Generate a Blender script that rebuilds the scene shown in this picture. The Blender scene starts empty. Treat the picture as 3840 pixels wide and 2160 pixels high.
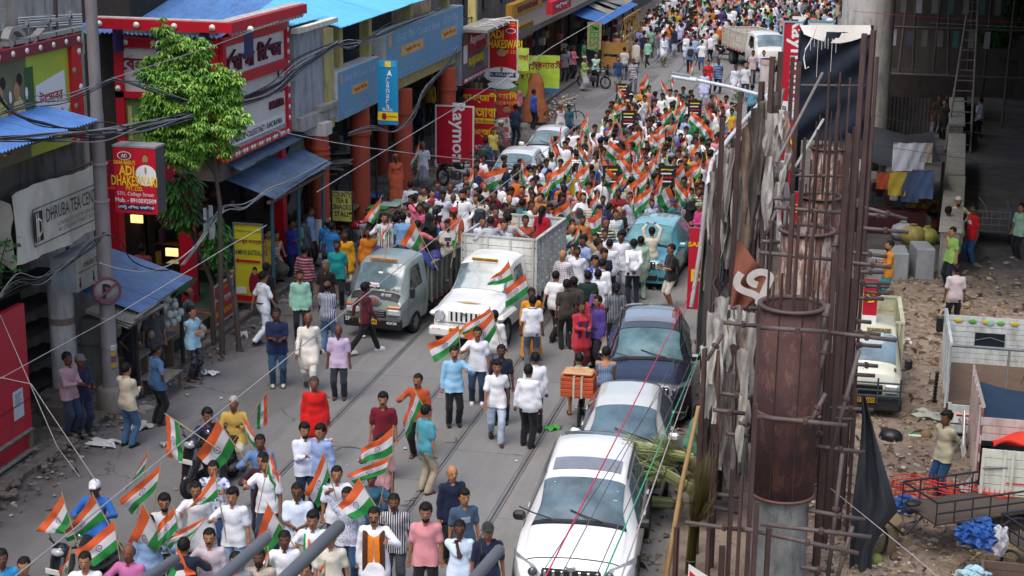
# Street procession scene: camera and light first, then ground, left side, right side, vehicles, people, flags and cables.
import bpy,bmesh,math,random
import numpy as np
from mathutils import Vector as V3,Matrix,Euler
R=math.radians
sin_,cos_=math.sin,math.cos
SC=bpy.context.scene
COL=SC.collection
rnd=random.Random(7)
FPX,HC=6200.0,11.3
CAMX=V3((0.97590944,0.21786753,0.01159737))
CAMF=V3((-0.20768119,0.94394037,-0.25660298))
CAMU=V3((-0.06685268,0.24801272,0.96644731))
cam=bpy.data.cameras.new('camera');cam_o=bpy.data.objects.new('camera',cam);COL.objects.link(cam_o)
mw=Matrix.Identity(4)
for i in range(3):
 mw[i][0]=CAMX[i];mw[i][1]=CAMU[i];mw[i][2]=-CAMF[i]
mw[2][3]=HC
cam_o.matrix_world=mw
cam.sensor_width=36.0;cam.lens=36.0*FPX/3840.0;cam.clip_start=0.1;cam.clip_end=900
SC.camera=cam_o
W=bpy.data.worlds.new("World");SC.world=W;W.use_nodes=True
wn=W.node_tree;bgn=wn.nodes['Background']
sky=wn.nodes.new('ShaderNodeTexSky');sky.sky_type='NISHITA';sky.sun_disc=False
SUN_EL,SUN_AZ=R(62),R(200)
sky.sun_elevation=SUN_EL;sky.sun_rotation=SUN_AZ
sky.air_density=1.0;sky.dust_density=4.0;sky.ozone_density=1.0
wn.links.new(sky.outputs[0],bgn.inputs[0]);bgn.inputs[1].default_value=0.15
sl=bpy.data.lights.new('sun','SUN');sl.energy=0.9;sl.angle=R(40);sl.color=(1.0,0.97,0.93)
so=bpy.data.objects.new('sun',sl);COL.objects.link(so)
dirv=V3((sin_(SUN_AZ)*cos_(SUN_EL),cos_(SUN_AZ)*cos_(SUN_EL),sin_(SUN_EL)))
so.rotation_euler=dirv.to_track_quat('Z','Y').to_euler()
SC.view_settings.view_transform='Standard';SC.view_settings.look='None'
SC.view_settings.gamma=1;SC.view_settings.use_curve_mapping=False
SC.view_settings.exposure=0.68
SC.render.engine='CYCLES'
try:
 SC.cycles.max_bounces=6;SC.cycles.diffuse_bounces=4;SC.cycles.glossy_bounces=2
 SC.cycles.transmission_bounces=3;SC.cycles.transparent_max_bounces=8
 SC.cycles.caustics_reflective=False;SC.cycles.caustics_refractive=False
 SC.cycles.use_denoising=True
except Exception:pass
def ray(px,py):return CAMX*(px-1920)+CAMU*(1080-py)+CAMF*FPX
def at(px,py,h=0.0):
 v=ray(px,py);t=(h-HC)/v.z;p=v*t;return V3((p.x,p.y,h))
def oX(px,py,X):
 v=ray(px,py);p=v*(X/v.x);return V3((X,p.y,p.z+HC))
def oY(px,py,Y):
 v=ray(px,py);p=v*(Y/v.y);return V3((p.x,Y,p.z+HC))
CR={'A1':(0,0),'A2':(0,700),'A3':(0,1440),'B1':(960,0),'B2':(960,700),'B3':(960,1440),'C1':(1900,0),'C2':(1900,700),'C3':(1900,1440),'D1':(2840,0),'D2':(2840,700),'D3':(2840,1440)}
def px(c,x,y):
 if c=='V':return x*1.4907,y*1.4907
 if c=='E':return 1850+x/3.22,y/3.22
 if c=='F':return 2500+x/1.61,250+y/1.61
 if c=='G':return 2500+x/1.4345,1150+y/1.4345
 if c=='P':return x,y
 o=CR[c];return o[0]+x/2.013,o[1]+y/2.013
def lin(c):return c/12.92 if c<=0.04045 else((c+0.055)/1.055)**2.4
def hx(s):
 if not isinstance(s,str):return tuple(s)[:3]
 s=s.lstrip('#');return tuple(lin(int(s[i:i+2],16)/255)for i in(0,2,4))
MATS={}
class NT:
 def __init__(s,name):
  s.m=bpy.data.materials.new(name);s.m.use_nodes=True;s.t=s.m.node_tree
  s.b=s.t.nodes['Principled BSDF']
 def n(s,typ,**kw):
  o=s.t.nodes.new(typ)
  for k,v in kw.items():
   if k.startswith('i_'):
    o.inputs[k[2:].replace('_',' ')].default_value=v
   else:setattr(o,k,v)
  return o
 def l(s,a,b):s.t.links.new(a,b)
 def math(s,op,a,b=None,c=None):
  o=s.t.nodes.new('ShaderNodeMath');o.operation=op
  for i,v in enumerate((a,b,c)):
   if v is None:continue
   if isinstance(v,(int,float)):o.inputs[i].default_value=v
   else:s.l(v,o.inputs[i])
  return o.outputs[0]
 def mix(s,f,a,b):
  o=s.t.nodes.new('ShaderNodeMix');o.data_type='RGBA'
  for sock,v in((o.inputs[0],f),(o.inputs[6],a),(o.inputs[7],b)):
   if isinstance(v,(int,float)):sock.default_value=v
   elif isinstance(v,tuple):sock.default_value=(*v[:3],1)
   else:s.l(v,sock)
  return o.outputs[2]
 def noise(s,scale,detail=4,rough=.55,vec=None,which=0):
  o=s.t.nodes.new('ShaderNodeTexNoise');o.inputs['Scale'].default_value=scale
  o.inputs['Detail'].default_value=detail;o.inputs['Roughness'].default_value=rough
  if vec is not None:s.l(vec,o.inputs['Vector'])
  return o.outputs[which]
 def ramp(s,v,lo,hi,a=0.,b=1.):
  o=s.t.nodes.new('ShaderNodeMapRange');s.l(v,o.inputs[0])
  o.inputs[1].default_value=lo;o.inputs[2].default_value=hi;o.inputs[3].default_value=a;o.inputs[4].default_value=b
  return o.outputs[0]
 def coord(s,which='Object',world=False):
  if world:return s.n('ShaderNodeNewGeometry').outputs['Position']
  return s.n('ShaderNodeTexCoord').outputs[which]
 def scale(s,v,sx,sy,sz):
  o=s.n('ShaderNodeMapping');o.inputs['Scale'].default_value=(sx,sy,sz);s.l(v,o.inputs[0]);return o.outputs[0]
 def bump(s,h,strength=.3,dist=.01):
  o=s.n('ShaderNodeBump');o.inputs['Strength'].default_value=strength;o.inputs['Distance'].default_value=dist
  s.l(h,o.inputs['Height']);s.l(o.outputs[0],s.b.inputs['Normal'])
def M(c,rough=.7,metal=0.,var=.18,vs=3.,bump=.25,bs=40.,c2=None,dirt=0.,dc='#4a4036',coat=0.,emit=0.,world=True,thr=None,name=None,spec=None):
 """general weathered surface: base colour with patchy variation, stains (dirt) and fine relief"""
 key=(str(c),rough,metal,var,vs,bump,bs,str(c2),dirt,dc,coat,emit,world,str(thr),spec)
 if key in MATS:return MATS[key]
 t=NT(name or 'surface');col=hx(c)
 v=t.coord(world=world)
 n1=t.noise(vs,5,.6,v)
 f=t.ramp(n1,.3,.7)
 ca=tuple(min(1,x*(1+var))for x in col);cb=tuple(x*(1-var)for x in col)if c2 is None else hx(c2)
 if thr:f=t.ramp(n1,thr[0],thr[1])
 o=t.mix(f,ca if c2 is None else col,cb)
 if dirt>0:
  vv=t.scale(v,1,1,.25)
  n2=t.noise(vs*1.7+1.3,6,.7,vv)
  o=t.mix(t.math('MULTIPLY',t.ramp(n2,.48,.72),dirt),o,hx(dc))
 t.l(o,t.b.inputs['Base Color'])
 t.b.inputs['Roughness'].default_value=rough;t.b.inputs['Metallic'].default_value=metal
 if spec is not None:t.b.inputs['Specular IOR Level'].default_value=spec
 if coat:t.b.inputs['Coat Weight'].default_value=coat;t.b.inputs['Coat Roughness'].default_value=.06
 if bump:t.bump(t.noise(bs,4,.6,v),bump,.008)
 if emit:
  t.l(o,t.b.inputs['Emission Color']);t.b.inputs['Emission Strength'].default_value=emit
 MATS[key]=t.m;return t.m
def paint(c,dirt=.15):return M(c,rough=.28,var=.03,vs=1.5,bump=0,coat=.8,dirt=dirt,dc='#6f6a62',world=False,name='car_paint')
def glass(c='#6f8894',rough=.05):
 key=('glass',c)
 if key not in MATS:
  t=NT('window_glass');v=t.coord()
  o=t.mix(t.ramp(t.noise(1.6,4,.6,v),.38,.62),tuple(x*.38 for x in hx(c)),tuple(x*.8 for x in hx(c)))
  t.l(o,t.b.inputs['Base Color']);t.b.inputs['Roughness'].default_value=rough;t.b.inputs['Specular IOR Level'].default_value=.6;t.b.inputs['Coat Weight'].default_value=.35
  MATS[key]=t.m
 return MATS[key]
class MB:
 def __init__(s):s.v=[];s.f=[];s.mi=[];s.uv={};s.n=0;s.sm=[]
 def add(s,vs,fs,mi=0,smooth=False):
  b=len(s.v);s.v.extend([tuple(p)for p in vs])
  for f in fs:s.f.append(tuple(b+i for i in f));s.mi.append(mi);s.sm.append(smooth)
  return s
 def box(s,c,d,rz=0.,mi=0,rot=None):
  hx_,hy_,hz_=d[0]/2,d[1]/2,d[2]/2
  ps=[V3((x,y,z))for x in(-hx_,hx_)for y in(-hy_,hy_)for z in(-hz_,hz_)]
  m=rot if rot is not None else(Matrix.Rotation(rz,3,'Z')if rz else None)
  if m is not None:ps=[m@p for p in ps]
  c=V3(c)
  return s.add([p+c for p in ps],[(0,1,3,2),(4,6,7,5),(0,4,5,1),(2,3,7,6),(0,2,6,4),(1,5,7,3)],mi)
 def bb(s,x0,x1,y0,y1,z0,z1,mi=0):return s.box(((x0+x1)/2,(y0+y1)/2,(z0+z1)/2),(x1-x0,y1-y0,z1-z0),mi=mi)
 def cb(s,c,d,bev=.02,mi=0,rot=None):
  """box with chamfered edges"""
  a=[d[i]/2 for i in range(3)];b=min(bev,min(a)*.9);vs=[]
  idx={}
  for sx in(-1,1):
   for sy in(-1,1):
    for sz in(-1,1):
     for k in range(3):
      p=[sx*a[0],sy*a[1],sz*a[2]]
      sg=(sx,sy,sz)
      for j in range(3):
       if j!=k:p[j]-=sg[j]*b
      idx[(sx,sy,sz,k)]=len(vs);vs.append(V3(p))
  fs=[]
  for k in range(3):
   i,j=[q for q in range(3)if q!=k]
   for sg in(-1,1):
    def g(u,w):
     t=[0,0,0];t[k]=sg;t[i]=u;t[j]=w;return idx[(*t,k)]
    q=[g(-1,-1),g(1,-1),g(1,1),g(-1,1)]
    fs.append(q if(sg>0)==((k!=1))else q[::-1])
   for u in(-1,1):
    for w in(-1,1):
     def h(e,kk):
      t=[0,0,0];t[k]=e;t[i]=u;t[j]=w;return idx[(*t,kk)]
     fs.append([h(-1,i),h(1,i),h(1,j),h(-1,j)])
  for sx in(-1,1):
   for sy in(-1,1):
    for sz in(-1,1):fs.append([idx[(sx,sy,sz,k)]for k in range(3)])
  if rot is not None:vs=[rot@p for p in vs]
  c=V3(c);return s.add([p+c for p in vs],fs,mi)
 def cyl(s,p0,p1,r0,r1=None,n=10,mi=0,cap=True,smooth=True):
  r1=r0 if r1 is None else r1;p0=V3(p0);p1=V3(p1);d=(p1-p0)
  if d.length<1e-6:return s
  q=d.to_track_quat('Z','Y');vs=[]
  for p,r in((p0,r0),(p1,r1)):
   for i in range(n):
    a=2*math.pi*i/n;vs.append(p+q@V3((r*cos_(a),r*sin_(a),0)))
  s.add(vs,[(i,(i+1)%n,n+(i+1)%n,n+i)for i in range(n)],mi,smooth)
  if cap:s.add(vs[:n][::-1]if 0 else vs[:n],[tuple(range(n))[::-1]],mi);s.add(vs[n:],[tuple(range(n))],mi)
  return s
 def tube(s,pts,r,n=6,mi=0,closed=False):
  pts=[V3(p)for p in pts];N=len(pts);vs=[]
  up=V3((0,0,1))
  for i,p in enumerate(pts):
   a=pts[max(i-1,0)];b=pts[min(i+1,N-1)];d=(b-a)
   if d.length<1e-9:d=V3((0,0,1))
   d.normalize();e=d.cross(up)
   if e.length<.05:e=d.cross(V3((1,0,0)))
   e.normalize();g=e.cross(d);rr=r[i]if isinstance(r,(list,tuple))else r
   for k in range(n):
    t=2*math.pi*k/n;vs.append(p+e*(rr*cos_(t))+g*(rr*sin_(t)))
  fs=[(i*n+k,i*n+(k+1)%n,(i+1)*n+(k+1)%n,(i+1)*n+k)for i in range(N-1)for k in range(n)]
  s.add(vs,fs,mi,True)
  s.add(vs[:n],[tuple(range(n))[::-1]],mi);s.add(vs[-n:],[tuple(range(n))],mi);return s
 def ring(s,c,ax,R_,r,n=24,m=6,mi=0):
  q=V3(ax).to_track_quat('Z','Y');c=V3(c);vs=[]
  for i in range(n):
   a=2*math.pi*i/n
   for k in range(m):
    b=2*math.pi*k/m;rr=R_+r*cos_(b)
    vs.append(c+q@V3((rr*cos_(a),rr*sin_(a),r*sin_(b))))
  return s.add(vs,[(i*m+k,((i+1)%n)*m+k,((i+1)%n)*m+(k+1)%m,i*m+(k+1)%m)for i in range(n)for k in range(m)],mi,True)
 def ball(s,c,r,n=10,m=7,mi=0,rot=None):
  r=(r,r,r)if isinstance(r,(int,float))else r;vs=[];c=V3(c)
  for j in range(m+1):
   t=math.pi*j/m
   for i in range(n):
    a=2*math.pi*i/n;p=V3((r[0]*sin_(t)*cos_(a),r[1]*sin_(t)*sin_(a),r[2]*cos_(t)))
    vs.append(c+(rot@p if rot is not None else p))
  return s.add(vs,[(j*n+i,(j+1)*n+i,(j+1)*n+(i+1)%n,j*n+(i+1)%n)for j in range(m)for i in range(n)],mi,True)
 def lathe(s,c,prof,n=24,mi=0,ax=None):
  c=V3(c);q=V3(ax).to_track_quat('Z','Y')if ax else None;vs=[]
  for r,z in prof:
   for i in range(n):
    a=2*math.pi*i/n;p=V3((r*cos_(a),r*sin_(a),z));vs.append(c+(q@p if q else p))
  return s.add(vs,[(j*n+i,j*n+(i+1)%n,(j+1)*n+(i+1)%n,(j+1)*n+i)for j in range(len(prof)-1)for i in range(n)],mi,True)
 def grid(s,P,mi=0,smooth=True,mif=None):
  nu=len(P);nv=len(P[0]);b=len(s.v)
  for r in P:s.v.extend([tuple(p)for p in r])
  for i in range(nu-1):
   for j in range(nv-1):
    s.f.append((b+i*nv+j,b+(i+1)*nv+j,b+(i+1)*nv+j+1,b+i*nv+j+1));s.sm.append(smooth)
    s.mi.append(mif(i,j)if mif else mi)
  return s
 def slab(s,P,th,mi=0,smooth=True):
  """grid sheet given real thickness th (vector offset)"""
  th=V3(th);s.grid(P,mi,smooth);Q=[[V3(p)-th for p in r]for r in P];s.grid([r[::-1]for r in Q],mi,smooth)
  nu,nv=len(P),len(P[0])
  s.grid([P[0],Q[0]],mi,False);s.grid([Q[-1],P[-1]],mi,False)
  s.grid([[r[0]for r in Q],[r[0]for r in P]],mi,False);s.grid([[r[-1]for r in P],[r[-1]for r in Q]],mi,False);return s
 def prism(s,poly,o,u,v,w,mi=0):
  """polygon (2D list) in plane o + a*u + b*v extruded along w"""
  o,u,v,w=V3(o),V3(u),V3(v),V3(w);n=len(poly)
  A=[o+u*a+v*b for a,b in poly];B=[p+w for p in A]
  s.add(A+B,[tuple(range(n))[::-1],tuple(range(n,2*n))]+[(i,(i+1)%n,n+(i+1)%n,n+i)for i in range(n)],mi);return s
 def tf(s,m):
  s.v=[tuple(m@V3(p))for p in s.v];return s
 def mesh(s,name,mats):
  me=bpy.data.meshes.new(name);me.from_pydata(s.v,[],s.f)
  for m in(mats if isinstance(mats,(list,tuple))else[mats]):me.materials.append(m)
  if s.f:
   me.polygons.foreach_set('material_index',s.mi);me.polygons.foreach_set('use_smooth',s.sm)
  me.update();return me
 def W(s,n,m,p=None):return s.B(n,m,p,True)
 def B(s,name,mats,parent=None,world=False,loc=None,rz=0.):
  return link(name,s.mesh(name,mats),parent,world,loc,rz)
def link(name,me,parent=None,world=False,loc=None,rz=0.):
 o=bpy.data.objects.new(name,me);COL.objects.link(o)
 if parent is not None:
  o.parent=parent
  if world:o.matrix_parent_inverse=parent.matrix_basis.inverted()
 if loc is not None:o.location=loc
 if rz:o.rotation_euler=(0,0,rz)
 return o
def tag(o,label=None,cat=None,group=None,kind=None):
 if label:o['label']=label
 if cat:o['category']=cat
 if group:o['group']=group
 if kind:o['kind']=kind
 return o
def TH(name,label,cat,loc=(0,0,0),rz=0.,group=None,kind=None):
 o=bpy.data.objects.new(name,None);COL.objects.link(o);o.location=loc;o.rotation_euler=(0,0,rz);o.empty_display_size=.2
 return tag(o,label,cat,group,kind)
def struct(name,mb,mats,parent=None,label=None):
 o=mb.W(name,mats,parent)
 if parent is None:o['kind']='structure'
 if label:o['label']=label
 return o
def copy_tree(o,parent=None,loc=None,rz=None,label=None):
 c=o.copy();COL.objects.link(c)
 if parent is not None:c.parent=parent
 if loc is not None:c.location=loc
 if rz is not None:c.rotation_euler=(0,0,rz)
 if label:c['label']=label
 for ch in list(o.children):copy_tree(ch,c)
 return c
PRE='\u09bf\u09c7\u09c8'
def bn(s):
 s=s.replace('\u09cb','\u09c7\u09be');out=[]
 for ch in s:
  if ch in PRE:
   k=len(out)-1
   while k>=2 and out[k-1]=='\u09cd':k-=2
   out.insert(max(k,0),ch)
  elif ch=='\u09be' and len(out)>=2 and False:pass
  else:out.append(ch)
 return ''.join(out)
TXT={}
def text(body,o,right,up,height,mat,parent=None,width=None,depth=.006,align='C',bold=0.,name='lettering',world=True,shear=0.):
 """flat raised lettering; o = centre (or left/right middle) of the line, height = cap height"""
 key=(body,bold,shear)
 if key not in TXT:
  cu=bpy.data.curves.new('txt','FONT');cu.body=bn(body);cu.size=1;cu.resolution_u=2;cu.offset=bold;cu.shear=shear
  ob=bpy.data.objects.new('txt',cu);COL.objects.link(ob)
  dg=bpy.context.evaluated_depsgraph_get();me=bpy.data.meshes.new_from_object(ob.evaluated_get(dg))
  bpy.data.objects.remove(ob);bpy.data.curves.remove(cu)
  co=[tuple(v.co)for v in me.vertices];fs=[tuple(p.vertices)for p in me.polygons];bpy.data.meshes.remove(me)
  TXT[key]=(co,fs)
 co,fs=TXT[key]
 if not co:return None
 xs=[c[0]for c in co];ys=[c[1]for c in co];x0,x1,y0,y1=min(xs),max(xs),min(ys),max(ys)
 sy=height/(y1-y0);sx=sy if width is None else width/(x1-x0)
 if width is None and(align=='C')and False:pass
 ax={'C':(x0+x1)/2,'L':x0,'R':x1}[align];ay=(y0+y1)/2
 right=V3(right).normalized();up=V3(up).normalized();nrm=right.cross(up);o=V3(o)
 b=MB();vs=[o+right*((c[0]-ax)*sx)+up*((c[1]-ay)*sy)+nrm*depth for c in co]
 b.add(vs,fs)
 if depth>.02:
  cnt={}
  for f in fs:
   for i in range(len(f)):
    e=(f[i],f[(i+1)%len(f)]);k=(min(e),max(e));cnt.setdefault(k,[]).append(e)
  base=[v-nrm*depth for v in vs];n=len(vs)
  b.add(vs+base,[(e[0][1],e[0][0],n+e[0][0],n+e[0][1])for k,e in cnt.items()if len(e)==1])
 return b.B(name,mat,parent,world=world)
YV,XV,ZV=V3((0,1,0)),V3((1,0,0)),V3((0,0,1))
KX=-14.8
def mat_road():
 t=NT('road_surface');v=t.coord(world=True);g=t.n('ShaderNodeSeparateXYZ');t.l(v,g.inputs[0])
 base=t.mix(t.ramp(t.noise(.5,6,.65,v),.35,.68),hx('#757473'),hx('#676665'))
 st=t.noise(.9,5,.7,t.scale(v,3.2,.35,1))
 base=t.mix(t.math('MULTIPLY',t.ramp(st,.45,.75),.45),base,hx('#5e5d5c'))
 sp=t.noise(7,3,.8,v);base=t.mix(t.math('MULTIPLY',t.ramp(sp,.63,.72),.5),base,hx('#545351'))
 fine=t.noise(90,3,.8,v);base=t.mix(t.math('MULTIPLY',t.ramp(fine,.45,.7),.28),base,hx('#a5a39f'))
 vo=t.n('ShaderNodeTexVoronoi',feature='DISTANCE_TO_EDGE');wv=t.n('ShaderNodeVectorMath',operation='ADD');t.l(v,wv.inputs[0]);t.l(t.noise(1.5,5,.7,v,1),wv.inputs[1]);t.l(wv.outputs[0],vo.inputs['Vector']);vo.inputs['Scale'].default_value=.32
 base=t.mix(t.math('MULTIPLY',t.math('MULTIPLY',t.math('LESS_THAN',vo.outputs['Distance'],.006),t.ramp(t.noise(.4,3,.5,v),.45,.55)),.7),base,hx('#3a3938'))
 base=t.mix(t.math('MULTIPLY',t.ramp(t.noise(.33,2,.4,t.scale(v,1.6,.7,1)),.56,.60),.35),base,hx('#4e4c4a'))
 lf=t.ramp(g.outputs[0],-14.8,-13.2,1,0);base=t.mix(t.math('MULTIPLY',lf,t.ramp(t.noise(1.7,5,.7,v),.3,.6)),base,hx('#504a45'))
 t.l(base,t.b.inputs['Base Color']);t.b.inputs['Roughness'].default_value=.85
 t.bump(t.noise(55,5,.8,v),.5,.012);return t.m
def mat_slab(c,c2):
 t=NT('concrete_slab');v=t.coord(world=True)
 base=t.mix(t.ramp(t.noise(.7,6,.65,v),.35,.68),hx(c),hx(c2))
 oi=t.n('ShaderNodeObjectInfo').outputs['Random'];base=t.mix(t.math('MULTIPLY',oi,.35),base,hx('#838485'))
 st=t.noise(1.1,5,.7,t.scale(v,4,.3,1));base=t.mix(t.math('MULTIPLY',t.ramp(st,.47,.75),.5),base,hx('#636260'))
 sp=t.noise(5,4,.8,v);base=t.mix(t.math('MULTIPLY',t.ramp(sp,.62,.74),.45),base,hx('#5c5a57'))
 fine=t.noise(110,3,.8,v);base=t.mix(t.math('MULTIPLY',t.ramp(fine,.5,.7),.25),base,hx('#b1afa9'))
 t.l(base,t.b.inputs['Base Color']);t.b.inputs['Roughness'].default_value=.85
 t.bump(t.noise(70,5,.8,v),.4,.01);return t.m
def mat_dirt():
 t=NT('yard_dirt');v=t.coord(world=True);g=t.n('ShaderNodeSeparateXYZ');t.l(v,g.inputs[0])
 a=t.mix(t.ramp(t.noise(.45,6,.7,v),.4,.62),hx('#ab9885'),hx('#86766a'))
 a=t.mix(t.math('MULTIPLY',t.ramp(t.noise(3.5,6,.8,v),.5,.66),.75),a,hx('#463d36'))
 a=t.mix(t.math('MULTIPLY',t.ramp(t.noise(14,4,.8,v),.57,.66),.6),a,hx('#b3a489'))
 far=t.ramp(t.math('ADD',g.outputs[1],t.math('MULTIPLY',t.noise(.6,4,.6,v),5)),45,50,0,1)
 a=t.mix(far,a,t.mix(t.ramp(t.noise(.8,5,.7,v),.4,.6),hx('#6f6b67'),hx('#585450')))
 t.l(a,t.b.inputs['Base Color']);t.b.inputs['Roughness'].default_value=.95
 t.bump(t.noise(22,6,.8,v),.9,.05);return t.m
struct('ground',MB().bb(-300,300,-60,600,-.4,-.02),M('#6d655c',rough=.95))
road=struct('road',MB().bb(-16,-1.5,-10,320,-.02,0),mat_road())
sm1,sm2=mat_slab('#7b7a78','#6d6c6a'),mat_slab('#858380','#777470')
cols=[(-11.1,-10.425),(-10.305,-8.865),(-8.745,-7.645),(-7.525,-6.125),(-6.005,-4.4),(-4.37,-2.6)]
k=0
for ci,(xa,xb)in enumerate(cols):
 y=18.0+(ci*1.7)%3
 L=[3.1,4.6,4.6,4.6,3.7,4.1][ci]
 while y<78:
  b=MB();z=.008+rnd.random()*.004;g_=.011
  b.bb(xa+g_,xb-g_,y+g_,y+L-g_,-.01,z)
  b.W('slab',sm2 if ci>=4 else sm1,road);y+=L
 b=MB().bb(xa,xb,y,320,-.01,.010);b.W('slab',sm2 if ci>=4 else sm1,road)
steel,groove=M('#8d8d8c',rough=.45,metal=.4,var=.15,vs=2,bump=0),M('#4f4e4c',rough=.9)
for X in(-10.36,-8.80,-7.58,-6.06):
 b=MB();b.bb(X-.06,X-.022,10,320,-.01,.018,0);b.bb(X+.02,X+.05,10,320,-.01,.015,0);b.bb(X-.022,X+.02,10,320,-.01,.003,1)
 struct('tram_rail',b,[steel,groove])
kerbm=M('#6f675d',rough=.9,var=.3,vs=2.5,bump=.9,bs=18,dirt=.6,dc='#3c342c')
fp=struct('footpath',MB().bb(-40,KX-.28,-10,320,-.02,.12),M('#6b6359',rough=.92,var=.3,vs=1.5,bump=.7,bs=20,dirt=.6,dc='#3a332d'))
kerb=struct('kerb',MB().bb(KX-.28,KX,74,320,-.02,.14),kerbm)
y=14.
while y<74:
 L=.8+rnd.random()*.35;dx=rnd.uniform(-.02,.02)
 b=MB().cb((KX-.14+dx,y+L/2,.06+rnd.uniform(-.012,.012)),(.28,L-.025,.18),.035,rot=Matrix.Rotation(rnd.uniform(-.02,.02),3,'Z'))
 b.W('kerb_stone',kerbm,kerb);y+=L
pav=[M(c,rough=.92,var=.25,vs=2,bump=.6,bs=25,dirt=.5,dc='#352f29')for c in('#716a60','#655e55','#7a7268')]
i=0;y=20.
pm=[MB().cb((0,0,0),(.585,.585,.05),.012).mesh('paver',p)for p in pav]
while y<58:
 for jx in range(3):
  o=link('paver',pm[rnd.randrange(3)],fp,loc=(KX-.28-.3-jx*.6,y,.118+rnd.uniform(-.006,.006)));o.rotation_euler=(rnd.uniform(-.01,.01),rnd.uniform(-.01,.01),rnd.uniform(-.02,.02))
 y+=.6
dirt=mat_dirt()
P=[]
for iy in range(90):
 Y=15+iy*1.0;row=[]
 for ix in range(70):
  X=-3.2+ix*.5
  h=.012+.05*sin_(X*1.3+Y*.7)*sin_(Y*.9-X*.4)*(1 if ix>2 and Y<46 else.15)+rnd.uniform(0,.03)*(Y<46)+.045
  row.append((X,Y,h if ix>3 else.004+ix*.01))
 P.append(row)
struct('yard',MB().grid([r[::-1]for r in P]),dirt)
class Board:
 """flat sign: face at its real place; side 'X' faces the street (+X), 'Y' faces down the street (-Y)"""
 def __init__(s,name,label,cat,side,pl,a0,a1,z0,z1,depth,face,body,frame=None,fw=.08,grp=None,own=True,parent=None,facename='face_panel'):
  s.side,s.pl,s.a0,s.a1,s.z0,s.z1=side,pl,a0,a1,z0,z1
  s.right=YV if side=='X' else XV;s.n=XV if side=='X' else-YV
  s.o=s.P(0,0);s.w=a1-a0;s.h=z1-z0
  if parent is None:
   c=s.P(.5,0)-s.n*depth/2;s.t=TH(name,label,cat,(c.x,c.y,z0),group=grp)
  else:s.t=parent
  s.slab(0,1,0,1,0,depth,body,'case');s.slab(.004,.996,.006,.994,.012,.02,face,facename)
  if frame is not None:
   fu,fv=fw/s.w,fw/s.h;b=MB()
   for(u0,u1,v0,v1)in((0,1,1-fv,1),(0,1,0,fv),(0,fu,fv,1-fv),(1-fu,1,fv,1-fv)):s.add(b,u0,u1,v0,v1,.035,.05)
   b.W('frame',frame,s.t)
 def P(s,u,v,d=0.):
  a=s.a0+(s.a1-s.a0)*u;z=s.z0+(s.z1-s.z0)*v
  return V3((s.pl+d,a,z))if s.side=='X' else V3((a,s.pl-d,z))
 def add(s,b,u0,u1,v0,v1,front,th,mi=0):
  p,q=s.P(u0,v0,front),s.P(u1,v1,front-th)
  return b.bb(min(p.x,q.x),max(p.x,q.x),min(p.y,q.y),max(p.y,q.y),p.z,q.z,mi)
 def slab(s,u0,u1,v0,v1,front,th,mat,name='panel'):
  return s.add(MB(),u0,u1,v0,v1,front,th).W(name,mat,s.t)
 def T(s,body,u,v,h,mat,width=None,align='C',d=.02,bold=.0,shear=0.,name='lettering'):
  return text(body,s.P(u,v),s.right,ZV,h,mat,s.t,width,d,align,bold,name,shear=shear)
 def poly(s,pts,mat,d=.018,name='printed_shape',th=.004):
  b=MB();b.prism([((u)*s.w,(v)*s.h)for u,v in pts],s.P(0,0,d-th),s.right,ZV,s.n*th);return b.W(name,mat,s.t)
 def ell(s,u,v,ru,rv,mat,d=.018,n=20,name='printed_shape',a0=0,a1=360):
  return s.poly([(u+ru/s.w*cos_(R(a0+(a1-a0)*i/n)),v+rv/s.h*sin_(R(a0+(a1-a0)*i/n)))for i in range(n)],mat,d,name)
W1=M('#d8d6d0',rough=.6,var=.05,bump=.1,dirt=.25,dc='#a09a8e');RED=M('#c3142a',rough=.45,var=.08,vs=1,bump=.05,dirt=.15,dc='#8a1020')
DKRED=M('#8a1530',rough=.5,var=.05,bump=0);BLK=M('#16161a',rough=.6,var=.1,bump=0);WHT=M('#e6e6e4',rough=.5,var=.03,bump=0)
YEL=M('#e8c81e',rough=.5,var=.04,bump=0);NAVY=M('#181c4c',rough=.5,var=.05,bump=0);GRYM=M('#6c6c6e',rough=.5,var=.1,bump=.1,dirt=.3)
SKINP=M('#b58259',rough=.6,bump=0);GREENP=M('#2f8a3c',rough=.6,bump=0);HAIRP=M('#15100e',rough=.6,bump=0)
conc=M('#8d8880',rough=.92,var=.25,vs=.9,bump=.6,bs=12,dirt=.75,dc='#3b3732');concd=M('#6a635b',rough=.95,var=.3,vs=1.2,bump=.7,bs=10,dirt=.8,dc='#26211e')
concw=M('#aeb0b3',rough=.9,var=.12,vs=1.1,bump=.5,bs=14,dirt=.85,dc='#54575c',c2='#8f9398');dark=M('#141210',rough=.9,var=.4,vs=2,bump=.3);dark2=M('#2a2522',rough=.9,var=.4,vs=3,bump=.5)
wood=M('#6b5a49',rough=.85,var=.3,vs=6,bump=.6,bs=50,dirt=.4,dc='#2f2720');woodg=M('#77736a',rough=.9,var=.3,vs=5,bump=.6,dirt=.5,dc='#35302a')
redcol=M('#a5452f',rough=.7,var=.12,vs=1.2,bump=.3,dirt=.3,dc='#6d3a2c');rust=M('#4f3429',rough=.85,var=.35,vs=4,bump=.6)
def roof_blue(c='#4f76a8',d=.5):return M(c,rough=.5,var=.15,vs=1.4,bump=.15,dirt=d,dc='#39424f')
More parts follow.
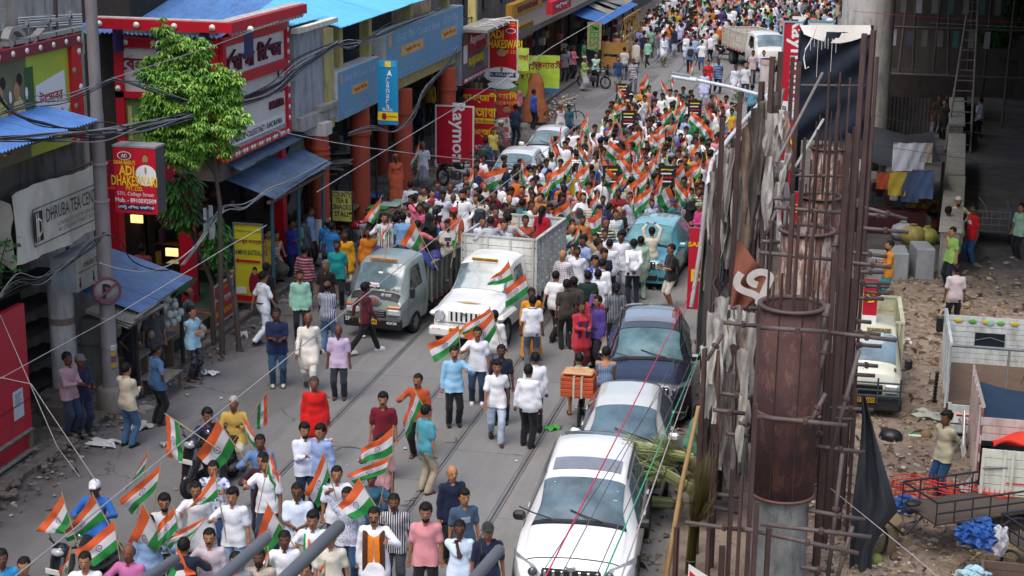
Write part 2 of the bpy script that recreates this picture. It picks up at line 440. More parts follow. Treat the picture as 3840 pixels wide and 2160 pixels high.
def sheets(t,p00,p10,p01,p11,mat,amp=.022,pitch=.12,sheet=.8,name='roof_sheet',jit=.02):
 """corrugated roof: p00->p10 runs along the eave (ribs run p00->p01); each sheet is a piece with overlap"""
 p00,p10,p01,p11=map(V3,(p00,p10,p01,p11));L=(p10-p00).length;n=max(1,round(L/sheet))
 nrm=(p10-p00).cross(p01-p00).normalized()
 if nrm.z<0:nrm=-nrm
 for k in range(n):
  a,b=k/n,(k+1)/n+.012;st=max(6,int(L/n/pitch*6));off=rnd.uniform(-jit,jit);z=(k%2)*.008;P=[]
  for i in range(st+1):
   s_=a+(b-a)*i/st;w=sin_(s_*L/pitch*2*math.pi)*amp;row=[]
   for j in range(5):
    q=j/4;e=(p00.lerp(p10,s_)).lerp(p01.lerp(p11,s_),q)+nrm*(w+z+.006*sin_(9*q+k))
    if j==0:e=e+(p00-p01).normalized()*(off+.02)
    row.append(e)
   P.append(row)
  MB().slab(P,nrm*.003).W(name,mat,t)
def bulbs(t,pts,n,r=.055,every=None):
 m1,m2=M('#e8e4d8',rough=.3,bump=0),M('#8a8578',rough=.4,bump=0)
 q=MB();q.lathe((0,0,0),[(.0,.02),(r*.55,.02),(r*.55,.012),(r,.018),(r,0)],16);me=q.mesh('lamp_disc',[m1]);me2=q.mesh('lamp_disc',[m2])
 for i,p in enumerate(pts):
  o=link('lamp_disc',me2 if(every and i%every==1)else me,t);o.rotation_mode='QUATERNION';o.rotation_quaternion=V3(n).to_track_quat('Z','Y')
  o.matrix_parent_inverse=t.matrix_basis.inverted();o.location=p
t=TH('old_building','grey stained building behind the steel letters, nearest on the left side of the street','building',(-19,24,0))
MB().bb(-24,-17.2,12,30.2,0,13).W('wall',conc,t)
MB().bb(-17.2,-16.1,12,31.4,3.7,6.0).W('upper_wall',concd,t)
MB().bb(-22,-16.9,30.3,33.2,0,13).W('side_wall',M('#a09c96',rough=.9,var=.2,vs=.8,bump=.5,dirt=.8,dc='#55504a'),t)
for i in range(5):MB().cyl((-16.86,30.4,7.72+i*.05),(-16.86,33.1,7.55+i*.05),.014,n=6).W('pipe',WHT,t)
for xx,zz in((-16.88,5.0),):MB().tube([(xx,31.9,1.0),(xx,31.9,6.6),(xx+.02,32.0,8.5)],.05).W('drain_pipe',M('#5b4a48',rough=.6),t)
MB().bb(-16.95,-16.75,31.3,31.7,5.55,5.95).W('vent_cowl',M('#8e8170'),t)
for i in range(9):MB().bb(-17.2,-15.9,12+i*2.1,12.16+i*2.1,3.45,3.7).W('joist',dark2,t)
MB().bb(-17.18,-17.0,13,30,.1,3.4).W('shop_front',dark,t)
for i in range(7):MB().bb(-17.0,-16.9,18.4+i*1.6,18.55+i*1.6,.1,3.4).W('door_post',M('#3a1c1a'),t)
for i in range(5):MB().bb(-16.95,-16.35,24.6,30.6,.5+i*.55,.54+i*.55).W('shelf',dark2,t)
t=TH('tin_roof','sloping bright blue corrugated roof at the left edge, in front of the two women poster','roof',(-16,26,6))
e0,e1=oX(*px('V',237,298),-14.8),oX(*px('V',0,385),-14.8)
zr=6.1;yA,yB=e0.y,19.0
sheets(t,(-14.8,yB,zr-.02),(-14.8,yA,zr),(-17.6,yB,zr+.55),(-17.6,yA,zr+.55),roof_blue('#4c7fc4',.3))
for yy in np.arange(yB+.3,yA,1.4):MB().bb(-17.2,-14.9,yy,yy+.07,zr-.14,zr-.07).W('rafter',wood,t)
MB().bb(-15.0,-14.92,yB,yA,zr-.1,zr-.04).W('eave_batten',wood,t)
t=TH('letter_sign','large brushed steel shop name letters on an open frame above the poster','sign',(-16.4,28,7.9))
stl,stl2=M('#b9bab8',rough=.3,metal=.5,var=.1,bump=0),M('#4a4746',rough=.5,metal=.4)
zz=8.36
ps=oX(*px('V',187,30),-16.2)
text('সী নিকেতন',(-16.1,ps.y-.05,ps.z-.42),YV,ZV,.82,stl,t,4.3,.16,'R',bold=.012,name='letters')
MB().bb(-16.32,-16.26,ps.y-4.6,ps.y+.02,ps.z-.14,ps.z-.08).W('rail',stl,t)
MB().bb(-16.32,-16.26,ps.y-4.6,ps.y+.02,ps.z-.62,ps.z-.57).W('rail',stl2,t)
for k in range(6):MB().bb(-16.32,-16.26,ps.y-.04-k*.9,ps.y+.02-k*.9,ps.z-.95,ps.z+.02).W('upright',stl,t)
MB().bb(-17.1,-16.5,ps.y-3.4,ps.y-2.2,ps.z-.1,ps.z+.25).W('duct',stl,t)
tr,br=oX(*px('V',190,84),-15.95),oX(*px('V',190,283),-15.95)
b=Board('billboard','red framed billboard with two women in saris on yellow green, above the blue roof','billboard','X',-15.95,tr.y-6.2,tr.y,5.4,tr.z,.25,M('#b7c34a',rough=.4,var=.15,vs=.8,bump=0,c2='#9aae3e'),DKRED)
tb=b.t
b.slab(0,1,.905,1,.12,.14,M('#7a2330',rough=.6,dirt=.2),'top_beam');b.slab(.935,1,0,.905,.1,.12,RED,'side_post')
bulbs(tb,[b.P(1-.02-i*.085,.955,.12)for i in range(10)],XV,.055)
bulbs(tb,[b.P(.985-.04*(i%2),.84-i*.165,.1)for i in range(6)],XV,.065,2)
b.slab(.30,.66,0,.905,.016,.004,M('#6d6a4e',rough=.5,var=.3,vs=1,bump=0),'print_panel');b.slab(.645,.70,.22,.8,.02,.006,M('#3c5a2c',bump=0),'print_panel')
for u,sc in((.50,1.),(.60,.92)):
 b.ell(u,.34,.28*sc,.55*sc,M('#d8bf7c' if u>.55 else '#c7c05a',bump=0),.020);b.ell(u-.01,.62,.11,.17,SKINP,.026);b.ell(u+.012,.715,.10,.12,HAIRP,.024)
 b.ell(u+.05,.58,.05,.12,WHT,.030);b.ell(u-.02,.43,.05,.09,SKINP,.023)
b.poly([(.53,.45),(.55,.45),(.585,.2),(.57,.2)],RED,.03);b.poly([(.60,.2),(.62,.2),(.65,.38),(.64,.40)],RED,.032)
b.poly([(.71,.62),(.90,.70),(.905,.42),(.93,.38),(.90,.28),(.71,.24)],WHT,.024,'text_patch')
b.T('উৎসবের',.805,.50,.27,M('#b3202f',bump=0),.95,d=.03,bold=.01);b.T('বেনারসী বস্ত্রপুরী',.80,.33,.13,M('#b0204f',bump=0),1.0,d=.03)
t=TH('banner','dirty cream tea shop banner with black lettering, sagging below the old wall','banner',(-15.6,29,4))
creamb=M('#d6d0c0',rough=.75,var=.12,vs=1.3,bump=.3,bs=6,dirt=.4,dc='#8d8574')
y0,y1,za,zb=27.45,31.05,3.62,4.95
P=[]
for i in range(31):
 u=i/30;row=[]
 for j in range(13):
  v=j/12;z=za+(zb-za)*v+.05*sin_(u*6)*(v)-.06*sin_(math.pi*u)*(1-v)
  x=-15.58+.05*sin_(u*14+v*3)*(1-v)+.02*sin_(u*37+2*v)-.02*v
  row.append((x,y0+(y1-y0)*u,z))
 P.append(row)
MB().slab(P,(.015,0,0)).W('cloth',creamb,t)
P=[]
for i in range(10):
 u=i/9;P.append([(-15.62-.45*u+.03*sin_(j),y0-.02+.03*sin_(j*2+u*5),za-.15+.3*u+(zb-za-.2*u)*j/9)for j in range(10)])
MB().slab(P,(0,.012,0)).W('side_flap',creamb,t)
MB().cyl((-15.66,y0,zb+.02),(-15.66,y1,zb+.02),.03).W('top_bar',rust,t)
LX=-15.49
def TT(s_,y,z,h,w,m=BLK,al='C',nm='lettering',bold=0):return text(s_,(LX,y,z),YV,ZV,h,m,t,w,.012,al,bold,nm)
TT('DHRUBA TEA CENTRE',29.66,4.36,.27,2.35,bold=.006);TT('AUTHORISED STOCKIST M/S SIDDHI VINAYAKAS',29.85,4.10,.08,1.9);TT('8E, COLLEGE STREET, KOL-73',29.8,3.98,.09,1.7)
fr=MB()
for(a,b_,c,d)in((28.0,30.95,4.56,4.575),(28.0,30.95,3.84,3.855),(28.0,28.02,3.84,4.575),(30.93,30.95,3.84,4.575)):fr.bb(LX-.012,LX-.003,a,b_,c,d)
fr.W('border_line',BLK,t)
lg=MB();lg.bb(LX-.01,LX,28.06,28.36,3.92,4.5);lg.W('logo',BLK,t);text('D',(LX,28.22,4.2),YV,ZV,.36,creamb,t,.2,.014,name='logo')
for k in range(2):MB().bb(LX,LX+.008,28.1+k*.08,28.12+k*.08,3.94,4.48).W('logo',creamb,t)
b=Board('shop_sign','small grey cream box sign with arrows on top of the white pillar','sign','X',-15.35,29.3,30.85,2.62,3.3,.55,M('#a8a392',rough=.6,dirt=.3),M('#8f979a',rough=.5,dirt=.3))
b.T('DHRUBA TEA CENTRE',.55,.74,.11,BLK,1.1);b.slab(.03,.97,.55,.57,.016,.004,BLK,'line')
for u in(.08,.46,.92):b.poly([(u,.08),(u+.035,.22),(u+.012,.22),(u+.012,.42),(u-.012,.42),(u-.012,.22),(u-.035,.22)],BLK,.02,'arrow')
t=TH('wall_plant','green weed growing out of the old wall beside the banner','plant',(-15.8,27.2,3.6));lf=MB()
for i in range(60):
 p=V3((-15.75+rnd.uniform(0,.35),27.2+rnd.uniform(-.45,.3),3.75+rnd.uniform(-.5,.45)));a=V3((rnd.uniform(-1,1),rnd.uniform(-1,1),rnd.uniform(-.4,.4))).normalized()*.07;c=a.cross(V3((rnd.random(),rnd.random(),1))).normalized()*.05
 lf.add([p-a,p+c,p+a,p-c],[(0,1,2,3)])
lf.W('leaves',M('#3f7a2c',rough=.6,var=.3,vs=9),t);MB().tube([(-15.8,27.2,3.3),(-15.7,27.1,3.8),(-15.6,27.2,4.2)],.012).W('stem',wood,t)
p=at(*px('V',205,1000));t=TH('round_pillar','peeling white round pillar under the small tea sign','pillar',(-16.15,30.1,0))
MB().cyl((0,0,0),(0,0,2.65),.27,n=20).B('shaft',M('#c9c7c2',rough=.8,var=.15,vs=2,bump=.4,dirt=.6,dc='#6b625a'),t)
MB().cyl((0,0,1.72),(0,0,1.86),.28,n=20).B('band',M('#8a7666',dirt=.6),t)
t=TH('meter_cabinet','grey metal cabinet between the white pillar and the lamp pole','cabinet',(-15.75,30.75,0))
MB().cb((0,0,.85),(.5,.45,1.7),.02).B('case',M('#66665e',dirt=.7),t);MB().bb(-.27,.27,-.25,.25,1.1,1.14).B('ledge',M('#55554e',dirt=.6),t)
rh=oX(*px('V',60,960),-15.3);t=TH('red_hoarding','tall red painted hoarding with a pasted notice at the left edge','hoarding',(-15.25,rh.y-1.05,0));
MB().bb(-.06,.06,-2.4,1.05,.25,3.05).B('panel',M('#b01a30',rough=.4,var=.1,bump=.05,dirt=.35,dc='#7a2a35'),t);MB().bb(.06,.075,-2.4,1.05,1.2,1.22).B('seam',M('#7a1520'),t)
nb=MB().bb(.061,.07,.42,.78,.95,1.5);nb.B('notice',M('#b9bfc4',var=.1,bump=0),t)
for q in range(6):MB().bb(.07,.074,.47,.72-.04*(q%3),1.42-q*.045,1.435-q*.045).B('notice_line',GRYM,t)
t=TH('plank_bench','worn wooden plank stall bench beside the red hoarding','bench',(-15.45,26.1,0))
for i in range(4):MB().cb((-.35+i*.2,0,.62+rnd.uniform(0,.01)),(.185,1.5,.035),.006).B('plank',woodg,t)
for a in(-.35,.3):
 for c in(-.65,.65):MB().bb(a-.04,a+.04,c-.04,c+.04,.12,.6).B('leg',wood,t)
for i in range(3):MB().cb((.1+i*.12,0,.25),(.1,1.5,.03),.005).B('lower_plank',woodg,t)
t=TH('plastic_crate','red plastic stool lying on the plank bench','stool',(-15.55,26.3,.64));rp=M('#b51a2e',rough=.4,bump=0)
MB().cb((0,0,.33),(.36,.36,.03),.01).B('seat',rp,t)
for a in(-1,1):
 for c in(-1,1):MB().cyl((a*.15,c*.15,.32),(a*.18,c*.18,0),.025).B('leg',rp,t)
for a in(-1,1):MB().bb(-.17,.17,a*.16-.01,a*.16+.01,.12,.16).B('brace',rp,t)
c=oX(*px('V',263,728),-14.85)
t=TH('no_parking_sign','faded round no parking sign tied to the lamp pole','road sign',(c.x+.1,c.y-.1,c.z));n=V3((.55,-.83,0));rt=V3((.83,.55,0))
MB().lathe((0,0,0),[(0,-.01),(.28,-.01),(.28,.0),(0,.0)],32,ax=n).B('disc',M('#8c8a8c',dirt=.4),t);MB().ring((0,0,0),n,.265,.025,36).B('red_rim',M('#7a3a44',dirt=.4),t)
text('P',(c.x+.1,c.y-.1,c.z),rt,ZV,.3,BLK,t,.17,.03,bold=.03)
MB().tube([V3((c.x+.1,c.y-.1,c.z))+rt*-.2+ZV*-.16+n*.045-t.location,V3((c.x+.1,c.y-.1,c.z))+rt*.2+ZV*.16+n*.045-t.location],.025).B('slash',M('#7a3a44'),t)
cx,cy=-15.3,36.9;zt,zb=7.12,3.9
xl=oY(*px('V',286,60),cy).x
t=TH('sari_shop','two storey shop wrapped in red frames and white boards behind the green tree','building',(-18,40,0))
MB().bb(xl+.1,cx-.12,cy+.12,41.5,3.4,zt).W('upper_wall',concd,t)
MB().bb(-27,xl,cy+.9,41.5,0,9).W('side_wall',dark2,t)
MB().bb(-22,-18.6,36.5,41.5,0,3.4).W('back_wall',M('#3a2418',bump=.2),t)
MB().bb(-18.6,-15.2,33.4,41.5,-.01,.42).W('green_floor',M('#2c4636',var=.2,dirt=.3),t)
MB().bb(-17.1,-15.2,34.0,36.2,.42,.425).W('shop_step',M('#5d5347',dirt=.4),t)
for(xa,ya)in((-17.35,35.2),(-16.2,36.7),(-15.5,41.2),(-18.3,35.4)):MB().bb(xa-.16,xa+.16,ya-.16,ya+.16,.4,3.5).W('red_column',RED,t)
MB().bb(-18.5,-16.3,36.4,36.45,3.0,3.9).W('red_fascia',DKRED,t)
wm=M('#ffd28a',emit=.9,bump=0,rough=.4)
for(xa,ya,zz)in((-17.9,37.6,2.1),(-17.3,38.2,2.35),(-16.9,37.4,1.35),(-16.7,38.0,1.75),(-18.2,36.6,1.6)):MB().bb(xa-.22,xa+.1,ya,ya+.05,zz,zz+.2).W('lit_display',wm,t)
for i in range(4):MB().bb(-18.5,-16.4,38.3,38.6,.8+i*.6,.84+i*.6).W('shelf',M('#7a4a22'),t)
for i in range(14):MB().bb(-18.4+i*.14,-18.3+i*.14,38.28,38.5,.84+(i%4)*.6,1.2+(i%4)*.6).W('garment_stack',M(rnd.choice(['#b5651f','#8a2a20','#c79a2a','#5a2a50'])),t)
MB().bb(-16.9,-16.2,36.9,37.3,.42,1.3).W('glass_counter',M('#26211d',rough=.2,bump=0),t)
def frame_panel(side,pl,a0,a1,z0,z1,fw=.22):
 b=MB();f=Board('x','','',side,pl,a0,a1,z0,z1,.12,W1,RED,parent=t,facename='white_board');w,h=f.w,f.h
 for(u0,u1,v0,v1)in((0,1,1-fw/h,1),(0,1,0,fw/h),(0,fw/w,fw/h,1-fw/h),(1-fw/w,1,fw/h,1-fw/h)):f.add(b,u0,u1,v0,v1,.1,.12)
 b.W('red_frame',RED,t);return f
f=frame_panel('Y',cy,xl,cx-.005,4.0,zt-.3)
f.slab(.0,1,.49,.545,.1,.09,RED,'middle_rail');f.slab(.07,.93,.09,.485,.02,.012,M('#86a04f',var=.4,vs=.9,c2='#3e6a3c',bump=0),'poster')
f.ell(.75,.3,.3,.35,M('#d8a828',bump=0),.03);f.slab(.1,.14,.12,.42,.03,.01,M('#b5b878',bump=0),'printed_shape')
f.T('বেনারসী',.29,.80,.40,DKRED,1.25,bold=.02,d=.03);f.T('নিকেতন',.72,.80,.38,DKRED,1.2,bold=.02,d=.03);f.T('৬৪ কলেজ স্ট্রিট',.56,.63,.17,BLK,1.5,d=.03)
bulbs(t,[f.P(.03,.93-.36*i,.1)for i in range(3)]+[f.P(.12+.27*i,.965,.1)for i in range(4)],-YV,.07)
f=frame_panel('X',cx,cy+.005,41.45,zb,zt-.25,.2)
f.slab(.04,.96,.60,.68,.12,.12,RED,'middle_rail');f.slab(.04,.985,.06,.10,.03,.03,M('#a8a6a0'),'ledge')
brl=M('#5e1628',rough=.6,bump=.1)
f.T('বেনারসী',.26,.80,.52,brl,1.75,d=.09,bold=.025,name='raised_letters');f.T('নিকেতন',.70,.81,.5,brl,1.6,d=.09,bold=.025,name='raised_letters')
f.T('BENARASI NIKETAN',.55,.44,.24,brl,3.4,d=.08,bold=.03,name='raised_letters');f.T('PVT. LTD.',.80,.31,.2,brl,1.0,d=.08,bold=.03,name='raised_letters')
f.slab(.055,.93,.095,.20,.03,.012,WHT,'white_strip');f.T('SHYAMBAZAR • COLLEGE STREET • KANCHRAPARA',.49,.147,.15,BLK,3.6,d=.036,bold=.008)
f.slab(.84,.90,.52,.60,.04,.02,BLK,'small_plate');f.slab(.855,.89,.53,.59,.045,.02,WHT,'small_plate')
bulbs(t,[f.P(.975,.93-.098*i,.1)for i in range(9)],XV,.065)
bulbs(t,[f.P(.06+.0385*i,.033,.1)for i in range(24)],XV,.06,3)
ct=oX(*px('V',576,62),-14.75);zc=ct.z
can=MB();can.bb(xl-.4,-14.75,cy-.55,cy-.45,zc-.22,zc+.02);can.bb(-14.85,-14.75,cy-.445,41.6,zc-.22,zc+.02)
can.W('canopy_fascia',RED,t);MB().bb(xl-.4,-14.86,cy-.445,cy-.12,zc-.03,zc+.04).bb(-15.2,-14.86,cy-.115,41.6,zc-.03,zc+.04).W('canopy_top',M('#b8b2ac',dirt=.5),t)
bulbs(t,[(xl-.1+i*.95,cy-.56,zc-.1)for i in range(5)],-YV,.075);
for i in range(22):MB().cyl((-14.95,cy-.2+i*.23,zc-.24),(-14.85,cy-.2+i*.23,zc-.3),.05,n=8).W('spot_lamp',W1,t)
for i in range(4):MB().bb(xl+.2+i*1.1,xl+.28+i*1.1,cy-.5,cy-.1,zt-.6,zc-.2).W('bracket',NAVY,t)
rb=TH('tin_roof','faded blue corrugated roof sloping behind the red canopy','roof',(-19,38,7.5));sheets(rb,(xl-1.2,36.95,6.9),(-15.32,36.95,6.9),(xl-1.2,41.2,7.6),(-15.32,41.2,7.6),roof_blue('#5a83b8'))
b=Board('small_banner','yellow banner with black letters half hidden behind the tree trunk','banner','Y',35.9,*[oY(*px('V',q,350),35.9).x for q in(312,400)],3.25,3.9,.03,M('#d6c72a',bump=0),YEL)
b.T('বিবাহ',.72,.68,.24,BLK,.5);b.T('MOUR',.75,.22,.17,BLK,.5,bold=.02);b.ell(.15,.6,.1,.22,M('#8a9a7a',bump=0),.02)
tl=oY(*px('V',283,366),29.95);brr=oY(*px('V',398,545),29.95)
b=Board('box_sign','thick red box sign with yellow lettering and a man, hung beside the lamp pole','sign','Y',29.95,tl.x,brr.x,brr.z+.03,tl.z-.02,.42,M('#c01a30',rough=.35,var=.05,bump=0),M('#3c3f42',rough=.5,dirt=.2))
def adi(b,near=True):
 b.ell(.27,.875,.15,.085,WHT,.018);b.ell(.27,.875,.13,.07,M('#7d2a2a',bump=0),.022);b.T('AD',.27,.875,.07,WHT,.12,d=.03)
 b.T("SAHA BABU'S",.27,.775,.085,YEL,.46,bold=.02);b.T('ADI',.31,.655,.20,YEL,.33,bold=.03);b.T('DHAKESWARI',.48,.50,.21,YEL,.98,bold=.02)
 b.T('PVT. LTD.',.48,.385,.085,WHT if not near else YEL,.36,bold=.02);b.T('57/1, College Street',.5,.295,.10,WHT,.78);b.T('Mob. - 8910592509',.5,.205,.09,WHT,.88,bold=.02)
 b.poly([(.12,.055),(.88,.055),(.92,.10),(.88,.145),(.12,.145),(.08,.10)],NAVY,.018);b.T('একটু এগিয়ে বামদিকে',.5,.10,.085,WHT,.78,d=.026)
 man(b,.76,.72,.22,.46)
def man(b,u,v,w,h):
 b.ell(u,v-h*.25,w,h*.42,WHT,.017,name='portrait');b.ell(u,v-h*.47,w*.8,h*.2,WHT,.019,name='portrait');b.ell(u,v+h*.25,w*.27,h*.2,SKINP,.021,name='portrait');b.ell(u,v+h*.33,w*.27,h*.13,HAIRP,.019,name='portrait')
 b.ell(u,v+h*.14,w*.13,h*.02,HAIRP,.026,name='portrait');b.ell(u,v-h*.12,w*.09,h*.16,SKINP,.025,name='portrait')
adi(b);b.slab(-.01,1.01,1.0,1.03,.02,.46,M('#8a8c8c'),'top_cap')
t=TH('stall_awning','long faded blue corrugated awning with rust patches under the red framed shop board','awning',(-15.4,40,3))
A_,B_=oX(*px('V',690,497),-14.45),oX(*px('V',830,407),-14.45)
sheets(t,(-14.45,A_.y,2.82),(-14.45,B_.y,2.95),(-16.9,A_.y-.3,3.75),(-16.9,B_.y+.3,3.82),M('#4b6382',rough=.6,var=.2,vs=1,c2='#5f7a96',bump=.2,dirt=.7,dc='#4d3a30'),sheet=.75)
sheets(t,(-15.1,A_.y-.6,3.62),(-15.1,B_.y,3.68),(-15.9,A_.y-.6,3.95),(-15.9,B_.y,3.98),M('#4c6076',rough=.6,dirt=.6,dc='#2f3238'),sheet=.9,name='upper_sheet')
for y in(A_.y+.2,(A_.y+B_.y)/2,B_.y-.2):MB().cyl((-14.6,y,.1),(-14.6,y,2.8),.05).W('post',M('#2f5a66',dirt=.4),t)
MB().bb(-14.65,-14.55,A_.y,B_.y,2.68,2.76).W('beam',wood,t)
for i in range(5):MB().bb(-17.9,-17.8,A_.y+i*.9,A_.y+i*.9+.85,.1,3.4).W('stall_back',dark2,t)
for i in range(26):
 p=(rnd.uniform(-17.4,-16.2),rnd.uniform(A_.y+.2,B_.y-.2),rnd.uniform(.6,2.4));s_=rnd.uniform(.1,.25)
 MB().cb(p,(s_,s_*1.2,s_*1.1),.03).W('goods_bundle',M(rnd.choice(['#6a5a48','#8a8478','#4d5a63','#7a3a30','#3b3a3c','#a09070'])),t)
sb=TH('stall_counter','cluttered vendor table with green cloth and brown packets beside the yellow banner','stall',(-15.6,38.9,0))
MB().bb(-.45,.45,-1.0,1.2,.78,.82).B('table_top',M('#2f5a3f'),sb)
for a in(-.4,.4):
 for c in(-.9,1.1):MB().bb(a-.03,a+.03,c-.03,c+.03,.1,.78).B('leg',wood,sb)
for i in range(14):MB().cb((rnd.uniform(-.35,.35),rnd.uniform(-.9,1.1),.88),(.18,.22,.12),.02,rot=Matrix.Rotation(rnd.random(),3,'Z')).B('packet',M(rnd.choice(['#a58a4a','#6a3f1e','#b5a98a','#8a6a2a'])),sb)
MB().lathe((0,0,1.0),[(.14,0),(.26,.1),(.25,.16),(.12,.14),(0,.12)],14).B('sack',M('#c8c2b2'),sb)
t=TH('low_awning','blue corrugated sheet laid on bamboo poles and cane, right of the lamp pole','awning',(-15,31.5,2.2))
A_,B_=oX(*px('V',330,775),-14.55),oX(*px('V',475,693),-14.55)
sheets(t,(-14.5,30.3,2.0),(-14.5,B_.y,2.06),(-16.3,30.0,2.62),(-16.3,B_.y-.3,2.7),roof_blue('#4d6f9c',.6),sheet=.9)
for i in range(9):MB().cyl((-14.35-rnd.random()*.1-i*.02,29.9+i*.06,1.98-i*.018),(-14.6-i*.15,B_.y+.1,1.98-i*.018),.022,n=6).W('bamboo_pole',M(rnd.choice(['#8a8072','#a09484','#75675a']),dirt=.3),t)
for i in range(3):sheets(t,(-14.45-i*.05,29.8,1.9-i*.05),(-14.45-i*.05,31.4,1.86-i*.05),(-15.4,29.7,2.15-i*.03),(-15.4,31.3,2.1-i*.03),M('#7d7a72',dirt=.6),name='torn_sheet',pitch=.09)
for y in(30.6,31.9,32.9):MB().cyl((-14.75,y,.1),(-14.75,y,2.0),.045).W('post',dark2,t)
for y in(30.3,33.0):MB().cyl((-16.2,y,.1),(-16.2,y,2.6),.05).W('post',dark2,t)
P=[[(-14.5-.35*u,32.3+1.0*v,2.0-.18*sin_(3.1*u)-.1*u)for u in(0,.25,.5,.75,1)]for v in(0,.25,.5,.75,1)]
MB().slab(P,(0,0,.01)).W('green_tarp',M('#1f6a4d',rough=.5),t)
t=TH('tea_stall','dark wooden tea stall with hanging bags of bundled paper cups under the low blue awning','stall',(-15.1,31.9,0))
MB().bb(-.5,.3,-1.1,.9,.8,.85).B('counter',woodg,t);MB().bb(-.5,-.4,-1.1,.9,.1,.8).B('front_board',dark2,t)
for i in range(5):MB().bb(-.52,.3,-1.1+i*.42,-1.04+i*.42,.1,.8).B('post',wood,t)
pl=M('#b9bab6',rough=.25,var=.25,vs=14,bump=.8,bs=30)
for i in range(26):MB().ball((.25+rnd.uniform(-.2,.16),.5+rnd.uniform(-.45,.35),1.35+rnd.uniform(-.25,.5)),(.09,.09,.1),8,6).B('cup_bag',pl,t)
for i in range(8):MB().ball((.1+rnd.uniform(-.2,.2),rnd.uniform(-.9,.2),.95+rnd.random()*.2),(.09,.08,.11),8,6).B('jar',M(rnd.choice(['#8a7a5a','#5a4a3a','#b0a890']),rough=.3),t)
MB().lathe((.05,-.75,.2),[(.01,.95),(.05,.7),(.12,.25),(.1,.05),(0,0)],12).B('plastic_bag',pl,t)
for i in range(5):MB().bb(.34,1.0,-1.3+i*.17,-1.16+i*.17,.42+.0*i,.45).B('bench_plank',woodg,t)
for c in(-1.25,-.55):
 for a in(.4,.95):MB().bb(a-.03,a+.03,c-.03,c+.03,.1,.42).B('bench_leg',wood,t)
for i in range(5):
 p=at(*px('A2',1510+i*14-(i//3)*40,1120-i*28));t=MB().cb((0,0,0),(.42,.5,.3),.12).B('cement_sack',M('#b5b3a8',var=.15,bump=.8,bs=14),loc=(-15.25+.1*(i%2),34.2+.35*(i%3),.27+.27*(i//3)),rz=rnd.random())
 tag(t,['white sack lowest and nearest the kerb beside the tea stall','white sack in the middle of the bottom row beside the tea stall','white sack farthest along the bottom row beside the tea stall','white sack on top of the pile, near end','white sack on top of the pile, far end'][i],'sack','sacks piled on the footpath')
tl,brr=oX(*px('V',588,572),-15.1),oX(*px('V',660,742),-15.1)
b=Board('standing_banner','tall yellow cloth shop banner with red and blue lettering standing on the footpath','banner','Y',37.15,oY(*px('V',589,650),37.15).x,oY(*px('V',663,650),37.15).x,.35,2.38,.04,M('#d3c92c',rough=.6,var=.06,bump=.1,bs=5),GRYM,frame=GRYM,fw=.03)
b.T('শাড়িমহলের বস্ত্র প্রতিষ্ঠান',.5,.90,.07,BLK,.8);b.T('বিক্রমপুর বস্ত্রালয়',.5,.775,.16,DKRED,1.0,bold=.02);b.T('BIKRAMPUR BASTRALAYA',.5,.64,.13,NAVY,1.0,bold=.01)
b.poly([(.05,.535),(.16,.57),(.16,.55),(.9,.545),(.9,.515),(.16,.52),(.16,.50)],RED,.03,'arrow')
b.ell(.70,.25,.16,.33,DKRED,.03);b.ell(.71,.40,.05,.07,SKINP,.038);b.ell(.71,.43,.06,.08,HAIRP,.034);b.slab(.03,.97,.03,.10,.03,.02,RED,'bottom_band');b.slab(.05,.4,.12,.2,.03,.01,WHT,'printed_shape')
c=at(*px('V',565,815))
b=Board('shop_board','small red board with white Bengali lettering standing at the kerb','sign','X',-15.0,35.3,36.5,.25,1.22,.04,M('#b23038',rough=.5,dirt=.2,dc='#999999'),GRYM,frame=M('#a8a49c'),fw=.035)
b.T('বিক্রমপুর বস্ত্রালয়',.5,.55,.24,WHT,1.05,bold=.03);b.T('শাড়িমহলের প্রতিষ্ঠান',.5,.83,.08,YEL,.8);b.T('BIKRAMPUR BASTRALAYA',.5,.25,.14,YEL,1.0,bold=.02)
for y in(35.35,36.45):MB().cyl((-15.03,y,.1),(-15.03,y,.3),.02).W('leg',BLK,b.t)
t=TH('white_building','weathered white plaster building with red pillar, left of the blue bank signs','building',(-18,43,0))
MB().bb(-24,-15.15,41.65,44.5,3.95,6.55).W('upper_wall',concw,t)
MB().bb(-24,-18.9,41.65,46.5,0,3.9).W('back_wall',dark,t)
MB().bb(-15.6,-14.95,41.7,44.5,3.9,4.25).W('cornice',M('#a6a49c',dirt=.7),t);MB().bb(-15.3,-14.85,43.0,44.5,4.25,4.38).W('cornice',M('#9b998f',dirt=.7),t)
MB().bb(-15.14,-15.02,44.0,44.5,3.6,6.4).W('yellow_pilaster',M('#b9ad72',dirt=.4),t)
MB().cyl((-15.0,43.1,0),(-15.0,43.1,3.6),.26,n=18).W('red_pillar',redcol,t)
for z in(2.9,3.05,3.2):MB().cyl((-15.0,43.1,z),(-15.0,43.1,z+.06),.3,n=18).W('pillar_ring',redcol,t)
MB().bb(-15.35,-14.72,42.82,43.4,3.6,3.95).W('capital',M('#c9c4bb',dirt=.3),t)
MB().cyl((-15.0,43.1,0),(-15.0,43.1,1.25),.275,n=18).W('white_base',WHT,t)
P=[[(-15.3-.3*sin_(j*.9+i)*.3-.02*j,41.7+1.2*i/8,3.6-2.0*j/8+.1*sin_(i*2.3))for j in range(9)]for i in range(9)]
MB().slab(P,(.02,0,0)).W('grey_tarpaulin',M('#5c5b55',rough=.9,var=.25,vs=2,bump=.8,bs=9),t)
rt=TH('tin_roof','bright sky blue corrugated roof over the dark verandah of the bank building','roof',(-16,47,6.5))
rc=oX(*px('V',925,48),-14.85)
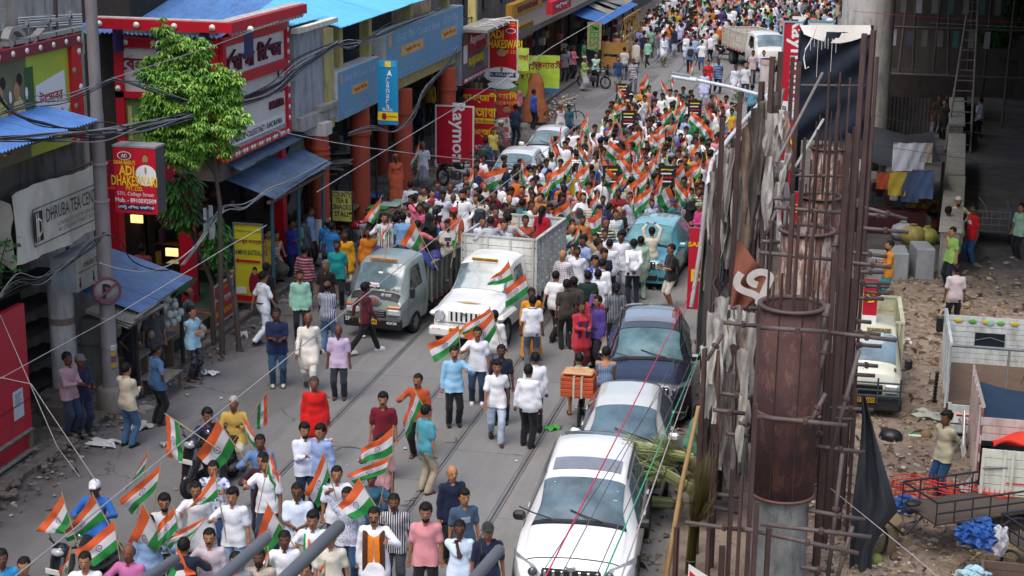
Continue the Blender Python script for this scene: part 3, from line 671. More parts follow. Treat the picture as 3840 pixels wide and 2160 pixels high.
sheets(rt,(-14.85,44.6,rc.z),(-14.85,58.5,rc.z+.1),(-19.5,44.6,rc.z+1.1),(-19.5,58.5,rc.z+1.2),M('#5fb4dc',rough=.35,var=.08,vs=1,bump=.1,dirt=.25,dc='#8d9ca3'))
sheets(rt,(-15.2,41.3,6.75),(-15.2,44.55,6.7),(-19.5,41.3,7.8),(-19.5,44.55,7.75),M('#5fb4dc',rough=.35,var=.08,vs=1,bump=.1,dirt=.3,dc='#8d9ca3'))
MB().bb(-15.1,-14.9,41.3,44.6,6.55,6.68).W('gutter',M('#d8d2bd',dirt=.2),rt)
t=TH('bank_building','arcade building with red round pillars and yellow beams carrying the blue bank signs','building',(-18,52,0))
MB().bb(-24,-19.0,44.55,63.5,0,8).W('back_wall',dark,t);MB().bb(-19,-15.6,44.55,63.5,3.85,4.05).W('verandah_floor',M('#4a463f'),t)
MB().bb(-15.55,-15.2,44.55,63.5,3.7,4.15).W('yellow_beam',M('#b5a768',rough=.8,dirt=.5,dc='#5d5434'),t)
for y in(45.6,48.4,53.0,57.8,62.0):MB().bb(-15.5,-15.2,y,y+.3,4.15,6.3).W('yellow_post',M('#b9ab6d',rough=.8,dirt=.4,dc='#5d5434'),t)
for i in range(46):MB().bb(-15.35,-15.33,44.7+i*.4,44.72+i*.4,4.15,5.05).W('railing_bar',dark2,t)
for z in(4.6,5.05):MB().bb(-15.36,-15.32,44.6,63.3,z,z+.03).W('railing',dark2,t)
for(x,y,r)in((-15.2,47.4,.3),(-15.1,51.7,.31),(-15.1,57.4,.31),(-17.0,47.9,.22),(-16.9,55.2,.22)):
 MB().cyl((x,y,0),(x,y,3.7),r,n=18).W('red_pillar',redcol,t);MB().cyl((x,y,2.9),(x,y,3.0),r+.05,n=18).W('pillar_ring',redcol,t)
for i in range(9):MB().bb(-18.9,-18.7,44.8+i*2.0,46.3+i*2.0,.1,2.8).W('shutter',M(rnd.choice(['#3a3434','#4a2424','#2b3038','#54493a'])),t)
for i in range(40):MB().cb((rnd.uniform(-18.4,-17.2),rnd.uniform(45,62),rnd.uniform(.3,2.2)),(.3,.35,.3),.03).W('stock_bundle',M(rnd.choice(['#6a2a28','#3b4658','#6b6154','#7a7468','#502a34'])),t)
blu=M('#5e93b4',rough=.45,var=.08,vs=.7,bump=.05,bs=4,dirt=.25,dc='#7f9aa8')
lt,org=M('#a9c4d3',bump=0),M('#cfa25c',bump=0)
c1,c2=oX(*px('V',848,180),-14.95),oX(*px('V',948,262),-14.95)
b=Board('bank_sign','smaller faded blue bank sign with pale side panel and one orange strip','sign','X',-14.95,44.6,48.6,3.72,5.12,.5,blu,M('#c8cac8',dirt=.2))
b.T('केनरा बैंक Canara Bank',.52,.83,.24,lt,2.9);b.slab(.33,.70,.42,.60,.02,.01,org,'orange_strip');b.T('Together We Can',.515,.51,.13,M('#a05a2c',bump=0),1.2,d=.03);b.ell(.08,.82,.1,.16,org,.02);b.T('College Street',.25,.12,.09,lt,.8);b.T('Branch',.62,.14,.09,lt,.5)
b=Board('bank_sign','long faded blue bank sign with two orange strips under the bright blue roof','sign','X',-14.95,49.3,59.1,4.15,5.78,.45,blu,M('#bcbfbc',dirt=.2))
b.T('केनरा बैंक  Canara Bank   केनरा बैंक',.52,.82,.34,lt,7.8);b.slab(.17,.44,.42,.62,.02,.01,org,'orange_strip');b.slab(.68,.89,.42,.62,.02,.01,org,'orange_strip')
for u in(.305,.785):b.T('Together We Can',u,.52,.15,M('#a05a2c',bump=0),1.7,d=.03)
b.ell(.045,.8,.15,.22,org,.02)
for i in range(6):b.T('College Street Branch',.12+i*.15,.13,.09,lt,1.0)
y_=46.6;xa,xb=oY(*px('V',950,200),y_).x,oY(*px('V',1001,200),y_).x;za,zb2=oY(*px('V',970,314),y_).z,oY(*px('V',970,152),y_).z
b=Board('bank_banner','bright blue vertical bank banner with yellow foot between the two faded bank signs','banner','Y',y_,xa,xb,za,zb2,.05,M('#1e86b8',rough=.4,var=.05,bump=0),GRYM)
b.slab(0,1,.07,.20,.02,.01,YEL,'yellow_band');b.slab(.08,.92,.90,1,.02,.004,M('#2a98c8',bump=0),'top_band');b.slab(.38,.66,.90,.985,.03,.01,YEL,'logo_block')
b.poly([(.45,.76),(.60,.86),(.72,.76),(.58,.78)],WHT,.02,'logo');
for i,ch in enumerate('Canara'):b.T(ch,.5,.70-i*.082,.17 if ch=='C' else.12,WHT,.10)
b.T('Bank',.5,.24,.10,WHT,.32);b.ell(.32,.135,.07,.10,DKRED,.03);b.T('Canara Bank Syndicate',.66,.135,.05,DKRED,.36,d=.03)
b=Board('clothing_sign','grey and maroon clothing shop sign with yellow name on the upper storey','sign','X',-14.95,58.9,63.6,2.85,4.75,.45,M('#4b4650',rough=.4,bump=0),M('#8f9496',dirt=.3))
b.slab(.22,.80,.58,.97,.02,.01,M('#a81f3c',bump=0),'red_panel');b.T('Raymond',.51,.79,.42,WHT,2.3,d=.03,bold=.01);b.T('RAJHANS',.47,.37,.42,M('#c9b92a',bump=0),2.4,d=.03,bold=.03)
b.slab(0,1,0,.13,.02,.01,M('#8c2040',bump=0),'bottom_strip');b.T('SHIRT PANT SUIT BLAZER SHERWANI',.5,.065,.12,WHT,4,d=.03)
for u0,u1,v0,v1 in((.05,.17,.4,.75),(.85,.97,.55,.9)):b.slab(u0,u1,v0,v1,.02,.01,W1,'white_patch')
MB().bb(-15.2,-14.0,59,63.4,4.8,4.9).W('sign_roof',M('#8a877e',dirt=.5),b.t)
for i in range(4):MB().tube([(-15,60+i,4.85),(-14.1,60.2+i,5.0),(-13.9,60.2+i,4.85)],.03).W('flood_lamp_arm',M('#b0b0b0',metal=.3),b.t)
q=[oY(*px('V',x,y),62.6)for x,y in((1230,48),(1302,200))]
b=Board('hoarding','tall red hoarding with yellow lettering and a man in white, beside maroon sign','hoarding','Y',62.6,q[0].x,q[1].x,q[1].z-.05,q[0].z,.08,M('#b80f20',rough=.4,bump=0),W1,frame=W1,fw=.04)
b.T('Attraction of',.5,.95,.07,YEL,.9);b.T('prosperous marriage life',.5,.91,.07,YEL,1.3);b.ell(.75,.82,.2,.1,WHT,.018);b.ell(.75,.82,.17,.08,DKRED,.02)
b.T('ADI',.28,.76,.34,YEL,.55,bold=.03);b.T('DHAKESWARI',.5,.60,.34,YEL,1.5,bold=.02);b.T('PVT. LTD.',.75,.47,.12,YEL,.6);man(b,.45,.27,.7,.75);b.slab(.05,.95,.05,.13,.02,.01,NAVY,'blue_band');b.T('57/1, COLLEGE ST.',.5,.09,.11,WHT,1.4,d=.03,bold=.02)
q=[oX(*px('V',x,y),-14.9)for x,y in((1100,262),(1190,440))]
def bannerY(name,label,Y,x0,y0,x1,y1,face,cat='banner',dep=.06,frame=None):
 a,c=oY(*px('V',x0,y0),Y),oY(*px('V',x1,y1),Y);return Board(name,label,cat,'Y',Y,a.x,c.x,max(c.z,.12),a.z,dep,face,GRYM,frame=frame,fw=.05)
R2=M('#b81830',rough=.4,var=.05,bump=0)
b=bannerY('standing_banner','tall red banner with large white sideways letters standing on the left footpath',57.0,1095,263,1192,440,R2,frame=W1)
text('Raymond',b.P(.56,.5),-ZV,XV,.62,WHT,b.t,2.5,.02,bold=.02);b.T('READY TO WEAR',.45,.04,.12,WHT,1.2,bold=.02);b.slab(0,1,.56,.565,.012,.012,DKRED,'seam')
b=bannerY('standing_banner','red banner with yellow Bengali letters just behind the tall red sideways lettered banner',60.5,1168,222,1243,400,R2)
b.T('পাঞ্জাবী',.5,.86,.42,YEL,1.35,bold=.03);b.T('পাজামা',.55,.63,.4,YEL,1.2,bold=.03);b.slab(.3,1,.46,.54,.02,.01,YEL,'yellow_strip');b.T('Has No Branches',.65,.50,.13,BLK,.95,d=.03);b.T('পাঞ্জাবী',.6,.32,.4,YEL,1.1,bold=.03);b.T('RAYMOND S.',.5,.08,.2,WHT,1.3)
b=bannerY('standing_banner','pink red banner with a man in white, low on the footpath beyond tall banners',66,1250,215,1300,330,M('#c23040',bump=0));b.T('আদি',.55,.78,.3,YEL,.8,bold=.03);b.T('ঢাকেশ্বরী',.5,.6,.25,YEL,1.0);man(b,.5,.28,.6,.7);b.slab(0,1,.9,1,.02,.01,GREENP,'green_band')
b=bannerY('standing_banner','short pink banner with pale letters at the foot of the panjabi banner',62,1228,318,1278,372,M('#c04458',bump=0));b.T('BLUES',.5,.6,.22,WHT,1.0,bold=.02);b.T('শাড়ি',.5,.25,.2,WHT,.8)
b=bannerY('standing_banner','lime green banner with red letters, left one of the pair beyond the tall red hoarding',71,1297,138,1350,245,M('#a9c43c',bump=0));b.T('নারসী',.6,.75,.38,DKRED,1.1,bold=.02);b.T('কুঠি',.5,.5,.3,DKRED,.8)
b=bannerY('standing_banner','lime green banner with red letters and blue foot, right one of the pair',72,1352,138,1407,232,M('#a9c43c',bump=0));b.T('বেনারসী',.5,.75,.38,DKRED,1.3,bold=.02);b.slab(0,1,0,.1,.02,.01,M('#2b62a0',bump=0),'blue_foot')
b=bannerY('standing_banner','small lime banner with red letter at the edge of the tall red hoarding',68,1300,120,1330,180,M('#b4cc48',bump=0));b.T('শাড়ি',.6,.6,.3,DKRED,.6,bold=.02)
P=[]
for i in range(12):
 v=i/11;w=.2+.5*v**.8;P.append([(-14.1+w*sin_(a/11*2*math.pi)*.9+.06*sin_(a*2+i),68.3+w*.5*cos_(a/11*2*math.pi),2.15-2.0*v)for a in range(12)])
t=tag(MB().grid(P).B('draped_cloth',M('#8d5230',rough=.85,var=.2,vs=3,bump=.8,bs=8)),'orange brown cloth draped over a cart in front of the lime banners','cloth')
t=TH('shop_building','row of old shops beyond the bank, hung with yellow and red shop boards','building',(-18,80,0))
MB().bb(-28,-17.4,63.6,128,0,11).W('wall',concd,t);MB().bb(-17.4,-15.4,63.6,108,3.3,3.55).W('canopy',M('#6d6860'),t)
for i in range(14):MB().bb(-17.38,-17.25,64+i*3.2,66.6+i*3.2,.1,3.0).W('shop_front',M(rnd.choice(['#3a2e2a','#5a2a2a','#2c343c','#6b4a2c'])),t)
for i in range(12):MB().bb(-17.38,-17.3,65+i*3.6,66.2+i*3.6,4.4,6.2).W('window',M('#20262a',rough=.3),t)
for i in range(60):MB().cb((rnd.uniform(-17.2,-16.0),rnd.uniform(64,108),rnd.uniform(.2,2.3)),(.3,.4,.35),.03).W('stock_bundle',M(rnd.choice(['#8a3a30','#3b5668','#8b7a54','#9a9488','#70343a','#b58a3a'])),t)
def farboard(x0,y0,x1,y1,X,c,fc,label,txt,tc,ang=0):
 a,d=oX(*px('V',x0,y0),X),oX(*px('V',x1,y1),X);b=Board('shop_board',label,'sign','X',X,a.y,max(d.y,a.y+1),min(d.z,a.z-.6),a.z,.3,M(c,bump=0,dirt=.2),M(fc,bump=0),frame=M(fc,bump=0),fw=.15)
 b.T(txt,.5,.5,b.h*.4,M(tc,bump=0),b.w*.7,bold=.03,d=.04);return b
farboard(1290,12,1362,-5,-15.2,'#b98a2e','#a8781f','big ochre framed shop board high above the street at the top of the picture','EKHANDANI','#6a1a26')
farboard(1300,70,1340,70,-15.5,'#b9902e','#8a6a20','lower ochre shop board beside the brown steel post','রেশম','#6a1a26')
farboard(1390,5,1435,0,-14.9,'#b3182c','#c02034','bright red shop board with white lettering beyond the brown post','শাড়ি বাজার','#d8d4d0')
b=bannerY('standing_banner','tan vertical banner with green crown and letters beside the red motorcycle',84,1478,55,1512,125,M('#a08c68',bump=0));text('ZEESY',b.P(.5,.4),-ZV,XV,.5,GREENP,b.t,1.5,.02,bold=.02);b.poly([(.3,.75),(.4,.9),(.5,.8),(.6,.92),(.75,.75),(.7,.7),(.35,.7)],GREENP,.02,'crown')
t=TH('tin_roof','blue tarpaulin awning with grey cloths at the far left stalls','awning',(-14.8,92,3));a,c=oX(*px('V',1425,5),-14.6),oX(*px('V',1555,45),-14.6)
sheets(t,(-14.2,86,2.5),(-14.2,98,2.5),(-17,86,3.3),(-17,98,3.3),roof_blue('#3f6fae',.2),pitch=.3,sheet=3)
for i in range(6):P=[[(-14.6-2.0*u,90+i*2.2+2.4*v,2.66+.75*u+.15*sin_(5*v+i)*sin_(3*u+i))for u in(0,.3,.6,1)]for v in(0,.25,.5,.75,1)];MB().slab(P,(0,0,.02)).W('grey_cloth',M(rnd.choice(['#8a8880','#9a9284','#6f6e6a']),bump=.5),t)
for y in(86.3,90,94,97.6):MB().cyl((-14.4,y,0),(-14.4,y,2.45),.05).W('post',dark2,t)
p=at(*px('V',1615,120));t=TH('wooden_barricade','ochre painted wooden police barricade frames by the far stalls','barricade',(-13.6,89,0));wy=M('#9b7433',dirt=.3)
for i in range(4):
 for z in(.3,.8,1.3,2.4):MB().bb(-.05,.05,i*1.6,i*1.6+1.4,z,z+.12).B('board',wy,t)
 for y in(i*1.6,i*1.6+1.35):MB().tube([(.3,y,0),(0,y,2.6),(-.3,y,0)],.05).B('leg',wy,t)
p=at(*px('D1',900,200));
p=at(*px('E',1625,620));t=TH('folding_chair_board','brown wooden barricade board standing near the man in lilac shirt','barricade',(-13.3,84.5,0))
MB().bb(-.7,.7,-.04,.04,.5,1.0).B('board',wy,t);MB().bb(-.7,.7,-.04,.04,1.15,1.75).B('board',wy,t)
for x in(-.65,.65):MB().bb(x-.05,x+.05,-.06,.06,0,1.8).B('leg',wy,t)
t=TH('steel_post','rusty brown square steel post rising from the footpath by the lime banners','post',at(*px('V',1376,200))+V3((0,3,0)))
MB().bb(-.2,.2,-.2,.2,0,8).B('shaft',M('#5a3a30',rough=.8,dirt=.3),t)
t=TH('lamp_pole','tall grey mauve steel lamp pole wrapped with wires at the left kerb','pole',(-14.87,29.6,0))
polem=M('#7f7a7b',rough=.6,var=.12,vs=1.5,bump=.2,dirt=.4,dc='#5c4a48')
MB().lathe((0,0,0),[(.17,0),(.17,1.2),(.155,1.25),(.15,4.4),(.135,4.5),(.13,6.2),(.118,6.3),(.11,11)],18).B('shaft',polem,t)
MB().lathe((0,0,0),[(.30,0),(.30,.55),(.26,.6),(.17,.62)],18).B('base_collar',M('#79726a',dirt=.6,bump=.6),t)
for z in(1.45,2.05,4.45,5.2):MB().cyl((0,0,z),(0,0,z+.04),.165,n=18).B('band',M('#8f8a88'),t)
for i in range(4):MB().bb(.10,.168,-.155,-.02,1.05+i*.12,1.15+i*.12).B('sticker',M(rnd.choice(['#b9a24a','#8a4a7a','#c9c5bd','#5a6a9a']),bump=0),t)
text('11',(-14.87+.05,29.6-.155,2.55),XV,ZV,.14,DKRED,t,.12,.01)
for i,(x,y,lab)in enumerate(((-15.9,29.0,'upright dark concrete stump left of the lamp pole base'),(-15.5,28.5,'lowest broken concrete lump at the kerb left of the lamp pole'))):
 tag(MB().cb((0,0,.25),(.45,.5,.5),.06).B('concrete_block',M('#5d564e',bump=.9,dirt=.6),loc=(x,y,.1)),lab,'block')
t=TH('blue_bucket','blue plastic bucket bin at the snack stall','bucket',(-15.3,49.2,.12));MB().lathe((0,0,0),[(0,0),(.2,0),(.26,.5),(.27,.5),(.27,.54),(.24,.54),(.18,.04),(0,.04)],16).B('tub',M('#2c5688',rough=.4),t);MB().ring((0,0,.52),(0,0,1),.27,.015).B('rim',M('#4a78a8'),t)
b=bannerY('stall_banner','faded yellow banner of a snacks stall with blue letters leaning beside the red pillar',44.2,833,480,888,558,M('#b3b34a',rough=.8,bump=.1,dirt=.2),frame=None)
[b.T(s_,.5,v_,.15,NAVY,b.w*w_,bold=.02)for s_,v_,w_ in(('COUNTY',.9,.85),('TEA &',.70,.6),('SNACKS',.48,.85),('STALL',.25,.7))]
for dx in(.02,.98):q=b.P(dx,0);MB().cyl((q.x,q.y,0),(q.x,q.y,b.z1),.025).W('post',dark2,b.t)
t=TH('snack_stall','snack stall roofed with loose sheets, cardboard and brooms','stall',(-15.6,47,0))
for i in range(9):MB().cb((rnd.uniform(-.7,.5),rnd.uniform(-1.2,1.5),1.95+i*.03),(1.0,.7,.02),.005,rot=Euler((rnd.uniform(-.12,.12),rnd.uniform(-.12,.12),rnd.random()*3)).to_matrix()).B('loose_sheet',M(rnd.choice(['#8a847a','#6d675e','#9a9284','#5c5a56'])),t)
for a in(-.7,.6):
 for c in(-1.2,1.4):MB().cyl((a,c,0),(a,c,1.95),.04).B('post',dark2,t)
MB().bb(-.6,.5,-1.0,1.2,.75,.8).B('counter',wood,t);MB().bb(-.6,-.5,-1,1.2,1.2,1.9).B('back',dark2,t)
for i in range(12):MB().lathe((rnd.uniform(-.4,.3),rnd.uniform(-.9,1.1),.8),[(0,0),(.06,0),(.07,.14),(.04,.17),(0,.17)],10).B('jar',M(rnd.choice(['#c9c0a0','#8a5a2a','#b0b8b8','#a03a2a']),rough=.3),t)
t=TH('vegetable_bench','dark wooden bench with green and white cloths beside the woman in the orange sari','bench',(-14.4,47.6,0))
for i in range(4):MB().bb(-.5+i*.27,-.26+i*.27,-.9,.9,.62,.66).B('plank',wood,t)
for a in(-.45,.5):
 for c in(-.8,.8):MB().bb(a-.03,a+.03,c-.03,c+.03,0,.62).B('leg',dark2,t)
for i,c in enumerate(('#3c9a4c','#b8bcb8','#7ab89a')):MB().cb((-.2+.25*i,-.3+.4*i,.7+.02*i),(.6,.5,.05),.02).B('folded_cloth',M(c),t)
lc=oY(*px('V',468,240),33.8)
def tree(label,base,crown,lobes,n,leaf,mats,trunk_pts,seed,name='street_tree'):
 r=random.Random(seed);t=TH(name,label,'tree',base);
 MB().tube(trunk_pts,[.075-.045*i/(len(trunk_pts)-1)for i in range(len(trunk_pts))],8).W('trunk',M('#4a4038',bump=.8,dirt=.3),t)
 for k,(cx_,cy_,cz_,rx,ry,rz_)in enumerate(lobes):
  c=V3((cx_,cy_,cz_));top=V3(trunk_pts[-1]);mid=top.lerp(c,.5)+V3((0,0,-.1));MB().tube([V3(trunk_pts[-2]),mid,c],[.045,.03,.012],6).W('branch',M('#4a4038',bump=.8),t)
 groups=[MB()for _ in mats];tot=sum(l[3]*l[4]*l[5]for l in lobes)
 for(cx_,cy_,cz_,rx,ry,rz_)in lobes:
  for i in range(int(n*rx*ry*rz_/tot)):
   while True:
    d=V3((r.uniform(-1,1),r.uniform(-1,1),r.uniform(-1,1)))
    if.25<d.length<1 and sin_(d.x*5+cx_*9)+sin_(d.z*6+cz_*7)>-.5:break
   d*=(.75+.25*r.random());c=V3((cx_+d.x*rx,cy_+d.y*ry,cz_+d.z*rz_));m=r.choices(range(len(mats)),[3,3,2][:len(mats)])[0];g=groups[m]
   for q in range(7):
    a=q/7*6.28+r.random();out=V3((cos_(a),sin_(a),-.25-r.random()*.5)).normalized();L=leaf*r.uniform(.7,1.2);w=L*.2;sd=out.cross(ZV).normalized()*w;o=c+out*.01
    g.add([o,o+out*L*.5+sd+ZV*.01,o+out*L+V3((0,0,-L*.25)),o+out*L*.5-sd+ZV*.01],[(0,1,2,3)])
 for g,m in zip(groups,mats):g.W('crown',m,t)
 return t
def leafm(c):
 k='leaf'+c
 if k not in MATS:
  t_=NT('leaf');v=t_.coord(world=True);o=t_.mix(t_.ramp(t_.noise(3,3,.6,v),.3,.7),hx(c),tuple(x*.6 for x in hx(c)));t_.l(o,t_.b.inputs['Base Color']);t_.b.inputs['Roughness'].default_value=.5
  t_.b.inputs['Transmission Weight'].default_value=0.;t_.b.inputs['Subsurface Weight'].default_value=0.;MATS[k]=t_.m
 return MATS[k]
def oy(x,y,Y=33.9):p_=oY(*px('V',x,y),Y);return p_
ms=[leafm('#86b83e'),leafm('#5f9a36'),leafm('#a3d058')]
lob=[]
for(x,y,rx,rz_)in((420,70,.22,.3),(430,135,.55,.45),(385,180,.4,.4),(560,215,.5,.45),(375,300,.35,.4),(520,330,.6,.45),(560,370,.35,.25),(500,120,.35,.3),(470,240,.9,.6),(400,250,.5,.5),(540,250,.55,.6),(430,330,.6,.5),(480,380,.5,.4),(600,290,.4,.25),(540,190,.4,.4),(460,190,.6,.5),(590,320,.35,.2)):
 p=oy(x,y);lob.append((p.x,33.9+rnd.uniform(-.3,.3),p.z,rx,min(rx,.6),rz_))
p0=at(*px('V',546,745));b0=oy(546,640)
tree('bright green mango like street tree in front of the red and white shop',(b0.x,34.0,0),None,lob,4300,.125,ms,[(b0.x,34.0,0),(b0.x+.02,34.0,1.6),(oy(552,480).x,33.9,oy(0,480).z),(oy(540,400).x,33.9,oy(0,400).z),(oy(480,300).x,33.9,oy(480,300).z)],3)
lob=[(oy(450,480,34.6).x,34.6,oy(450,480,34.6).z,.45,.4,.5),(oy(455,520,34.6).x,34.6,oy(455,530,34.6).z,.35,.3,.4),(oy(545,620,34.6).x,34.6,oy(545,600,34.6).z,.25,.25,.6)]
tree('drooping dark green foliage hanging below the red box sign',(b0.x-.5,34.7,0),None,lob[:2],600,.26,[leafm('#3f7a35'),leafm('#4f8a3c'),leafm('#6a4a34')],[(b0.x-.5,34.7,0),(b0.x-.5,34.7,1.5),(lob[0][0],34.6,lob[0][2])],4,'small_tree')
tree('thin young tree with hanging leaves beside the yellow standing banner',(b0.x+.25,34.4,0),None,[lob[2]],260,.22,[leafm('#4d8f3a'),leafm('#3c7a30')],[(b0.x+.25,34.4,0),(b0.x+.2,34.4,1.2),(lob[2][0],34.6,lob[2][2])],5,'small_tree')
lob=[(-19.5,66,7.5,1.5,1.5,1.2),(-19,70,6.8,1.5,2,1.2)]
brn=M('#3f2f2d',rough=.7,var=.25,vs=3,bump=.5,dirt=.5,dc='#5d4a42');brn2=M('#4b3835',rough=.7,var=.25,vs=3,bump=.5,dirt=.4,dc='#2a2220');pipem=M('#5c5250',rough=.65,metal=.2,var=.3,vs=5,bump=.4,dirt=.5,dc='#3a2e2a')
def mcasing():
 t=NT('rusty_casing');v=t.coord();o=t.mix(t.ramp(t.noise(2.5,5,.65,v),.35,.65),hx('#6b4338'),hx('#4a342f'))
 st=t.noise(5,6,.75,t.scale(v,1.4,1.4,.35));o=t.mix(t.math('MULTIPLY',t.ramp(st,.50,.58),.85),o,hx('#a0948a'))
 o=t.mix(t.math('MULTIPLY',t.ramp(t.noise(9,4,.7,v),.55,.7),.5),o,hx('#6b3f30'));t.l(o,t.b.inputs['Base Color']);t.b.inputs['Roughness'].default_value=.6;t.b.inputs['Metallic'].default_value=.15
 t.bump(t.noise(20,5,.7,v),.5,.01);return t.m
def mcasing2():
 t=NT('casing_paint');v=t.coord();o=t.mix(t.ramp(t.noise(2.0,5,.65,v),.35,.65),hx('#573733'),hx('#3a2b2c'))
 o=t.mix(t.math('MULTIPLY',t.ramp(t.noise(5,6,.8,t.scale(v,1,1,.4)),.52,.62),.6),o,hx('#7d5a4a'));t.l(o,t.b.inputs['Base Color']);t.b.inputs['Roughness'].default_value=.8;t.b.inputs['Metallic'].default_value=.05
 t.bump(t.noise(20,5,.7,v),.3,.006);return t.m
cas,cas2=mcasing(),mcasing2();colc=M('#777a78',rough=.9,var=.3,vs=3,bump=.9,dirt=.8,dc='#3b3f40')
def casing(label,pxx,ptop,Y,Rr,hcyl,zb=None,m=cas,h2=0):
 p=oY(pxx,ptop,Y);t=TH('pile_casing',label,'steel casing',(p.x,p.y,0),group='steel pile casings in the construction strip')
 z1=p.z;z0=z1-hcyl if zb is None else zb
 MB().lathe((0,0,0),[(Rr-.02,z0+.0),(Rr,z0),(Rr,z1),(Rr-.02,z1),(Rr-.02,z0+.3)],40).B('tube',m,t)
 MB().lathe((0,0,0),[(Rr-.03,z1-.03),(Rr+.045,z1-.03),(Rr+.045,z1+.012),(Rr-.03,z1+.012),(Rr-.03,z1-.03)],40).B('rim_flange',M('#54423c',rough=.6,bump=.4),t)
 for zz in([z0]+([z0+h2]if h2 else[])):MB().lathe((0,0,0),[(Rr,zz-.02),(Rr+.04,zz-.02),(Rr+.04,zz+.02),(Rr,zz+.02)],40).B('ring_flange',M('#5a4038',rough=.6,bump=.4),t)
 for a in(250,292):MB().bb(Rr*cos_(R(a))-.008,Rr*cos_(R(a))+.008,Rr*sin_(R(a))-.012,Rr*sin_(R(a)),z0+.02,z1-.03).B('weld_seam',M('#2a1f1e'),t)
 if z0>.1:MB().cyl((0,0,0),(0,0,z0-.02),Rr-.05,n=28).B('concrete_pile',colc,t)
 MB().cyl((0,0,z1-.5),(0,0,z1-.42),Rr-.03,n=24).B('concrete_fill',M('#8d8578',bump=.8,dirt=.5),t)
 r_=random.Random(int(Y))
 for i in range(7):a=i/7*6.28+.3;MB().cyl((Rr*.8*cos_(a),Rr*.8*sin_(a),z1-.45),(Rr*.8*cos_(a),Rr*.8*sin_(a),z1+r_.uniform(.2,1.2)),.018,n=6).B('rebar',brn,t)
 return t
casing('nearest brown steel pile casing, tallest in the picture, on a grey concrete pile',2972,1140,24.2,.475,3.0,m=cas2,h2=1.35)
casing('second steel pile casing with flaking white patches, just behind the nearest one',3028,860,28.4,.46,4.4,zb=.4)
casing('third pile casing, dark brown, between the red board and the tall bars',3080,735,38.5,.46,3.2,zb=.4)
casing('farthest pile casing, upright in front of the black tarpaulin',3108,552,43.5,.45,3.0,zb=.4)
BARS=0
def bar(c,x,y,Y,w=.085,z0=0.,m=None,lean=0.):
 global BARS
 p=oY(*px(c,x,y),Y);m=m or rnd.choice([brn,brn2]);b=MB();w*=rnd.uniform(.85,1.1)
 L=p.z-z0
 b.bb(-w/2,w/2,-w/2,-w/2+.014,0,L);b.bb(-w/2,w/2,w/2-.014,w/2,0,L);b.bb(-.014,.014,-w/2+.014,w/2-.014,0,L)
 o=b.B('steel_post',m,loc=(p.x,Y,z0),rz=rnd.uniform(-.5,.5));o.rotation_euler[1]=lean
 side='left' if x/1<(620 if c=='F' else 430)else 'right'
 BARS+=1
 tag(o,POSTL[BARS-1],'post','upright steel posts of the construction strip');return o
ordn=['first','second','third','fourth','fifth','sixth','seventh','eighth','ninth','tenth','eleventh','twelfth','thirteenth','fourteenth','fifteenth','sixteenth','seventeenth','eighteenth','nineteenth','twentieth']
spec=[('F',338,310,33,.10),('F',445,150,34,.10),('F',575,90,34,.10),('F',640,-60,33,.10),('F',690,-90,34,.10),('F',762,-60,36,.09),('F',800,-30,36,.10),('F',1145,365,27,.08),('F',1100,405,26.5,.085),('F',1195,-200,27,.095),('F',1250,-220,28,.08),('F',1225,60,29,.065),('F',1272,-60,30,.06),('F',835,430,30,.05),('F',985,30,40,.05),('F',1050,35,40,.05),('F',1108,65,40,.05),('F',975,180,39,.05),('F',1043,225,38,.05),('F',988,430,33,.05),('F',1030,455,32,.05),('F',915,380,34,.05),('F',800,905,24.5,.055),('F',765,770,25.5,.075),('F',895,880,25,.035),('F',870,1030,24,.035),('G',205,225,25.5,.07),('G',185,475,24.8,.06),('G',240,60,27,.085),('G',330,20,28,.08),('G',380,100,29,.09),('G',355,875,24,.055),('G',405,910,24,.055),('G',55,1185,24.2,.07),('G',550,1190,22.8,.07),('G',487,1050,22.8,.06),('G',300,1290,23.5,.09),('G',230,1185,24.2,.06),('G',270,730,25,.06),('G',497,95,23.4,.055),('G',480,520,23.2,.05),('G',905,-300,25.2,.085),('G',945,-200,26,.075),('G',1005,-150,27,.10),('G',885,250,24.6,.07),('G',1020,450,26.5,.05)]
POSTL=[]
lm={'F':{0:'left cluster beside the ragged tarps'}}
for i,(c,x,y,Y,w)in enumerate(spec):
 X_,Y_=px(c,x,y)
 zone=('street edge' if X_<2760 else 'ragged tarps' if X_<2960 else 'pile casings' if X_<3190 else 'yard side')
 hgt=('reaching past the picture top' if Y_<120 else 'topping the crowd' if Y_<450 else 'topping level with parked cars' if Y_<1200 else 'short, near the picture bottom')
 POSTL.append((zone,hgt,w,X_))
cnt={}
out=[]
for i,(z,h,w,X_)in enumerate(POSTL):
 k=(z,h,w<.06);cnt.setdefault(k,[]).append((X_,i))
lab=[None]*len(POSTL)
for k,l in cnt.items():
 for r_,(X_,i)in enumerate(sorted(l)):lab[i]=('thin' if k[2]else 'thick')+' post at the '+k[0]+', '+k[1]+(', '+ordn[r_]+' from left' if len(l)>1 else '')
POSTL=lab
for(c,x,y,Y,w)in spec:bar(c,x,y,Y,w)
bamb=M('#a8895c',rough=.6,var=.2,vs=4,bump=.3)
a=oY(*px('G',172,535),24.6);t=tag(MB().tube([(a.x-.38,24.3,0),(a.x-.2,24.4,1.6),(a.x,24.6,a.z)],[.045,.042,.032],8).B('bamboo_pole',bamb),'pale bamboo pole leaning at the street edge beside the brooms','pole')
a,b_=oY(*px('F',940,40),33),oY(*px('F',660,580),30);tag(MB().cyl(a,b_,.03,n=8).B('leaning_pole',M('#6f6862',bump=.4)),'long grey pole leaning diagonally across the black tarpaulin','pole')
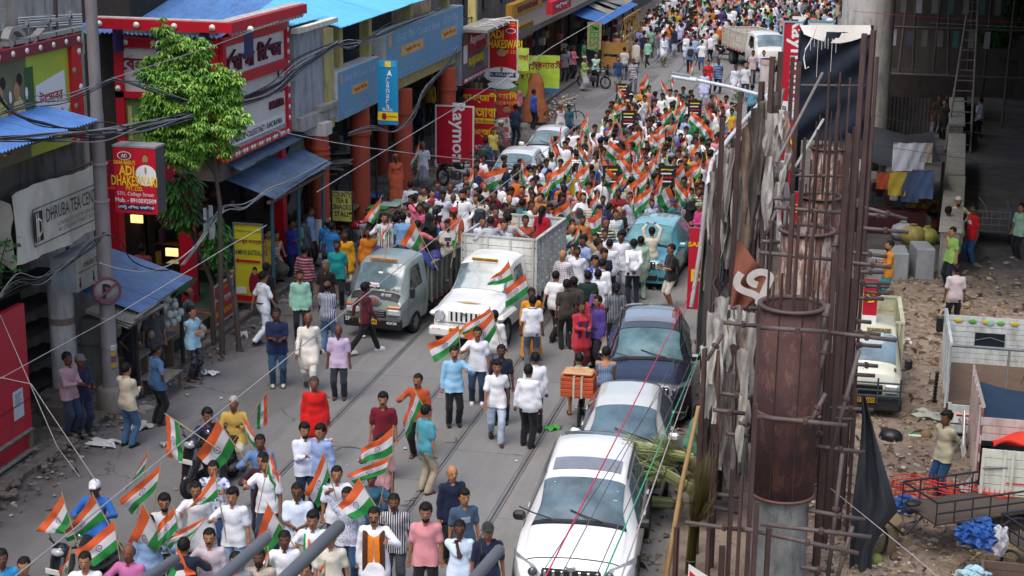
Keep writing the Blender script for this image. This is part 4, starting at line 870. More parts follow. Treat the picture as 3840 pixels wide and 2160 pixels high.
a,b_=oY(*px('F',945,320),36),oY(*px('F',780,600),33);tag(MB().cyl(a,b_,.03,n=8).B('leaning_pole',M('#a29f98',bump=.4)),'short pale pole slanting below the long grey one','pole')
pipes=[('G',345,5,490,10,28),('G',305,85,500,105,25),('G',500,112,870,135,23.5),('G',915,65,1100,85,27),('G',880,140,1237,181,25),('G',905,122,1150,152,27),('G',900,195,1155,214,28),('G',1000,308,1135,320,28),('G',860,355,1120,372,28),('G',250,555,420,575,25),('G',470,590,970,640,23.4),('G',770,680,860,685,25),('G',775,748,1065,784,24.5),('G',840,540,1110,557,26),('G',390,625,455,632,25),('G',320,685,440,695,26),('G',275,1010,395,1025,24.5),('G',760,1095,1065,1147,24),('G',505,1168,1100,1240,23.2),('G',420,1195,1032,1327,22.9),('G',100,1160,480,1210,24),('G',30,1030,400,1110,24.4),('G',750,590,1010,610,26.5),('G',285,465,450,490,26),('G',720,1400,900,1425,24),('F',640,795,750,800,31),('F',650,850,1050,882,28.5),('F',570,1055,680,1060,29),('F',560,1122,1015,1165,27.2),('F',740,625,830,628,36),('F',745,655,1075,662,38),('F',1190,848,1449,920,30),('F',1150,972,1460,1000,29),('F',1100,1118,1330,1146,28),('F',1100,1182,1358,1212,27.5),('F',1130,1238,1310,1242,29),('F',980,1298,1350,1308,28.5),('F',1200,1325,1340,1328,29),('F',810,112,1200,116,45),('F',1205,890,1330,905,31),('F',1200,1362,1345,1370,29),('F',1080,1395,1310,1402,28)]
dpipes=[('G',838,120,872,-15,23.8),('G',828,332,862,178,23.8),('G',765,640,855,466,23.6),('G',878,805,1035,235,24.2),('G',215,288,302,148,24.6),('G',868,1449,945,790,24),('G',905,1500,1000,1180,24),('F',1005,1150,1030,1020,26.5),('F',600,1020,660,870,30)]
cl=MB()
pl_=[]
for i,(c,x0,y0,x1,y1,Y)in enumerate(pipes+dpipes):
 a,b_=oY(*px(c,x0,y0),Y),oY(*px(c,x1,y1),Y+.15)
 diag=i>=len(pipes);d=(b_-a).normalized();bb_=MB();q=.034
 q_=d.to_track_quat('Z','Y');L=(b_-a).length
 bb_.lathe((0,0,0),[(q*.72,.12),(q*.72,0),(q,0),(q,L),(q*.72,L),(q*.72,L-.12)],10)
 me=bb_.mesh('scaffold_tube',[pipem]);o=link('scaffold_tube',me,loc=a);o.rotation_mode='QUATERNION';o.rotation_quaternion=q_
 m_=MB().cb((0,0,L*.55),(.1,.1,.07),.015).B('clamp',brn2,o)
 X_=px(c,x0,y0)[0];Yp=px(c,x0,y0)[1]
 z_='yard side' if X_>3080 else 'pile casings' if X_>2830 else 'street edge'
 v_='high up by the black tarpaulin' if Yp<700 else 'above the second casing rim' if Yp<950 else 'level with the orange shirt man' if Yp<1150 else 'level with the cream truck windscreen' if Yp<1400 else 'level with the truck number plate' if Yp<1650 else 'level with the nearest casing foot' if Yp<1900 else 'near the bottom of the picture'
 pl_.append((('slanting' if diag else 'level',z_,v_),Yp,o))
g_={}
for k,Yp,o in pl_:g_.setdefault(k,[]).append((Yp,o))
for k,l in g_.items():
 for r_,(Yp,o)in enumerate(sorted(l,key=lambda e:e[0])):tag(o,'%s scaffold tube at the %s, %s%s'%(k[0],k[1],k[2],', '+ordn[r_]+' down' if len(l)>1 else ''),'scaffold tube','scaffold tubes of the construction strip')
t=TH('ragged_tarpaulin','torn strips of grey and white tarpaulin hanging from the posts at the street edge','tarpaulin',(-3,31,0))
def strip(c,x0,y0,x1,y1,Y,w,m,n=14,r_=rnd):
 a,b_=oY(*px(c,x0,y0),Y),oY(*px(c,x1,y1),Y-.3);P=[];ph=r_.uniform(0,6)
 for i in range(n):
  u=i/(n-1);p=a.lerp(b_,u);p.x+=.02*sin_(u*5+ph);ww=w*(.55+.45*sin_(u*5+ph)**2)*(1 if u<.9 else.6)
  P.append([(p.x+(k/4-.5)*ww,p.y+.06*sin_(k*2.2+u*9+ph)+.04*sin_(k*4+ph),p.z)for k in range(5)])
 MB().slab(P,(0,.006,0)).W('strip',m,t)
tm=[M(c,rough=.75,var=.25,vs=4,bump=.7,bs=14,dirt=.6,dc='#3c3835')for c in('#9a9792','#b5b3ae','#8a8580','#5a524e','#a5a29c','#7c6a5e','#45403d','#5d4a42')]
r5=random.Random(21)
for i in range(96):
 u=r5.random();x=270+390*u;ytop=610-(x-270)*1.25+r5.uniform(-10,140);L=r5.uniform(350,800);Y=37-u*3+r5.uniform(-1.5,1.5)
 strip('F',x,ytop,x-30+r5.uniform(-20,20),min(ytop+L,1500),Y,r5.uniform(.12,.34),r5.choice(tm))
for i in range(60):
 x=r5.uniform(190,470);yt=r5.uniform(-60,500);strip('G',x,yt,x-15+r5.uniform(-20,20),yt+r5.uniform(250,650),r5.uniform(26,30),r5.uniform(.1,.25),r5.choice(tm))
for i in range(16):
 x=r5.uniform(600,740);yt=r5.uniform(250,700);strip('F',x,yt,x+r5.uniform(-40,40),yt+r5.uniform(180,400),r5.uniform(31,35),r5.uniform(.08,.22),r5.choice(tm[:6]))
pts=[oY(*px('F',x,y),Y)for x,y,Y in((150,1449,36.5),(205,1100,36.5),(245,720,36.5),(272,575,37),(380,430,40),(500,290,43),(610,170,46),(650,-20,46))]
t2=TH('hoarding_edge','white painted edge bar of the torn hoarding, rising beside the crowd','hoarding',(pts[0].x,pts[0].y,0))
for a,b_ in zip(pts[:-1],pts[1:]):MB().cyl(a,b_,.055,n=8).W('edge_bar',M('#c3c4c6',rough=.5,dirt=.4),t2)
for k in range(3):
 P=[p+V3((.12+.1*k+.05*sin_(i*2+k),0,-.25-.22*k))for i,p in enumerate(pts[2:])];MB().tube(P,.05,6).W('rolled_cloth',tm[k%2],t2)
P=[[pts[3].lerp(pts[6],u)+V3((.05,0,-.02-.55*v+.05*sin_(u*20)))for v in(0,.5,1)]for u in[i/10 for i in range(11)]]
MB().slab(P,(.01,0,0)).W('pink_strip',M('#b58f8a',dirt=.4),t2)
t=TH('sheet_hoarding','dirty pinkish grey sheets of hoarding behind the ragged strips','hoarding',(-3,32,0))
for i,(ya,yb,xa,xb,h,c)in enumerate(((26.5,28.3,-2.35,-2.5,2.3,'#5d4a46'),(28.4,30.6,-2.5,-2.7,2.6,'#6b6460'),(30.7,33.2,-2.75,-3.0,2.9,'#4a3a36'),(33.3,36.2,-3.05,-3.5,3.1,'#56504c'),(36.3,39.5,-3.6,-3.7,3.1,'#7a7672'),(39.6,44,-3.7,-3.6,3.1,'#6a5550'),(44.1,52,-3.6,-3.4,3.0,'#5d5854'))):
 P=[[(xa+(xb-xa)*u+.05*sin_(u*9+v*3+i),ya+(yb-ya)*u,h*v)for v in(0,.25,.5,.75,1)]for u in[k/8 for k in range(9)]]
 MB().slab(P,(.02,0,0)).W('sheet',M(c,rough=.85,var=.3,vs=1.4,bump=.6,dirt=.6,dc='#3a2e2a'),t)
a=oY(*px('F',390,1040),27.5);P=[]
Cn=[oY(*px('F',x,y),27.2)for x,y in((425,1040),(385,1440),(500,1449),(645,1290))]
for i in range(13):
 u=i/12;row=[]
 for j in range(13):
  v=j/12;p=(Cn[0].lerp(Cn[3],u)).lerp(Cn[1].lerp(Cn[2],u),v);p.y+=.08*sin_(u*9+v*4);row.append(p)
 P.append(row)
t=tag(MB().slab(P,(0,.01,0)).B('torn_banner',M('#6f3d30',rough=.7,var=.25,vs=1.6,c2='#8a4b3a',bump=.4,dirt=.3,dc='#7a7a5a')),'torn brown banner with a large white curl, hanging left of the second casing','banner')
c0=(Cn[0]+Cn[2])/2+V3((.12,-.16,.1))
text('এ',c0+V3((.05,-.05,-.2)),V3((.9,0,-.35)),V3((.35,0,.9)),.62,M('#b9b4ae',bump=0),t,None,.02,bold=.03,name='white_curl',world=False)
b=bannerY('side_board','red board seen edge on between the blue hatchback and the hoarding, with yellow letters',38.2,1735,572,1775,780,R2,'hoarding')
b.T('SAHA',.5,.80,.12,YEL,.5,bold=.02);b.T('D',.5,.42,.3,YEL,.3,bold=.03)
b=bannerY('side_board','tall red board with large white sideways letters above the white truck',52,1970,52,2022,300,R2,'hoarding',frame=M('#7fa8b8',bump=0))
text('Raymond',b.P(.55,.62),-ZV,XV,.6,WHT,b.t,2.6,.02,bold=.02);b.slab(0,1,0,.18,.02,.01,WHT,'white_foot');b.T('RE-',.4,.1,.18,NAVY,.4,d=.03)
b=bannerY('side_board','pale blue framed board top peeping over the black tarpaulin',55,2022,50,2095,140,W1,'hoarding',frame=M('#5fa0b8',bump=0));b.T('পোশাক',.5,.7,.25,DKRED,1.2)
for i,(x0,y0,x1,y1,Y,lab_)in enumerate(((1968,300,1998,480,44,'narrow red board strip behind the leaning grey pole'),(1968,480,2010,620,41,'lower red board with white stripe left of the dark casings'),(2000,690,2040,800,36,'small red board with yellow dashes behind the third casing'),(2175,700,2200,860,34,'red and white board slice behind the thick yard side posts'))):
 b=bannerY('side_board',lab_,Y,x0,y0,x1,y1,R2,'hoarding');b.slab(0,1,.3,.42,.02,.01,WHT,'white_stripe');b.T(['A','RE','শাড়ি','S','D'][i],.5,.7,b.h*.15,YEL,b.w*.6,d=.03)
C4=[oY(*px('D1',x,y),46)for x,y in((330,235),(860,245),(860,1060),(300,1060))]
P=[[(C4[0].lerp(C4[1],i/24)).lerp(C4[3].lerp(C4[2],i/24),j/24)+V3((0,.13*sin_((i*.9+j*1.6)*.42)*sin_(j*.2+.4)+.02*sin_(i*1.9-j),0))for j in range(25)]for i in range(25)]
t=TH('black_tarpaulin','large black tarpaulin with paint drips stretched between posts in front of the pier','tarpaulin',(C4[3].x,46,0));tarp=M('#2a303b',rough=.95,var=.2,vs=1.5,bump=.1,bs=6,spec=.08)
MB().slab(P,(0,.02,0)).W('sheet',tarp,t)
q=[oY(*px('D1',x,y),46.02)for x,y in((320,190),(855,190),(862,250),(590,285),(355,255))]
MB().slab([[q[0].lerp(q[1],u),(q[4].lerp(q[2],u))+V3((0,-.1,-.25*sin_(3.14*u)))]for u in[k/10 for k in range(11)]],(0,.02,0)).W('white_top_sheet',W1,t)
for i in range(9):x=400+i*28+rnd.uniform(-8,8);a=oY(*px('D1',x,290),45.7);MB().tube([a,a+V3((.01,0,-rnd.uniform(.15,1.4)*(.3+(i%4==2))))],.007,4).W('paint_drip',WHT,t)
MB().tube([oY(*px('D1',x,y),45.5)for x,y in((445,200),(420,280),(365,370),(350,440),(362,520),(390,505))],.02,6).W('white_rope',WHT,t)
for x in(335,865):a=oY(*px('D1',x,190),46.1);MB().cyl((a.x,46.1,0),a,.05).W('post',brn,t)
MB().bb(C4[0].x-.05,C4[0].x,46,50,0,C4[0].z).W('side_sheet',tarp,t)
P=[]
for i in range(14):
 u=i/13;a=oY(*px('G',1040-20*u,470),24.6);w_=[0,.06,.12,.2,.32,.46,.58,.68,.76,.82,.72,.55,.42,.35]
ptsL=[(1045,480),(1050,600),(1040,750),(1020,900),(1000,1050),(990,1200),(985,1330),(980,1500)];ptsR=[(1068,480),(1110,640),(1150,790),(1190,920),(1243,1100),(1170,1185),(1110,1300),(1095,1500)]
for(xa,ya),(xb,yb)in zip(ptsL,ptsR):P.append([oY(*px('G',xa+(xb-xa)*k/6,ya+(yb-ya)*k/6),25.4+.16*sin_(k*1.6+ya*.004))for k in range(7)])
tag(MB().slab([r[::-1]for r in P],(0,.015,0)).B('dark_tarpaulin',M('#2b3036',rough=.6,var=.25,vs=2,bump=.5,bs=10)),'dark sagging tarpaulin hanging down beside the yard near the bottom','tarpaulin')
t=TH('street_lamp','white street lamp arm with ribbed head reaching out over the crowd','street lamp',(0,0,0));A=[oY(*px('C1',x,y),41)for x,y in((1245,572),(1440,605),(1920,718))]
t.location=(A[2].x,41,0)
MB().tube([A[1],A[1].lerp(A[2],.5)+V3((0,0,.02)),A[2]+V3((.1,0,-.02)),(A[2].x+.25,41,A[2].z-.3),(A[2].x+.3,41,0)],.045,8).W('arm',M('#c6cbd0',rough=.4,dirt=.2),t)
d=(A[0]-A[1]).normalized();qd=d.to_track_quat('X','Z').to_matrix();MB().cb((A[0]+A[1])/2,((A[0]-A[1]).length,.3,.09),.03,rot=qd).W('lamp_head',M('#c2c8cf',rough=.4),t)
for i in range(15):c_=A[0].lerp(A[1],.04+i*.045);MB().box(c_+V3((0,0,.07)),(.02,.26,.05),rot=qd).W('cooling_fin',M('#9aa0a8',metal=.3),t)
t=TH('white_post','stout cream round post with a darker collar behind the hoarding posts','post',(0,0,0));a=oY(*px('C1',1972,445),47);t.location=(a.x,47,0)
MB().cyl((0,0,0),(0,0,a.z),.2,n=18).B('shaft',M('#c2b5b2',dirt=.4),t);MB().cyl((0,0,a.z-.14),(0,0,a.z),.22,n=18).B('collar',M('#b39a96'),t)
a=oY(*px('D1',832,190),62)
t=TH('flyover','dark concrete flyover with a peeling white round pier at the top right','bridge',(0,62,0))
MB().cyl((a.x,62,0),(a.x,62,8.2),.95,n=28).W('pier',M('#b3b1ac',rough=.8,var=.15,vs=1.4,bump=.4,dirt=.8,dc='#55504c'),t)
MB().bb(a.x+.55,40,40,150,8.2,9.4).W('deck',concd,t)  # unseen deck above the view, made this wide to shade the yard
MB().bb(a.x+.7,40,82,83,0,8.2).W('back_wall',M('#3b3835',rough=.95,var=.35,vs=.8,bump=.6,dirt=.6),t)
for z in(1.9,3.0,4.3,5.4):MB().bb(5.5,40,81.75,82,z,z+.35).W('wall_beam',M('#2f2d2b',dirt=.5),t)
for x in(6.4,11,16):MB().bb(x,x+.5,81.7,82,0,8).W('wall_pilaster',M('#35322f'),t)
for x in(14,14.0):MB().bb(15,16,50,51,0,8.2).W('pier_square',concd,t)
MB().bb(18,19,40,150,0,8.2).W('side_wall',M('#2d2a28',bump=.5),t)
t=TH('yard_wall','low pale concrete parapet wall running through the shaded yard','wall',(2.3,60,0));ww=M('#8d897c',rough=.9,var=.2,vs=1.5,bump=.5,dirt=.7,dc='#4b463e')
for(xa,ya,xb,yb,h)in((1.95,45.5,2.35,53.5,1.35),(2.4,55,2.75,63.0,1.2),(2.85,66,3.3,79,1.1)):
 P=[(xa,ya),(xb,yb),(xb+.5,yb),(xa+.5,ya)];MB().prism(P,(0,0,0),XV,YV,(0,0,h)).W('wall_segment',ww,t);P=[(xa-.06,ya-.05),(xb-.06,yb+.05),(xb+.56,yb+.05),(xa+.56,ya-.05)];MB().prism(P,(0,0,h),XV,YV,(0,0,.08)).W('coping',M('#a39e90',dirt=.5),t)
t=TH('yard_steps','pale concrete blocks like steps at the end of the yard wall','steps',(1.2,45,0))
for i,(x,y,h)in enumerate(((-.9,0,.75),(-.35,.25,.85),(.3,.5,.95))):MB().cb((x,y,h/2),(.5,1.0,h),.03,rot=Matrix.Rotation(.1*i,3,'Z')).B('block',M('#8f9394',var=.15,bump=.4,dirt=.3),t)
def clothline(pts,items,lab):
 t=TH('washing_line',lab,'washing line',pts[0]);a,b_=V3(pts[0]),V3(pts[1]);MB().tube([a-t.location,b_-t.location],.012,4).B('line',dark2,t)
 for(u,w,h,c,nm)in items:
  p=a.lerp(b_,u)-t.location;P=[[(p.x+(i/6-.5)*w,p.y+.05*sin_(i*1.9+j),p.z-h*j/6-.015*sin_(i*3))for j in range(7)]for i in range(7)]
  MB().slab(P,(0,.01,0)).B(nm,M(c,bump=.5),t)
 return t
g0=lambda x,y,Y:oY(*px('D1',x,y),Y)
a,c_=g0(1010,1080,50),g0(1330,1075,50);clothline((a,c_),[(.3,.6,1.0,'#c5c9d2','white_shirt'),(.62,.5,.8,'#b5bac6','white_shirt'),(.85,.35,.6,'#a89e92','cloth')],'washing line with white shirts in the shaded yard')
a,c_=g0(900,1300,48),g0(1330,1290,48);clothline((a,c_),[(.12,.35,.5,'#b5552c','orange_cloth'),(.38,.5,.7,'#b9a236','yellow_cloth'),(.62,.5,.9,'#3b4a66','blue_cloth'),(.85,.55,.8,'#44597c','blue_cloth')],'lower washing line with orange, yellow and blue cloths')
t=TH('yard_stall','dark tarp roofed stall cluttered with goods left of the yard wall','stall',(.4,55,0))
for i in range(7):MB().cyl((-1.6+(i%4)*1.1,-4+(i//4)*7,0),(-1.6+(i%4)*1.1,-4+(i//4)*7,2.3),.05).B('post',dark2,t)
P=[[(-1.8+3.4*u,-4.5+8*v,2.3+.12*sin_(8*u+5*v)-.3*v)for v in[k/8 for k in range(9)]]for u in[k/8 for k in range(9)]]
MB().slab(P,(0,0,.02)).B('tarp_roof',M('#25272a',bump=.6,bs=8),t)
MB().bb(-1.6,1.3,-4.4,-3.6,0,.75).B('counter',M('#4a1a26',dirt=.4),t)
for i in range(30):MB().cb((rnd.uniform(-1.4,1.2),rnd.uniform(-4.3,2),.85+rnd.uniform(0,.5)),(.25,.3,.25),.04).B('goods',M(rnd.choice(['#5a5a58','#8a8a84','#3b3d44','#7a6a3a','#5a2a2a'])),t)
t=TH('corrugated_shed','dark corrugated iron shed wall in the shade behind the stall','shed',(1,64,0));sheets(t,(-.6,64,0.05),(2.0,64,.05),(-.6,64.05,2.4),(2.0,64.05,2.4),M('#4a4643',rough=.7,dirt=.5),pitch=.14)
t=TH('shack','dark shack with scaffold poles and hung clothes under the flyover','shack',(2,74,0))
for i in range(8):MB().cyl((-2+i*.75,rnd.uniform(-2,2),0),(-2+i*.75+rnd.uniform(-.3,.3),rnd.uniform(-2,2),6.5),.06).B('pole',M('#4a3f36'),t)
for z in(2.2,4.2,5.6):MB().cyl((-2.2,-1.5,z),(4,-1.3,z),.05).B('cross_pole',M('#54493f'),t)
for i in range(14):MB().slab([[(-1.6+i*.32+a_*.12,-1.4+.04*sin_(a_*3),(5.5 if i%2 else 4.1)-.35*j)for j in range(3)]for a_ in range(3)],(0,.01,0)).B('hung_cloth',M(rnd.choice(['#8a8a90','#3a3f52','#5a5550','#2f5a52','#6a6a6a'])),t)
MB().bb(-2,1.8,-.5,1.5,0,2.1).B('hut',dark2,t)
t=TH('bamboo_ladder','tall bamboo ladder standing under the flyover','ladder',(0,72,0));l0,l1,r0,r1=oY(*px('D1',1605,-40),74),at(*px('D1',1450,720)),oY(*px('D1',1672,-40),74),at(*px('D1',1632,850))
l1.y=r1.y=66;l1.z=r1.z=.1;l1.x=oY(*px('D1',1450,720),66).x;r1.x=oY(*px('D1',1632,850),66).x
lm_=M('#7d7468',bump=.4);t.location=(r1.x,66,0)
MB().cyl(l1,l0,.05).W('rail',lm_,t);MB().cyl(r1,r0,.05).W('rail',lm_,t)
for i in range(15):u=.04+i*.065;MB().cyl(l1.lerp(l0,u),r1.lerp(r0,u),.03,n=6).W('rung',lm_,t)
tree('dark creeper and small tree growing behind the bamboo ladder',(7.2,76,0),None,[(7.0,76,5.8,.9,.6,1.6),(5.9,76.5,4.6,.8,.6,1.0),(5.0,76.5,3.6,1.0,.5,.5)],1400,.3,[leafm('#3d6b34'),leafm('#2c5026')],[(7.2,76,0),(7.1,76,2.5),(7.0,76,5)],8,'small_tree')
t=TH('fruit_heap','heap of ripe yellow orange fruits beside the yard wall','fruit');c0=at(*px('D2',1262,225));c0.y+=.3;t.location=c0
for i in range(46):MB().ball((rnd.uniform(-.55,.55),rnd.uniform(-.6,.6),.1+.35*rnd.random()),(.15,.11,.1),8,6,rot=Matrix.Rotation(rnd.random()*3,3,'Z')).B('fruit',M(rnd.choice(['#b5802c','#a5622a','#8f8030','#c08a30'])),t)
for i,(x,y,r_,c,lb)in enumerate(((1095,370,.38,'#b5b9c2','pale plastic sack leftmost of the heap'),(1170,400,.40,'#b3a860','yellowish straw filled sack in the middle of the heap'),(1275,400,.36,'#b0b25c','lime tinted sack nearest the yard wall'),(1130,320,.33,'#a8acb5','grey white plastic sack behind the leftmost'),(1215,300,.4,'#c2c4c6','big white sack at the top of the heap'),(1305,290,.25,'#b0502c','orange net bag against the yard wall'))):
 p=at(*px('D2',x,y+40));b_=MB().ball((0,0,r_*.7),(r_,r_,r_*.8),14,10);b_.v=[(v[0]*(1+.1*sin_(v[2]*30+v[0]*20)),v[1]*(1+.1*sin_(v[0]*25)),max(v[2],0))for v in b_.v]
 o=b_.B('sack',M(c,rough=.5,var=.25,vs=6,bump=1.,bs=14),loc=p);tag(o,lb,'sack','sacks by the yard wall');MB().cyl((0,0,r_*1.35),(0,0,r_*1.6),.05,.1).B('tied_neck',M(c),o)
for i,(c,x,y,r_,col_,lb)in enumerate((('D3',897,1358,.12,'#6f7a34','green coconut on the dirt at the bottom, right of the dark tarpaulin'),('D3',1035,1322,.09,'#5d4a36','brown coconut husk beside the green coconut'),('D3',1270,405,.12,'#7a6647','brown coconut among the litter in the yard'),('D2',1325,1345,.1,'#7d5a4a','lone brown lump on bare dirt beside the cream truck'))):
 tag(MB().ball((0,0,r_*.9),r_,12,9).B('coconut',M(col_,bump=.4),loc=at(*px(c,x,y+20))),lb,'coconut')
t=MB().lathe((0,0,0),[(.30,0),(.36,.55),(.38,.6),(.34,.6),(.28,.05)],20).B('basket',M('#8a7a5c',bump=.8),loc=at(*px('D3',905,1260)));tag(t,'pale cane basket half hidden behind the dark tarpaulin','basket')
t=TH('open_box','small open white carton lying among the yard litter','box');t.location=at(*px('D3',1180,410));MB().cb((0,0,.06),(.36,.26,.12),.01).B('carton',WHT,t);MB().bb(-.16,.16,-.11,.11,.12,.125).B('green_inside',M('#5a8a5a'),t)
t=MB().ball((0,0,.12),(.24,.2,.16),12,8).B('black_bag',M('#1d1f22',rough=.4,bump=.8,bs=12),loc=at(*px('D3',1005,440)));tag(t,'crumpled black plastic bag on the yard litter','bag')
t=TH('paper_plate','round white plate lying on the bare dirt beyond the cream truck','plate');t.location=at(*px('D2',1125,1005));MB().lathe((0,0,.06),[(0,0),(.2,0),(.27,.03),(.27,.04),(.2,.01),(0,.01)],24).B('plate',M('#bdb5a6'),t)
def litter(name,lab,region,n,cols_,size,seed,z=.08,straw=.0,kindname='litter'):
 r=random.Random(seed);b=MB()
 for i in range(n):
  x,y=region(r);L=size*r.uniform(.3,1.3);w=L*(r.uniform(.4,1)if r.random()>straw else.06);L=L*(1 if w>L*.1 else 3);a=r.random()*6.28;mi=r.randrange(len(cols_))
  d=V3((cos_(a),sin_(a),0));e=V3((-d.y,d.x,0));c=V3((x,y,z+r.uniform(0,.035)));h=V3((0,0,r.uniform(-.02,.05)))*L/.15
  b.add([c-d*L/2-e*w/2,c+d*L/2-e*w/2+h,c+d*L*.45+e*w/2-h*.5,c-d*L/2+e*w/2+h*.4,c+V3((0,0,.02))+h],[(0,1,4),(1,2,4),(2,3,4),(3,0,4)],mi)
 o=b.B(name,[M(c,rough=.9,bump=0,var=.1)for c in cols_]);return tag(o,lab,kindname,kind='stuff')
lc_=['#9a8f82','#8a7c6c','#b0aaa0','#6f6152','#7a6a54','#5d4f44','#94846a','#52463c','#a59a8e']
litter('yard_litter','paper scraps, straw and rubbish trodden into the yard dirt',lambda r:(r.uniform(-1.5,3.2),25+16*r.random()**1.3),3400,lc_,.07,1,.10,.45)
litter('yard_litter','dry straw and scraps on the middle of the yard',lambda r:(r.gauss(1.6,1.6),r.uniform(37,46)),1500,['#a0906c','#8a7d62','#7a6a54','#b0a58c','#5d5044'],.07,2,.09,.7)
litter('yard_litter','dark scraps and leaves around the shaded concrete floor',lambda r:(r.uniform(2.5,9),r.gauss(44.5,2.2)),420,['#4a403a','#3b3430','#8d8272','#5a4a44'],.13,3,.09,.2)
litter('street_litter','paper scraps and leaves along the left kerb',lambda r:(KX+.12+abs(r.gauss(0,.38)),r.uniform(23,74)),750,['#8d887e','#a9a69e','#5b4b3e','#6d6152','#4a4038'],.09,4,.004,.2)
litter('street_litter','pale scraps scattered on the carriageway',lambda r:(r.uniform(-14,-4),r.uniform(24,70)),160,['#b5b3ac','#a29d94','#7a7060'],.07,5,.016,.1)
litter('street_litter','leaf and dust scraps on the footpath',lambda r:(r.uniform(-16.6,-15.1),r.uniform(25,60)),700,['#8d887e','#5b4b3e','#3b342d','#736a5e'],.1,6,.145,.2)
litter('street_litter','brown dust and bits along the foot of the hoarding',lambda r:(-2.9-abs(r.gauss(0,.45))-.12*0,r.uniform(24,44)),380,['#6d5c4c','#8d7d6a','#4e4238'],.08,7,.02,.3)
litter('street_litter','heap of swept paper at the far kerb',lambda r:(r.gauss(-14.2,.3),r.gauss(73.5,1.8)),300,['#a9a49a','#8a7868','#c0bbb0','#7a5a48'],.16,8,.02,.1)
rb_=random.Random(5);b=MB()
for i in range(260):s_=rb_.uniform(.03,.13);b.cb((KX-.1+rb_.gauss(0,.25),rb_.uniform(22,30),.1+s_*.2),(s_,s_*1.3,s_*.7),s_*.2,rot=Matrix.Rotation(rb_.random()*3,3,'Z'))
tag(b.B('rubble',M('#6a6259',bump=.8,dirt=.5)),'broken brick and stone rubble along the near left kerb','rubble',kind='stuff')
for i,(c,x,y,w,cc,lb)in enumerate((('A3',780,450,.55,'#b9bbb8','crumpled white paper heap left of the man in blue jeans'),('A3',1040,330,.5,'#a9aaa0','stack of old newspapers on the kerb beside the man in blue jeans'),('A2',1830,1120,.35,'#c2c2c0','white scrap of paper below the red shop board'),('A2',1590,1412,.32,'#c8c8c6','lone white scrap on the road near the man in camouflage trousers'),('C3',350,335,.3,'#4fb04a','crumpled bright green plastic bag on the tram rail'),('D3',1590,780,.55,'#c3c4c8','white plastic sheet crumpled beside the red lined truck'),('D3',1320,240,.7,'#9da59c','grey green cloth lying in the yard near the standing man'),('A3',1240,462,.16,'#a9a9a6','flat pale disc of paper on the road near the scooter'),('D2',1120,1168,.35,'#b5aeaa','pale plastic scrap on bare dirt beside the cream truck'))):
 p=at(*px(c,x,y),.03 if c[0]!='D' else.1);P=[[(w*(u-.5)*(1+.2*sin_(v*9)),w*.7*(v-.5),.03+.05*sin_(u*11+i)*sin_(v*9+i*2))for v in[k/6 for k in range(7)]]for u in[k/6 for k in range(7)]]
 tag(MB().slab(P,(0,0,.008),smooth=False).B('loose_paper',M(cc,bump=.3),loc=p,rz=i),lb,'paper')
def broom(lab_,base,d,L,W_,seed,cols_=('#8f9a62','#aab07c','#6f7a48')):
 r=random.Random(seed);t=TH('broom_bundle',lab_,'brooms',base,group='bundles of leaf stick brooms');d=V3(d).normalized();s=d.cross(ZV).normalized();u=s.cross(d);gs=[MB()for _ in cols_]
 for i in range(420):
  a=r.random()*6.28;k=r.random()**.5;off=s*cos_(a)*k+u*sin_(a)*k;tip=L*r.uniform(.8,1.1);pr=V3((0,0,-r.random()*.35))*k
  g=gs[i%len(cols_)];p0=off*W_*.35;p1=d*L*.45+off*W_*.4;p2=d*tip+off*W_*r.uniform(1,1.6)+pr*L;w=s*.006+u*.004
  for pa,pb in((p0,p1),(p1,p2)):g.add([pa-w,pa+w,pb+w*.7,pb-w*.7],[(0,1,2,3)])
 for g,c in zip(gs,cols_):o=g.B('stick',M(c,rough=.8,bump=0),t);o['kind']='stuff'
 for q_ in(.12,.42):MB().ring(d*L*q_,d,W_*.42,.012,16,5).B('tie',M('#4a4430'),t)
for i,(x,y,dx,dy,L,W_,h)in enumerate(((1400,800,-480,-280,1.5,.26,1.2),(1400,560,-380,-60,1.3,.24,1.25),(1380,760,-200,-330,1.1,.14,1.3),(1330,905,-480,-40,1.5,.25,.9),(1150,745,-280,10,.9,.24,1.0),(1420,640,-230,-180,1.0,.22,1.1))):
 a=oY(*px('C3',x,y),26.4+.15*i);b_=oY(*px('C3',x+dx,y+dy),26.0+.15*i)
 broom(['long slanting broom bundle, thickest, in the middle of the pile','broom bundle at the back of the pile beneath the silver car','short upright broom bundle against the bamboo pole','lowest broom bundle, lying level beside the white car mirror','small broom bundle end just above the lowest one','upper right broom bundle behind the thickest'][i],a,b_-a,L,W_,30+i)
broom('tall yellowing broom bundles standing at the foot of the bamboo pole',oY(*px('G',120,1440),24.2)*1.0,(.05,.05,1),2.0,.2,50,('#7d7430','#968a3c','#5d5526'))
t=tag(MB().prism([(0,0),(.32,-.18),(.32,-.6),(0,-.4)],oY(*px('G',118,1385),23),XV,ZV,(0,.01,0)).B('torn_poster',W1),'torn white and red poster corner at the bottom by the bamboo pole','poster');MB().prism([(0.02,-.1),(.2,-.25),(.2,-.5),(.02,-.4)],oY(*px('G',118,1385),23)+V3((0,-.012,0)),XV,ZV,(0,.01,0)).B('red_print',RED,t)
tyre,rimm,blackp,chrome=M('#1b1b1c',rough=.85,bump=.3),M('#8a8c90',rough=.35,metal=.7,bump=0),M('#1a1b1d',rough=.55,var=.1,bump=.1),M('#b8babc',rough=.15,metal=.9,bump=0)
lampg=M('#b9c0c4',rough=.1,var=.3,vs=12,bump=.3,bs=30,coat=1);amber=M('#c2621c',rough=.2,coat=1,bump=0);plateY,plateW=M('#d59a1c',rough=.5,bump=0),M('#d9d9d6',rough=.5,bump=0)
def sstep(x):x=max(0.,min(1.,x));return x*x*(3-2*x)
